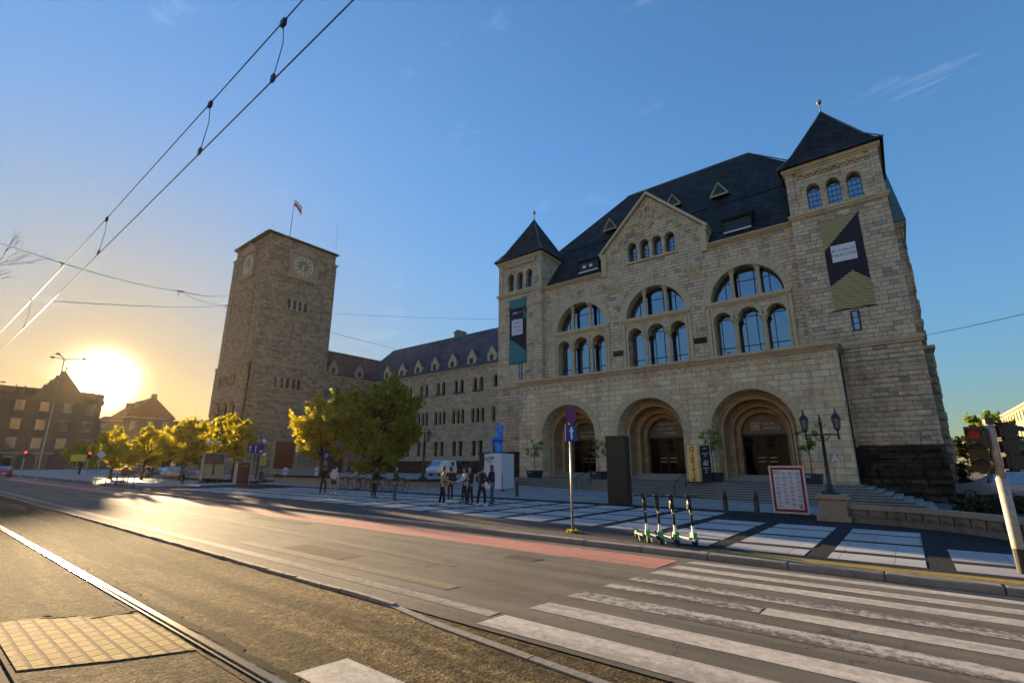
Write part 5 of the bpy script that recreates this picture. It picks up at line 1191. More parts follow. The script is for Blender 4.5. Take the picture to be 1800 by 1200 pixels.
# planters with small trees
def planter(x, y, ztop, w, label, seed, lab=True):
    e = empty('planter', (x, y, .92), label, 'planter', 'navy box planters with small trees'); h = .55
    b = MB(); b.hexa([(-w*.85,-w*.85,0),(w*.85,-w*.85,0),(w*.85,w*.85,0),(-w*.85,w*.85,0),(-w,-w,h),(w,-w,h),(w,w,h),(-w,w,h)]); o = b.build('box', M_['planter'], e, local=True); bevel(o,.015)
    b = MB(); b.box(-w*.5,-w*.05,-w*.97-.012,-w*.97-.003,h*.62,h*.86); b.build('label_plate', M_['grey_ink'], o, local=True)
    t = empty('potted_tree', (x, y, .92+h-.02), 'small young '+label.split(' planter')[0].replace('navy box','tree in the navy box')+' planter', 'small tree', 'young trees in the planters'); t['label'] = 'young tree in the '+label.replace(', behind the black pillar','').replace(', behind the poster stand','')
    rs = random.Random(seed); H = ztop-.92-h; b = MB(); b.tube([(0,0,0),(.02,.01,H*.3),(-.02,0,H*.62),(0,0,H*.85)], [.028,.024,.02,.01], 6)
    cen = []; 
    for k in range(15):
        a = rs.uniform(0,2*PI); q = rs.uniform(.15,.62); z = H*rs.uniform(.5,1.0); c = (q*math.cos(a), q*math.sin(a), z); cen.append(c); b.tube([(0,0,max(H*.42,z-.4)), (c[0]*.5,c[1]*.5,z-.12), c], [.012,.009,.004], 4)
    b.build('stem', M_['bark'], t, local=True); leaves('crown', cen, [rs.uniform(.10,.22) for _ in cen], 520, .06, M_['leaf'], t)
planter(-22.2,30.7,3.75,.46,'navy box planter left of the first arch',1); planter(-16.75,30.7,3.6,.46,'navy box planter between the first and middle arches, behind the black pillar',2)
planter(-9.05,30.6,3.95,.46,'navy box planter between the middle and right arches',3); planter(-4.0,30.6,3.75,.46,'navy box planter right of the right arch, behind the poster stand',4)
# railings
def railing(x, label):
    e = empty('handrail', (x,28,0), label, 'handrail', 'black handrails on the stairs'); b = MB(); z0 = .25 if x < -14 else 0.0
    b.tube([(x,27.75,z0-.0),(x,27.75,z0+.82),(x,28.0,z0+.95),(x,29.6,z0+1.42 if z0 == 0 else 1.45),(x,29.6,.55)], .024, 8); b.build('rail', M_['black'], e, smooth=True)
railing(-10.4,'black handrail on the stairs in front of the middle arch'); railing(-16.8,'black handrail on the stairs in front of the left arch')
# twin lantern on its pedestal
def lantern(b, g_, x, z, s=1, y=0):
    b.lathe((x,y,z), [(.02,-.16),(.035,-.14),(.03,-.06),(.09*s,0),(.10*s,.03)], 8)
    for k in range(6):
        a = PI/3*k; b.tube([(x+.10*s*math.cos(a),y+.10*s*math.sin(a),z+.02),(x+.155*s*math.cos(a),y+.155*s*math.sin(a),z+.40)], .011, 4)
    b.lathe((x,y,z), [(.175*s,.39),(.18*s,.42),(.12*s,.52),(.05*s,.58),(.035,.63),(.02,.66),(.03,.69),(.008,.78)], 8)
    g_.lathe((x,y,z), [(.09*s,.035),(.145*s,.385)], 6)
M_['lampglass'] = plain('mesh_lantern_glass', (.16,.17,.18), .3, 0, .4, 60)
e = empty('street_lantern', (-2.25,20.9,.90), 'black cast iron lamp post with two lanterns on a stone pedestal beside the stairs', 'lamp post')
b = MB(); b.lathe((0,0,0), [(.30,0),(.28,.05),(.20,.10),(.13,.16),(.11,.30),(.075,.36),(.062,.9),(.048,1.9),(.07,1.93),(.07,1.98),(.05,2.02),(.045,2.42),(.07,2.46),(.03,2.56),(.05,2.62),(.02,2.7),(.01,2.82)], 12)
b.tube([(-.52,0,2.04),(-.3,0,2.06),(.3,0,2.06),(.52,0,2.04)], .028, 8)
for s in (-1,1):
    b.tube([(s*.05,0,1.85),(s*.16,0,1.9),(s*.25,0,2.03)], .014, 5); b.lathe((s*.5,0,1.86), [(.01,0),(.04,.06),(.03,.14),(.05,.2)], 8)
    b.tube([(0,0,2.42),(s*.10,0,2.34),(s*.16,0,2.40),(s*.12,0,2.46)], .012, 5)
b.build('column', M_['black'], e, smooth=True, local=True)
for s in (-1,1):
    b = MB(); g_ = MB(); lantern(b, g_, s*.5, 2.22, .85); la = b.build('lantern', M_['black'], e, local=True); g_.build('glass', M_['lampglass'], la, local=True)
# pedestal and balustrade wall
e = empty('balustrade_wall', (-2.2,20.9,0), 'low stone wall with diamond panels and a pedestal running right from the stairs', 'wall')
b = MB(); b.box(-2.72,-1.72,20.4,21.4,-.05,.20); b.box(-2.64,-1.80,20.48,21.32,.2,.74); b.box(-2.72,-1.72,20.4,21.4,.74,.82); b.box(-2.67,-1.77,20.45,21.35,.82,.90)
o = b.build('pedestal', M_['tower_trim'], e); bevel(o,.012)
pp = [(-1.72,20.75),(-1.2,20.55),(-.2,20.2),(.6,19.75),(1.25,19.15),(1.85,18.4),(2.4,17.6),(3.0,16.6),(4.2,14.5),(6.5,11.8)]
b1 = MB(); b2 = MB(); b3 = MB()
def seg(b, A, B, n_, d0, d1, z0, z1): 
    b.hexa([(A[0]+n_[0]*d0,A[1]+n_[1]*d0,z0),(B[0]+n_[0]*d0,B[1]+n_[1]*d0,z0),(B[0]+n_[0]*d1,B[1]+n_[1]*d1,z0),(A[0]+n_[0]*d1,A[1]+n_[1]*d1,z0),(A[0]+n_[0]*d0,A[1]+n_[1]*d0,z1),(B[0]+n_[0]*d0,B[1]+n_[1]*d0,z1),(B[0]+n_[0]*d1,B[1]+n_[1]*d1,z1),(A[0]+n_[0]*d1,A[1]+n_[1]*d1,z1)])
for A, B in zip(pp, pp[1:]):
    d = Vector((B[0]-A[0],B[1]-A[1])); Ln = d.length; d.normalize(); nn = (d.y, -d.x); nn = (-d.y, d.x); nn = (d.y,-d.x)
    m = max(1, round(Ln/.52))
    seg(b1, A, B, nn, -.2, .17, -.05, .20); seg(b1, A, B, nn, -.2, .10, .20, .46); seg(b3, A, B, nn, -.24, .19, .46, .53); seg(b3, A, B, nn, -.20, .15, .53, .60)
    for k in range(m):
        a = Vector(A)+d*Ln*(k+.07)/m; c = Vector(A)+d*Ln*(k+.93)/m; seg(b2, a, c, nn, .09, .15, .215, .445)
        mid = (a+c)/2; w_ = (c-a).length*.42; q = [mid-d*w_, mid+d*w_]; N3 = lambda p, o_, z: (p.x+nn[0]*o_, p.y+nn[1]*o_, z)
        b2.add([N3(q[0],.15,.235),N3(q[1],.15,.235),N3(q[1],.15,.425),N3(q[0],.15,.425),N3(mid,.195,.33)], [(0,1,4),(1,2,4),(2,3,4),(3,0,4)])
M_['wallst'] = stone('weathered_wall_stone', [(.13,.12,.09),(.21,.19,.145)], joints=False, b2=.012, stain=.6)
b1.build('wall_body', M_['wallst'], e); b2.build('diamond_panels', M_['wallst'], e); b3.build('coping', M_['tower_trim'], e)
# courtyard lamp + long low wall under the large tree
e = empty('low_wall', (-33,24.5,0), 'long low stone wall below the large dark tree, ending beside the courtyard lamp', 'wall')
b = MB(); b.box(-50,-27.45,24.5,24.95,0,.66); b.box(-27.9,-27.3,24.4,27.5,0,.66); o = b.build('wall_body', M_['tower_trim'], e)
b = MB(); b.box(-50,-27.95,24.4,25.05,.66,.82); b.box(-28.0,-27.2,24.3,27.6,.66,.825); b.build('coping', M_['rubble'], e)
def lamp(loc, label, s=1, group=None):
    e = empty('courtyard_lamp', loc, label, 'lamp post', group); b = MB(); b.lathe((0,0,0), [(.36,0),(.30,.08),(.14,.25),(.10,.5),(.075,.6),(.055,2.6),(.075,2.65),(.04,2.9),(.05,3.3),(.01,3.5)], 12); b.tube([(0,0,2.75),(.25,.0,2.72),(.42,0,2.80)], .03, 6); b.tube([(0,0,2.4),(.2,0,2.45),(.3,0,2.7)], .018, 5)
    b.build('column', M_['black'], e, smooth=True, local=True); b = MB(); g_ = MB(); lantern(b, g_, .45, 2.9, 1.1); la = b.build('lantern', M_['black'], e, local=True); g_.build('glass', M_['lampglass'], la, local=True); return e
lamp((-28.35,25.0,.82), 'black courtyard lamp with one lantern on the end of the low wall')
G3 = 'white globe lamps at the tower'
def globe_lamp(loc, label):
    e = empty('globe_lamp', loc, label, 'lamp post', G3); b = MB(); b.tube([(0,0,0),(0,0,3.9)], [.07,.05], 8); b.tube([(-.45,0,3.9),(.45,0,3.9)], .03, 6); b.lathe((0,0,0), [(.16,0),(.14,.2),(.07,.4)], 8)
    for s in (-1,1): b.lathe((s*.45,0,4.32), [(.16,0),(.05,.18),(.01,.3)], 8)
    b.build('column', M_['black'], e, local=True)
    for s in (-1,1):
        q = MB(); q.lathe((s*.45,0,3.92), [(.08,0),(.19,.1),(.22,.22),(.15,.4)], 10); q.build('lantern', M_['white'], e, smooth=True, local=True)
    return e
g0 = globe_lamp((-56.5,25.6,.2), 'black lamp post with two white globes in front of the red tower door'); g0.rotation_euler = (0,0,R(90))
again(g0, (-60.5,22.4,.1), R(90), 'black lamp post with two white globes rising behind the poster board')
# bicycles and stands
def wheel(b, c, r_, t, n=20, ax=0):
    prev = [(c[0]+r_*math.cos(2*PI*k/n), c[1], c[2]+r_*math.sin(2*PI*k/n)) for k in range(n+1)]; b.tube(prev, t, 5, cap=False)
    for k in range(0, n, 2): b.tube([(c[0],c[1],c[2]), prev[k]], .003, 3, cap=False)
def bicycle(loc, rz, label):
    e = empty('bicycle', loc, label, 'bicycle', 'bicycles at the low wall', rz)
    for x in (-.52,.52): b = MB(); wheel(b, (x,0,.34), .33, .02); b.build('wheel', M_['rubber'], e, local=True)
    b = MB()
    for p in ([(-.52,0,.34),(-.1,0,.30),(.38,0,.78)],[(-.1,0,.30),(-.24,0,.86)],[(-.22,0,.76),(.36,0,.84)],[(-.52,0,.34),(-.2,0,.74)],[(.52,0,.34),(.36,0,.92)]): b.tube(p, .018, 6)
    b.build('frame', M_['dark'], e, local=True)
    b = MB(); b.tube([(.36,0,.92),(.34,0,1.0)], .016, 6); b.tube([(.30,-.28,1.0),(.36,-.1,1.02),(.36,.1,1.02),(.30,.28,1.0)], .014, 6); b.build('handlebar', M_['dark'], e, local=True)
    b = MB(); b.hexa([(-.38,-.07,.88),(-.12,-.02,.88),(-.12,.02,.88),(-.38,.07,.88),(-.38,-.08,.93),(-.12,-.025,.92),(-.12,.025,.92),(-.38,.08,.93)]); b.build('saddle', M_['rubber'], e, local=True); return e
k0 = bicycle((-33.6,22.4,.04), R(80), 'dark bicycle leaning by the stands, leftmost of the bicycles')
for k, (x, y, r_, l) in enumerate([(-32.4,22.6,95,'dark bicycle at the stands, second from the left'),(-31.3,22.3,84,'dark bicycle at the stands, third from the left'),(-30.2,22.6,100,'dark bicycle at the stands, just left of the person in black'),(-28.3,22.8,88,'dark bicycle at the stands, right of the person in black')]): again(k0, (x,y,.04), R(r_), l)
def stand(loc, rz, label, group, mat='steel', h=.85, w=.7):
    e = empty('bicycle_stand', loc, label, 'bicycle stand', group, rz); b = MB(); b.tube([(-w/2,0,0),(-w/2,0,h-.1),(-w/2+.1,0,h),(w/2-.1,0,h),(w/2,0,h-.1),(w/2,0,0)], .028, 8); b.tube([(-w/2,0,h*.4),(w/2,0,h*.4)], .02, 6); b.build('hoop', M_[mat], e, smooth=True, local=True); return e
GS = 'steel bicycle stands by the low wall'
t0 = stand((-34.2,21.9,.04), R(90), 'steel bicycle stand at the left end of the bicycles', GS)
for k in range(6):
    again(t0, (-34.2+1.15*(k+1),21.9,.04), R(90), 'steel bicycle stand number %s from the left under the large tree' % ['two','three','four','five','six','seven'][k])
GK = 'black hoop stands at the far kerb'
t0 = stand((-53.6,12.2,.03), R(90), 'black hoop stand, leftmost of four at the far kerb', GK, 'dark', 1.0, .7)
for k, l in enumerate(['second from the left','third from the left','rightmost']): again(t0, (-52.0+1.7*k,12.2,.03), R(90), 'black hoop stand at the far kerb, '+l+' of four')
# poster boards, kiosk, info totem near the tower
e = empty('poster_hoarding', (-55.8,20.9,0), 'square poster hoarding with dark upper half and sandy lower half, by the left trees', 'poster board')
b = MB(); b.box(-56.0,-55.8,19.95,21.85,.45,2.9); b.build('panel', plain('sandy_poster',(.38,.30,.17),.7), e)
b = MB(); b.box(-55.8,-55.77,19.97,21.83,1.85,2.85); b.build('dark_picture', plain('dark_poster',(.08,.07,.06),.7,0,.5,1.5), e)
b = MB(); b.box(-55.8,-55.75,20.85,21.0,.75,1.75); b.lathe((-55.76,20.93,1.75), [(.02,0),(.09,.08),(.08,.2),(.02,.28)], 8); b.build('printed_figure', M_['ink'], e)
b = MB(); b.box(-56.05,-55.72,19.88,19.97,0,2.98); b.box(-56.05,-55.72,21.83,21.92,0,2.98); b.box(-56.05,-55.72,19.97,21.83,2.9,2.98); b.build('posts', M_['greysteel'], e)
fl_ = leaves('flower_bed', [(-55.4+random.uniform(-.3,.3),19.8+k*.28,.15) for k in range(10)], [.22]*10, 1500, .05, M_['leaf_d'], None); tag(fl_, kind='stuff')
e = empty('kiosk_box', (-50,21.3,0), 'dark maroon box-shaped cabinet with a grey side standing on the plaza', 'cabinet')
b = MB(); b.box(-50.6,-49.9,20.85,21.95,0,2.0); o = b.build('body', plain('maroon_cabinet',(.07,.02,.02),.5), e); bevel(o,.03)
b = MB(); b.box(-50.65,-49.85,20.80,22.0,2.0,2.06); b.box(-49.9,-49.88,21.3,21.8,1.70,1.76); b.build('lid', M_['greysteel'], e); b = MB(); b.box(-50.58,-49.92,20.83,20.86,.05,1.95); b.build('side_panel', M_['greysteel'], e)
e = empty('direction_sign', (-47.8,21.1,0), 'wide blue direction sign with white arrows on a thin post left of the tower door', 'road sign')
b = MB(); b.tube([(-47.85,21.15,0),(-47.85,21.15,3.7)], .035, 8); b.build('post', M_['greysteel'], e)
b = MB(); b.box(-47.8,-47.76,20.62,22.1,2.88,3.66); p = b.build('sign_plate', M_['navy'], e)
b = MB()
for y in (20.8,21.3): b.prism([(y-.03,2.95),(y+.03,2.95),(y+.03,3.4),(y-.03,3.4)], -47.76,-47.75,'x'); b.prism([(y-.1,3.38),(y+.1,3.38),(y,3.58)], -47.76,-47.75,'x')
b.prism([(21.6,2.95),(21.95,3.0),(22.0,3.15),(21.75,3.12)], -47.76,-47.75,'x'); b.build('arrows', M_['white'], p)
e = empty('yellow_sign', (-52.3,24.2,0), 'small yellow notice under a round white sign on a green post', 'road sign')
b = MB(); b.tube([(-52.3,24.2,0),(-52.3,24.2,3.1)], .05, 8); b.tube([(-52.3,24.2,0),(-52.3,24.2,1.1)], .22, 10); b.build('post', plain('dark_green_post',(.02,.07,.04),.5), e)
b = MB(); b.box(-52.25,-52.2,23.95,24.5,1.75,2.55); q = b.build('notice', M_['yellow'], e); b = MB(); 
for k in range(3): b.box(-52.2,-52.19,24.05,24.4,1.9+.2*k,1.97+.2*k)
b.build('print', M_['ink'], q)
b = MB(); disc(b, (-52.24,24.23,2.85), .2, 20, (1,0,0), .02); b.build('round_sign', M_['white'], e)
e = empty('parking_sign', (-37.5,22.4,0), 'dark blue square parking sign on a post in front of the yellow tree', 'road sign')
b = MB(); b.tube([(-37.5,22.4,0),(-37.5,22.4,2.85)], .03, 8); b.build('post', M_['steel'], e)
b = MB(); b.box(-37.45,-37.42,22.15,22.75,2.15,2.85); q = b.build('sign_plate', M_['navy'], e); text('lettering', 'P', .6, lambda a, c, d: (-37.415+d, 22.45+a, 2.5+c), M_['white'], q, .003)
for k, (x, y) in enumerate([(-56.0,28.6),(-54.5,31.6),(-52.8,33.0),(-50.5,34.4)]):
    e = empty('concrete_bollard', (x,y,.3), 'white round post near the tower door, '+['leftmost','second from the left','third from the left','rightmost'][k]+' of four', 'bollard', 'white posts before the tower door'); b = MB(); b.lathe((0,0,0), [(.22,0),(.22,1.1),(.16,1.2),(.05,1.22)], 12); b.build('post', M_['offwhite'], e, smooth=True, local=True)
    b = MB(); b.lathe((0,0,0), [(.225,.75),(.225,.9)], 12); b.build('band', M_['greysteel'], e, local=True)
e = empty('bench', (-50.3,24.4,0), 'wooden bench between the maroon cabinet and the green post', 'bench', None, R(100))
b = MB()
for k in range(4): b.box(-1,1,-.25+k*.13,-.15+k*.13,.44,.48)
b.build('seat', M_['wood'], e, local=True); b = MB()
for k in range(3): b.box(-1,1,.28,.31,.55+k*.13,.65+k*.13)
b.build('backrest', M_['wood'], e, local=True)
for s in (-.85,.85): b = MB(); b.box(s-.04,s+.04,-.25,.32,0,.44); b.box(s-.04,s+.04,.26,.32,.44,.95); b.build('leg', M_['dark'], e, local=True)
# blue hand on the white box
e = empty('display_box', (-22.35,26.4,.3), 'tall white display box with black lettering, carrying a blue hand sculpture', 'pedestal')
b = MB(); b.box(-23.15,-21.6,26.0,27.4,.28,2.62); o = b.build('box', M_['offwhite'], e); bevel(o,.01)
text('lettering', 'RAZEM', .26, lambda a, c, d: (-22.68+a, 25.99-d, 2.30+c+.08*a), M_['ink'], o, .003, 1.08, bold=.004); text('lettering', 'w kulturze', .12, lambda a, c, d: (-22.66+a, 25.99-d, 2.06+c+.08*a), M_['ink'], o, .003)
b = MB(); b.box(-22.95,-22.4,25.985,25.998,2.14,2.165); b.build('underline', M_['ink'], o)
e = empty('black_panel', (-24.6,27.6,.35), 'tall black panel standing just left of the white display box', 'sign board'); b = MB(); b.box(-25.0,-24.1,27.5,27.62,.35,2.75); b.build('panel', M_['navyb'], e); b = MB(); b.box(-24.6,-24.2,27.48,27.5,1.0,1.6); b.build('label', M_['greysteel'], e)
e = empty('chain_post', (-21.0,25.4,.25), 'thin black post right of the white display box', 'post'); b = MB(); b.lathe((0,0,0), [(.18,0),(.16,.03),(.02,.05),(.02,.95),(.04,1.0)], 10); b.build('post', M_['black'], e, local=True)
# traffic light at the right edge
e = empty('traffic_light', (1.32,12.76,.03), 'grey traffic light pole with two black signal heads, the left one showing red', 'traffic light')
b = MB(); b.tube([(0,0,0),(0,0,1.62)], .085, 14); b.tube([(0,0,1.62),(0,0,2.62)], .066, 12); b.build('pole', M_['greysteel'], e, smooth=True, local=True)
b = MB(); b.tube([(0,0,.0),(0,0,.42)], .088, 14); b.lathe((0,0,2.60), [(.09,0),(.09,.09),(.06,.12)], 12); b.build('band', M_['black'], e, local=True)
redm = bpy.data.materials.new('lit_red_lens'); redm.use_nodes = True; q = redm.node_tree.nodes['Principled BSDF']; q.inputs['Base Color'].default_value = (.12,.01,.012,1); q.inputs['Emission Color'].default_value = (1,.04,.03,1); q.inputs['Emission Strength'].default_value = .012
def head(ox, oy, ang, z1, lit, name='signal_head', back=False):
    n_ = Vector((math.cos(ang), math.sin(ang), 0)); x_ = Vector((-math.sin(ang), math.cos(ang), 0)); c0 = Vector((ox, oy, 0))
    b = MB(); 
    def bx_(u0,u1,d0,d1,z0,z_): 
        P = [c0+x_*u+n_*d for u, d in ((u0,d0),(u1,d0),(u1,d1),(u0,d1))]; b.hexa([(p.x,p.y,z0) for p in P]+[(p.x,p.y,z_) for p in P])
    for k in range(3):
        zc = z1-.14-.28*k; bx_(-.13,.13,-.10,.08,zc-.135,zc+.135); bx_(-.12,.12,-.15,-.10,zc-.1,zc+.1)
        for j in range(7):
            a0 = PI*j/7; a1 = PI*(j+1)/7; P = []
            for a in (a0,a1): P += [c0+x_*.115*math.cos(a)+n_*.08+Vector((0,0,zc+.115*math.sin(a))), c0+x_*.115*math.cos(a)+n_*.24+Vector((0,0,zc+.115*math.sin(a)-.02))]
            b.add(P, [(0,1,3,2)])
    bx_(-.05,.05,-.14,.04,z1-.02,z1+.03); bx_(-.05,.05,-.14,.04,z1-.87,z1-.84)
    h = b.build(name, M_['black'], e, local=True)
    for k in range(3):
        zc = z1-.14-.28*k; q = MB(); disc(q, c0+n_*.082+Vector((0,0,zc)), .085, 20, n_, .004); q.build('lens', redm if (lit and k == 0) else M_['dark'], h, local=True)
    return h
head(-.23,-.04, R(-100), 2.56, True); head(.22,.10, R(20), 2.60, False)
b = MB(); b.tube([(0,0,2.5),(-.23,-.02,2.5)], .025, 6); b.tube([(0,0,1.78),(-.23,-.02,1.76)], .025, 6); b.tube([(0,0,2.54),(.22,.06,2.56)], .025, 6); b.tube([(0,0,1.8),(.22,.06,1.8)], .025, 6); b.box(-.09,-.03,-.12,-.06,2.15,2.5); b.build('bracket', M_['dark'], e, local=True)
# far signals and signs at the left
GF = 'signs and signals at the far crossing'
def farsig(loc, label, lit=True):
    e = empty('traffic_light', loc, label, 'traffic light', GF); b = MB(); b.tube([(0,0,0),(0,0,3.4)], .07, 6); b.build('pole', M_['greysteel'], e, local=True); b = MB(); b.box(.02,.25,-.17,.17,2.6,3.55); h = b.build('signal_head', M_['black'], e, local=True)
    q = MB(); disc(q, (.26,0,3.35), .14, 14, (1,0,0), .01); q.build('lens', redbright, h, local=True); return e
redbright = redm.copy(); redbright.name = 'far_red_lens'; redbright.node_tree.nodes['Principled BSDF'].inputs['Emission Strength'].default_value = 1.2
farsig((-95,11.57,0), 'far traffic light showing red above the red car'); farsig((-95,18.4,0), 'far traffic light showing red right of the yellow sign'); 
e = empty('priority_sign', (-58,12.1,0), 'pale diamond sign on a thin post by the far kerb', 'road sign', GF); b = MB(); b.tube([(0,0,0),(0,0,2.95)], .03, 6); b.build('post', M_['greysteel'], e, local=True); b = MB(); b.prism([(0,2.3),(.36,2.66),(0,3.02),(-.36,2.66)], .04, .06, 'x'); b.build('sign_plate', M_['offwhite'], e, local=True)
e = empty('priority_sign', (-66.5,12.1,0), 'yellow box sign on a thin post, left of the pale diamond sign', 'road sign', GF); b = MB(); b.tube([(0,0,0),(0,0,2.7)], .03, 6); b.build('post', M_['greysteel'], e, local=True); b = MB(); b.box(.03,.06,-.6,.6,2.1,2.75); b.build('sign_plate', M_['yellow'], e, local=True)
def mast(loc, H, label):
    e = empty('street_light_mast', loc, label, 'street light'); b = MB(); b.tube([(0,0,0),(0,0,H)], [.08,.045], 8); b.build('mast', M_['greysteel'], e, local=True)
    for a in (90, 210, 330): 
        q = MB(); v = Vector((math.cos(R(a)), math.sin(R(a)), 0)); q.tube([Vector((0,0,H-.1)), v*.7+Vector((0,0,H+.12)), v*1.5+Vector((0,0,H+.2))], .04, 6); c = v*1.6+Vector((0,0,H+.2)); q.box(c.x-.3,c.x+.3,c.y-.15,c.y+.15,c.z-.05,c.z+.06); q.build('lamp_arm', M_['dark'], e, local=True)
    return e
mast((-70,9.75,0), 12.9, 'tall street light mast with three arms against the glow, above the pointed gable'); mast((-84,5.2,0), 11.2, 'tall street light mast with three arms at the far left edge')
# ================================================================ CARS
def car(loc, rz, mat, label, kind='hatch', group=None):
    e = empty('parked_car' if group else 'car', loc, label, 'car', group, rz); L, Wd = 4.2, .86
    if kind == 'van': prof = [(-2.3,.35),(-2.35,.9),(-2.3,1.85),(-2.1,1.98),(1.0,1.98),(1.55,1.25),(2.25,1.0),(2.35,.7),(2.3,.35)]; gl = (1.22,1.80,-2.0,1.0)
    else: prof = [(-2.05,.30),(-2.1,.75),(-2.02,.95),(-1.75,1.38),(-1.35,1.47),(.1,1.45),(.5,1.30),(1.0,.98),(1.85,.86),(2.08,.65),(2.1,.32)]; gl = (.96,1.38,-1.6,.5)
    b = MB(); n = len(prof)
    def wz(z): return Wd-(.16 if kind != 'van' else .06)*max(0, (z-.9))/.5
    vs = []
    for s in (-1,1): vs += [(x, s*wz(z), z) for x, z in prof]
    b.add(vs, [tuple(range(n)), tuple(range(2*n-1, n-1, -1))]+[(k, k+n, (k+1)%n+n, (k+1)%n) for k in range(n)])
    o = b.build('body', mat, e, local=True); bevel(o, .05, 2)
    g_ = MB(); z0, z1, xa, xb = gl
    for s in (-1,1):
        for (p, q) in ((xa+.25, (xa+xb)/2-.04), ((xa+xb)/2+.04, xb-.05)): g_.add([(p,s*(wz(z0)+.012),z0),(q+(.1 if q > 0 else 0),s*(wz(z0)+.012),z0),(q,s*(wz(z1)+.012),z1),(p+.05,s*(wz(z1)+.012),z1)], [(0,1,2,3)])
    if kind == 'van': g_.add([(-2.33,-.7,1.15),(-2.33,.7,1.15),(-2.31,.62,1.7),(-2.31,-.62,1.7)], [(0,1,2,3)]); g_.add([(1.56,-.72,1.3),(1.56,.72,1.3),(1.08,.66,1.88),(1.08,-.66,1.88)], [(0,1,2,3)])
    else: g_.add([(-2.02,-.66,1.0),(-2.02,.66,1.0),(-1.80,.58,1.36),(-1.80,-.58,1.36)], [(0,1,2,3)]); g_.add([(1.0,-.70,1.0),(1.0,.70,1.0),(.52,.60,1.32),(.52,-.60,1.32)], [(0,1,2,3)])
    g_.build('windows', M_['glass'], e, local=True)
    for x in (-1.3,1.35):
        for s in (-1,1):
            w = MB(); pts = [(.31,-.11),(.31,.09),(.22,.11),(.21,.08),(.04,.08)]; n_ = 18; bs = 0
            for rr, dy in pts:
                for k in range(n_): a = 2*PI*k/n_; w.v.append((x+rr*math.cos(a), s*(.76+dy), .31+rr*math.sin(a)))
            for i in range(len(pts)-1):
                for k in range(n_): w.f.append((i*n_+k, i*n_+(k+1)%n_, (i+1)*n_+(k+1)%n_, (i+1)*n_+k)); w.m.append(0 if i < 2 else 1)
            w.build('wheel', [M_['rubber'], M_['steel']], e, local=True)
    for s in (-1,1):
        q = MB(); q.box(-2.13,-2.04,s*.62-.12,s*.62+.12,.72,.90); q.build('tail_light', redm, e, local=True); q = MB(); q.box(2.0,2.11,s*.6-.14,s*.6+.14,.62,.76); q.build('headlight', M_['white'], e, local=True)
    q = MB(); q.box(-2.15,-2.08,-.26,.26,.5,.62); q.build('number_plate', M_['white'], e, local=True); return e
def carpaint(name, col): m, nt, b = base(name, .25, .6, .2); b.inputs['Base Color'].default_value = (*col, 1); b.inputs['Coat Weight'].default_value = .6; return m
P_ = {k: carpaint('car_paint_'+k, c) for k, c in dict(red=(.35,.04,.03), white=(.6,.6,.6), black=(.012,.012,.014), silver=(.35,.36,.38), blue=(.03,.06,.16), grey=(.10,.11,.12)).items()}
car((-97.5,10.0,0), R(180), P_['red'], 'red hatchback driving away at the far left edge of the road')
car((-65,45,.47), R(20), P_['black'], 'black car parked in the courtyard behind the bicycles')
car((-48,45.5,.47), R(-78), P_['white'], 'white van parked against the long wing', 'van')
GC = 'cars parked behind the left trees'
car((-82,26.3,.03), R(100), P_['silver'], 'silver car parked behind the walking person at the left', group=GC); car((-88,25.5,.03), R(95), P_['grey'], 'grey car parked left of the silver car', group=GC); car((-95,24.5,.03), R(95), P_['red'], 'dark red car parked furthest left behind the golden trees', group=GC)
GR = 'cars parked in the right car park'
cl = [('silver',(4.0,37.5),'silver car nearest the castle corner in the car park'),('silver',(4.3,41),'pale silver car in the second place from the front of the car park'),('white',(4.8,45),'white car in the third place of the car park row'),('silver',(5.2,49),'silver car in the fourth place of the car park row'),('blue',(7.0,40),'dark blue car in the middle of the car park'),('grey',(7.6,44.5),'grey car behind the dark blue one'),('white',(6.6,35.5),'white car beside the pole of the traffic light'),('black',(9.0,37),'black car at the right edge of the car park'),('silver',(9.6,48),'silver car deep in the car park at the right')]
for k, (c, (x, y), l) in enumerate(cl): car((x,y,.06), R(165+random.uniform(-4,4)), P_[c], l, group=GR)
e = empty('market_tent', (8.6,60,.06), 'white tent canopy below the ochre tenement at the right edge', 'tent'); b = MB(); b.add([(-1.3,-1.5,1.75),(2.2,-1.5,1.75),(2.2,1.5,1.75),(-1.3,1.5,1.75),(.4,0,2.7)], [(0,1,4),(1,2,4),(2,3,4),(3,0,4)]); b.box(-1.3,2.2,-1.52,-1.48,1.45,1.75); b.build('canopy', M_['white'], e, local=True)
for x in (-1.25,2.15):
    for y in (-1.45,1.45): b = MB(); b.tube([(x,y,0),(x,y,1.75)], .03, 5); b.build('leg', M_['steel'], e, local=True)
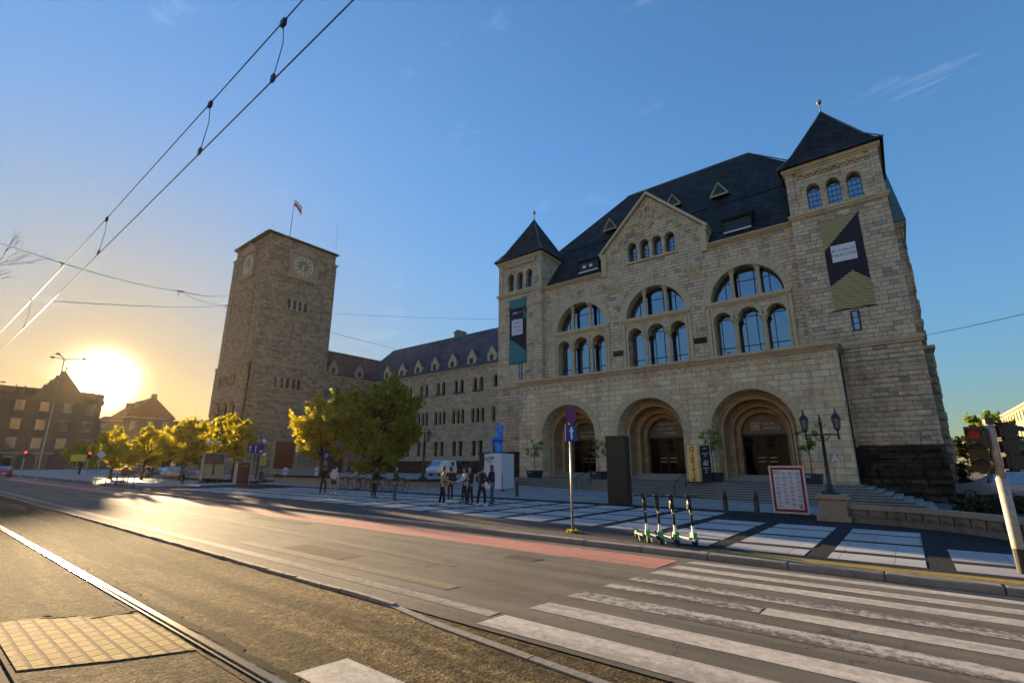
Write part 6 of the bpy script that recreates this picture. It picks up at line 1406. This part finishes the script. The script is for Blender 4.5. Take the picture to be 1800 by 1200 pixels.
# ================================================================ OVERHEAD WIRES
WM = M_['dark']
def wire(name, pts, r_, label, cat='cable', group=None, n=4):
    e = empty(name, pts[0], label, cat, group); b = MB(); b.tube(pts, r_, n); put(b.build('wire', WM, None), e); return e
cont = wire('contact_wire', [(x, 1.77, 5.86+.03*math.sin(x*.1)) for x in (40,20,5,0,-3,-6,-9,-12,-16,-22,-30,-45,-70,-110)], .008, 'lower tram contact wire crossing the sky from the top toward the sun')
def mz(x): return 6.60+.10*((x+7)/12)**2*.5 if x > -17 else 6.75+.1*math.sin(x*.07)
mess = wire('messenger_wire', [(x, 1.77, mz(x)) for x in (20,5,0,-2,-4,-6,-8,-10,-12,-14,-16)]+[(-20,1.77,6.72),(-28,1.77,6.9),(-45,1.77,7.0),(-110,1.77,7.0)], .0075, 'upper tram messenger wire running above the contact wire')
for k, x in enumerate((-4.69,-6.7,-11.82,-20.4)):
    b = MB(); b.tube([(x+.03,1.77,mz(x) if x > -17 else 6.73),(x+.05,1.79,6.3),(x-.03,1.77,5.87)], .005, 4); b.box(x-.01,x+.07,1.75,1.79,mz(x)-.06 if x > -17 else 6.70,mz(x)+.02 if x > -17 else 6.78); b.box(x-.06,x+.0,1.755,1.785,5.84,5.92); put(b.build('dropper', WM, None), cont)
J = (-29.4,8.0,10.9); K = (-42.4,15.0,14.65)
def sag(a, c, s=.2, n=9): return [tuple(Vector(a).lerp(Vector(c), t/n)-Vector((0,0,4*s*(t/n)*(1-t/n)))) for t in range(n+1)]
w1 = wire('span_wire', sag((-30,1.2,11.3),(-16.1,1.77,6.80),.0), .009, 'span wire from the left edge to the messenger wire', group='span wires')
wire('span_wire', sag((-16.1,1.77,6.80),J,.1), .009, 'span wire from the messenger wire to the insulator left of the tower', group='span wires')
wire('span_wire', sag(J,(-93.9,33.1,32.2),.3), .02, 'upper thin wire ending at the left edge of the tower', group='span wires')
wire('span_wire', sag(J,K,.2), .011, 'lower branch wire between the two insulators left of the tower', group='span wires')
wire('span_wire', sag((-16.4,1.77,5.85),K,.15), .009, 'nearly level wire from the contact wire to the insulator beside the tower', group='span wires')
wire('span_wire', sag(K,(-29.05,34.3,15.6),.25), .012, 'wire crossing in front of the tower to the left turret', group='span wires')
wire('span_wire', sag((-79.9,46,25.6),(-75,57,23.9),.1), .03, 'wire from the tower down to the wing roof', group='span wires')
wire('span_wire', sag((2.15,39.3,9.9),(9.5,18,7.0),.2), .014, 'thin wire from the right corner of the castle to the right edge', group='span wires')
for k, (p, l) in enumerate(((( -16.1,1.77,6.80),'insulator where the span wire meets the messenger wire'),(J,'insulator at the fork of the span wires'),(K,'insulator hanging right beside the tower edge'))):
    e = empty('insulator', p, l, 'insulator', 'insulators on the span wires'); b = MB(); s = (.6,1.4,1.8)[k]; b.tube([(-.18*s,-.07*s,.05),(.18*s,.07*s,-.03)], .022*s, 6); b.tube([(-.02*s,0,0),(-.10*s,0,-.14*s)], .014*s, 5); b.lathe((0,0,-.03*s), [(.03*s,0),(.035*s,.03*s),(.03*s,.06*s)], 8); b.build('body', WM, e, local=True)
# ================================================================ PEOPLE
SK = []
def skin(name, V, E, Rr, mat, parent, sub=1, root=0):
    me = bpy.data.meshes.new(name); me.from_pydata([tuple(v) for v in V], E, []); o = bpy.data.objects.new(name, me); C.objects.link(o); o.parent = parent
    me.materials.append(mat); s = o.modifiers.new('s', 'SKIN'); s.use_smooth_shade = True; s.branch_smoothing = .3
    if not me.skin_vertices: me.attributes
    for i, sv in enumerate(me.skin_vertices[0].data):
        r_ = Rr[i]; sv.radius = r_ if isinstance(r_, tuple) else (r_, r_); sv.use_root = (i == root)
    m = o.modifiers.new('d', 'SUBSURF'); m.levels = sub; m.render_levels = sub; SK.append(o); return o
def finger_chains(hand, d, pv, s=1, curl=.5):
    """five separate finger chains: list of (points, radii)"""
    out_ = []; side = d.cross(pv).normalized(); base_ = hand+d*.045*s
    for k, (o_, L) in enumerate(((-.030,.066),(-.010,.076),(.010,.072),(.029,.058))):
        p0 = base_+side*o_*s; p1 = p0+(d*.55*L+pv*L*.12*curl)*s; p2 = p1+(d*.28*L+pv*L*.38*curl)*s; out_.append(([p0,p1,p2], [.0095*s,.0085*s,.0065*s]))
    p0 = hand+side*-.022*s+d*.012*s; p1 = p0+(side*-.03+d*.022+pv*.01)*s; p2 = p1+(side*-.008+d*.025+pv*.012)*s; out_.append(([p0,p1,p2], [.012*s,.010*s,.008*s])); return out_
def person(x, y, face, label, top, bottom, shoe='black', z=.04, H=1.72, stride=0.12, arms=((.08,.0),(.08,.0)), lean=0, hairc='hair', shorts=False, headt=0, hood=False, bend=(.15,.15), headup=0):
    """face: heading in degrees (0 = +Y). arms: (out, forward swing) per side, bend: elbow bend"""
    e = empty('person', (x, y, z), label, 'person', None, R(face)); k = H/1.72; Vv = lambda *a: Vector(a)*k
    pel = Vv(0,0,.93); ch = Vv(0,lean*.5,1.22); nk = Vv(0,lean,1.46); hd = Vv(0,lean+.01,1.58)
    V = [pel, Vv(0,lean*.2,1.05), ch, Vv(0,lean*.85,1.36), nk, Vv(0,0,.875)]; E_ = [(0,1),(1,2),(2,3),(3,4),(0,5)]; Rr = [(.13*k,.095*k),(.12*k,.09*k),(.145*k,.10*k),(.12*k,.08*k),(.055*k,.055*k),(.12*k,.09*k)]
    legs = []; hands = []
    for s in (-1,1):
        st = stride*s; hip = Vv(.085*s,0,.88); kn = Vv(.10*s, st*.75+.03, .50); an = Vv(.105*s, st*1.1-.02, .09); toe = Vv(.12*s, st*1.1+.13, .035)
        i = len(V); V += [Vector((hip.x, hip.y, .79*k)), kn, an]; E_ += [(5,i),(i,i+1),(i+1,i+2)]; Rr += [.076*k,.054*k,.040*k]; legs.append((hip,kn,an,toe))
        ou, sw = arms[0 if s < 0 else 1]; bd = bend[0 if s < 0 else 1]
        sh = Vv(.185*s, lean*.85, 1.385); el = sh+Vv((.04+ou)*s, sw*.6-.02, -.27); wr = el+Vv((ou*.3-.02)*s, sw*.5+bd*.6, -.25+bd*.28); dh = (wr-el).normalized(); hn = wr+dh*.05*k
        i = len(V); V += [sh, el, wr, hn]; E_ += [(3,i),(i,i+1),(i+1,i+2),(i+2,i+3)]; Rr += [.052*k,.040*k,.028*k,(.034*k,.020*k)]; hands.append((sh,el,wr,hn,dh))
    body = skin('body', V, E_, Rr, M_['skin'], e)
    parts = []
    for (sh,el,wr,hn,dh) in hands:
        pv = Vector((0,1,0)); pv = (pv-dh*pv.dot(dh)); pv = pv.normalized() if pv.length > .05 else Vector((0,0,1))
        FV, FE, FR = [], [], []
        for pts, rr in finger_chains(hn, dh, pv, k, .9):
            i = len(FV); FV += pts; FR += rr; FE += [(i,i+1),(i+1,i+2)]
        f = skin('fingers', FV, FE, FR, M_['skin'], e, 0)
        me = f.data
        for q in range(0, len(FV), 3): me.skin_vertices[0].data[q].use_root = True
        parts.append(f)
    # head with nose, ears, chin
    hb = MB(); hz = 1.595; prof = [(.02,-.115),(.048,-.108),(.062,-.08),(.072,-.03),(.078,.02),(.076,.06),(.06,.095),(.03,.115),(.005,.12)]
    n = 14; b0 = 0
    for r_, dz in prof:
        for q in range(n):
            a = 2*PI*q/n; fy = math.sin(a); yy = r_*fy*(1.18 if fy < 0 else 1.12)+(.012 if dz < -.05 else 0); hb.v.append((r_*math.cos(a), yy, dz))
    for i in range(len(prof)-1):
        for q in range(n): hb.f.append((i*n+q, i*n+(q+1)%n, (i+1)*n+(q+1)%n, (i+1)*n+q)); hb.m.append(0)
    hb.add([(-.013,.080,-.01),(.013,.080,-.01),(.015,.082,-.042),(-.015,.082,-.042),(0,.112,-.036)], [(0,1,4),(1,2,4),(2,3,4),(3,0,4)])
    for s in (-1,1): hb.hexa([(s*.074,-.012,-.035),(s*.088,-.022,-.03),(s*.088,.0,-.03),(s*.074,.012,-.035),(s*.074,-.012,.025),(s*.092,-.026,.025),(s*.090,.004,.025),(s*.074,.012,.025)])
    for s in (-1,1): hb.add([(s*.042,.083,.005),(s*.018,.088,.005),(s*.018,.088,.016),(s*.042,.083,.016)], [(0,1,2,3)], 1)
    hb.add([(-.024,.088,-.068),(.024,.088,-.068),(.02,.090,-.058),(-.02,.090,-.058)], [(0,1,2,3)], 2)
    Rm = Matrix.Rotation(R(headt), 4, 'Z') @ Matrix.Rotation(R(headup), 4, 'X')
    off = Vector((0, lean+.015, hz))
    hb.v = [tuple((Rm @ Vector(v)+off)*k) for v in hb.v]; ho = hb.build('head', [M_['skin'], M_['hair'], M_['maroon']], e, smooth=True, local=True); parts.append(ho)
    hr = MB(); prof = [(.080,-.03),(.087,.02),(.085,.065),(.066,.107),(.034,.13),(.004,.136)]
    for r_, dz in prof:
        for q in range(n):
            a = 2*PI*q/n; fy = math.sin(a); yy = r_*fy*(1.22 if fy < 0 else 1.05)-(.035 if (fy > .1 and dz < .06) else 0); xx = r_*math.cos(a)*(1.0 if dz > 0 or fy < .3 else .9); hr.v.append((xx, yy, dz-(.05 if (fy < -.2 and dz < 0) else 0)))
    for i in range(len(prof)-1):
        for q in range(n): hr.f.append((i*n+q, i*n+(q+1)%n, (i+1)*n+(q+1)%n, (i+1)*n+q)); hr.m.append(0)
    hr.v = [tuple((Rm @ Vector(v)+off)*k) for v in hr.v]; hr.build('hair', M_[hairc] if hairc in M_ else M_['hair'], e, smooth=True, local=True)
    # clothing
    tm = M_[top]; hem = Vv(0,0,.86)
    TV = [Vv(0,0,.87), Vv(0,lean*.2,1.05), ch, Vv(0,lean*.85,1.37), nk-Vv(0,0,.03)]; TE = [(0,1),(1,2),(2,3),(3,4)]; TR = [(.185*k,.135*k),(.165*k,.125*k),(.185*k,.135*k),(.165*k,.115*k),(.078*k,.075*k)]
    for (sh,el,wr,hn,dh) in hands:
        i = len(TV); TV += [sh, el, wr-dh*.01]; TE += [(3,i),(i,i+1),(i+1,i+2)]; TR += [.070*k,.056*k,.046*k]
    skin('jacket', TV, TE, TR, tm, e)
    if hood: hq = MB(); hq.lathe(((0, (lean-.06)*k, 1.42*k)), [(.06,0),(.12*k,.02),(.13*k,.07),(.09*k,.12)], 12); hq.build('hood', tm, e, smooth=True, local=True)
    BV = [Vv(0,0,1.0), Vv(0,0,.93), Vv(0,0,.885)]; BE = [(0,1),(1,2)]; BR = [(.145*k,.105*k),(.155*k,.115*k),(.15*k,.115*k)]
    for (hip,kn,an,toe) in legs:
        i = len(BV); hp_ = Vector((hip.x, hip.y, .80*k)); BV += [hp_, kn] if shorts else [hp_, kn, an]; BE += [(2,i),(i,i+1)]+([] if shorts else [(i+1,i+2)]); BR += [.100*k,.088*k] if shorts else [.098*k,.072*k,.058*k]
    if shorts: 
        for q in (4,6): BV[q] = BV[q-1].lerp(BV[q], .75)
    skin('shorts' if shorts else 'trousers', BV, BE, BR, M_[bottom], e)
    for (hip,kn,an,toe) in legs: 
        heel = Vector((an.x, an.y-.035*k, .045*k)); skin('shoe', [heel, Vector((toe.x,toe.y-.04*k,.042*k)), Vector((toe.x,toe.y+.03*k,.035*k)), an-Vector((0,0,.005))], [(0,1),(1,2),(0,3)], [(.045*k,.042*k),(.046*k,.038*k),(.036*k,.028*k),.046*k], M_[shoe], e)
    e['_j'] = 1; JO.append((body, parts)); return e
JO = []
for n_, c in dict(cl_black=(.012,.012,.014), cl_black2=(.02,.019,.022), cl_olive=(.05,.052,.04), cl_white=(.55,.54,.52), cl_grey=(.10,.10,.11), cl_beige=(.30,.24,.15), cl_navy=(.02,.025,.045), cl_denim=(.05,.07,.12), cl_red=(.30,.03,.03), cl_jogg=(.03,.03,.035)).items(): M_[n_] = plain(n_.replace('cl_','cloth_'), c, .9, 0, .2, 30)
person(-52.1,17.1,80,'person in dark clothes walking alone at the far left of the plaza','cl_grey','cl_black',stride=.16,H=1.62)
person(-71.7,19.7,70,'person in dark clothes in front of the left parked cars, left one of two','cl_black','cl_grey',H=1.7); person(-74.6,20.9,60,'person in dark clothes in front of the left parked cars, right one of two','cl_black','cl_black',H=1.7)
person(-29.9,17.9,35,'person all in black walking away, left of the one in a white hoodie','cl_black','cl_black',stride=.10,arms=((.12,.15),(.06,-.1)),H=1.78)
person(-29.2,18.2,15,'person in a white hoodie, black shorts and bare legs seen from behind','cl_white','cl_black','white',shorts=True,stride=.10,arms=((.05,.0),(.05,.05)),hood=True,H=1.7)
person(-23.8,17.4,-10,'person in black coat and trousers looking at a phone near the bicycles','cl_black','cl_black',stride=.03,arms=((.02,.25),(.02,.3)),bend=(.5,.5),H=1.74,lean=.03)
person(-21.5,17.05,-50,'person in an olive jacket with head raised, between the one in black and the group','cl_olive','cl_grey',stride=.05,arms=((.03,.2),(.02,.15)),bend=(.6,.3),H=1.74,headup=14)
person(-17.2,16.4,-35,'person in black with a beige shirt tail, leftmost of the group','cl_beige','cl_black','white',stride=.07,arms=((.05,.05),(.06,.12)),bend=(.2,.5),H=1.74,lean=.05)
person(-18.6,18.3,60,'person in a black tracksuit with white shoes, second from the left in the group','cl_black2','cl_jogg','white',stride=.06,H=1.72,arms=((.03,.0),(.05,.15)),bend=(.15,.5))
person(-17.5,18.2,150,'person in a white shirt and black trousers partly hidden in the group','cl_white','cl_black',stride=.06,H=1.7,arms=((.1,.2),(.05,.15)),bend=(.6,.4))
person(-16.45,17.5,165,'person in black facing the camera in the middle of the group','cl_black','cl_black2',stride=.05,H=1.75,arms=((.05,.1),(.05,.1)),bend=(.3,.3))
person(-15.55,17.3,-5,'person in a wide black jacket seen from behind in the group','cl_black2','cl_black','white',stride=.12,H=1.78,arms=((.12,.05),(.10,.05)),bend=(.25,.25))
pr_ = person(-16.0,18.6,110,'person in a dark jacket, red scarf and blue jeans, rightmost of the group','cl_navy','cl_denim','black',stride=.07,H=1.82,arms=((.04,.15),(.04,.15)),bend=(.3,.4),lean=.04,headup=-10)
sc_ = MB(); sc_.lathe((0,.04*1.06,1.44*1.06), [(.075,0),(.095,.02),(.095,.07),(.07,.09)], 12); sc_.build('scarf', M_['cl_red'], pr_, smooth=True, local=True)
# blue hand: two fingers up, thumb folded over the other two
e = empty('hand_sculpture', (-22.35,26.6,2.62), 'bright blue sculpture of a hand with two raised fingers on the white box', 'sculpture'); Vh = Vector
V = [Vh((0,0,0)),Vh((0,0,.35)),Vh((.02,0,.75)),Vh((.04,0,1.1)),Vh((-.10,0,1.38)),Vh((-.16,0,1.72)),Vh((-.24,0,2.08)),Vh((.20,.0,1.38)),Vh((.26,0,1.72)),Vh((.30,.0,2.05)),Vh((.24,0,1.12)),Vh((-.18,-.02,.85))]
E_ = [(0,1),(1,2),(2,3),(3,4),(4,5),(5,6),(3,7),(7,8),(8,9),(3,10),(2,11)]; Rr = [(.36,.26),(.34,.25),(.38,.25),(.36,.22),.15,.13,.10,.15,.135,.11,(.16,.2),(.16,.2)]
hand = skin('hand', V, E_, Rr, M_['blue'], e, 2)
fo = []
for pts, rr in (([(.14,-.12,1.18),(.15,-.34,1.24),(.12,-.36,1.02),(.10,-.22,.95)],[.13,.13,.12,.11]),([(.34,-.08,1.10),(.36,-.28,1.14),(.32,-.30,.94),(.30,-.18,.88)],[.12,.115,.105,.10]),([(-.26,-.05,.55),(-.32,-.16,.80),(-.16,-.36,1.00),(.08,-.46,1.05)],[.17,.14,.125,.10])):
    fo.append(skin('folded_finger', [Vh(p) for p in pts], [(0,1),(1,2),(2,3)], rr, M_['blue'], e, 2))
JO.append((hand, fo))
b = MB(); b.box(-.45,.45,-.4,.4,0,.05); b.build('plinth_plate', M_['blue'], e, local=True)
# turn the skinned figures into plain meshes and join fingers and head onto each body
bpy.context.view_layer.update()
dg = bpy.context.evaluated_depsgraph_get(); res_ = {}
for o in SK: res_[o.name] = bpy.data.meshes.new_from_object(o.evaluated_get(dg))
for o in SK: o.modifiers.clear(); nm = o.data.name; o.data = res_[o.name]; o.data.polygons.foreach_set('use_smooth', [True]*len(o.data.polygons))
for body, parts in JO:
    bm = bmesh.new(); mats = [m for m in body.data.materials]; bm.from_mesh(body.data)
    for p in parts:
        if p.name.startswith('head'):
            for m in list(p.data.materials)[1:]: mats.append(m)
        n0 = len(bm.faces); bm.from_mesh(p.data)
    me = bpy.data.meshes.new('body'); bm.to_mesh(me); bm.free()
    for m in mats: me.materials.append(m)
    me.polygons.foreach_set('use_smooth', [True]*len(me.polygons)); body.data = me
    for p in parts: bpy.data.objects.remove(p)
for o in C.objects:
    if '_j' in o: del o['_j']
# ================================================================ .000075
hz = MB(); hz.box(-560, 320, -300, 560, -1.2, 62); ho = hz.build('haze', plain('haze', (1,1,1))); ho['kind'] = 'stuff'
hm = bpy.data.materials.new('haze_air'); hm.use_nodes = True; hn = hm.node_tree; hn.nodes.clear()
pv = N(hn, 'ShaderNodeVolumePrincipled', i={'Color': (1, .74, .40, 1), 'Density': .000075, 'Anisotropy': .60}); oo = N(hn, 'ShaderNodeOutputMaterial'); hn.links.new(pv.outputs[0], oo.inputs['Volume'])
ho.data.materials.clear(); ho.data.materials.append(hm); cyc.volume_bounces = 0; cyc.volume_step_rate = 20; cyc.volume_max_steps = 16
# ================================================================ ONE MESH PER PIECE
def split_pieces(o, newname, gap=.06, most=70):
    """separate clusters of a mesh that do not touch become parts of their own"""
    me = o.data; bm = bmesh.new(); bm.from_mesh(me); bm.verts.ensure_lookup_table(); seen = [-1]*len(bm.verts); boxes = []
    for v in bm.verts:
        if seen[v.index] >= 0: continue
        st = [v]; k = len(boxes); lo = list(v.co); hi = list(v.co); seen[v.index] = k
        while st:
            a = st.pop()
            for i in range(3): lo[i] = min(lo[i], a.co[i]); hi[i] = max(hi[i], a.co[i])
            for e in a.link_edges:
                w = e.other_vert(a)
                if seen[w.index] < 0: seen[w.index] = k; st.append(w)
        boxes.append((lo, hi))
    n = len(boxes); par = list(range(n))
    def find(i):
        while par[i] != i: par[i] = par[par[i]]; i = par[i]
        return i
    B = np.array(boxes)
    for i in range(n):
        t = np.all((B[i+1:, 0] <= B[i, 1]+gap) & (B[i+1:, 1] >= B[i, 0]-gap), axis=1)
        for j in np.nonzero(t)[0]: par[find(int(j)+i+1)] = find(i)
    roots = sorted({find(i) for i in range(n)})
    if len(roots) < 2 or len(roots) > most: bm.free(); o.name = newname; return
    mats = list(me.materials); groups = {r: [] for r in roots}
    for f in bm.faces: groups[find(seen[f.verts[0].index])].append(f)
    kids = list(o.children); first = True
    for r in roots:
        idx = {}; vs, fs, ms = [], [], []
        for f in groups[r]:
            t = []
            for v in f.verts:
                if v.index not in idx: idx[v.index] = len(vs); vs.append(tuple(v.co))
                t.append(idx[v.index])
            fs.append(t); ms.append(f.material_index)
        m2 = bpy.data.meshes.new(newname); m2.from_pydata(vs, [], fs)
        for m in mats: m2.materials.append(m)
        m2.polygons.foreach_set('material_index', ms); sm = len(me.polygons) and me.polygons[0].use_smooth
        if sm: m2.polygons.foreach_set('use_smooth', [True]*len(m2.polygons))
        m2.update()
        if first: keep = m2; first = False
        else:
            c = o.copy(); c.data = m2; c.name = newname; C.objects.link(c)
    bm.free(); o.data = keep; o.name = newname
NEW = dict(window_columns='column', turret_window_columns='column', turret_mouldings='moulding', string_courses='string_course', mouldings='moulding', corner_pilasters='pilaster',
    gable_window_surround='window_surround', window_surround='window_surround', posts='post', feet='foot', wheels='wheel', mudguard='mudguard', band='band', plaque='plaque', carved_relief='carved_relief', arch_moulding='arch_moulding',
    door_steps='door_steps', porch_wall='porch_wall', porch_mouldings='porch_moulding', reflector='reflector', arcade_opening='arcade_opening', gable='gable', lightning_rod='lightning_rod', small_print='print_line',
    arrows='arrow', white_marks='white_mark', teal_pattern='teal_pattern', windows='window', handle='handle', finial='finial', portal_side='portal_side', rubble_plinth='rubble_plinth', wall_body='wall_body', coping='coping',
    gable_coping='gable_coping', ridge_capping='ridge_capping', turret_wall='turret_wall', chimney='chimney', louvre='louvre', stem='stem', diamond_panels='diamond_panel', bracket='bracket', banner_pole='banner_pole', print='print', dormer_window='dormer_window', turret_roof='turret_roof', hatch_light='hatch_light', lid='lid')
for o in list(C.objects):
    if o.type == 'MESH' and o.parent is not None:
        k = o.name.split('.')[0]
        if k in NEW and len(o.data.vertices) < 30000 and o.data.users >= 1: split_pieces(o, NEW[k])
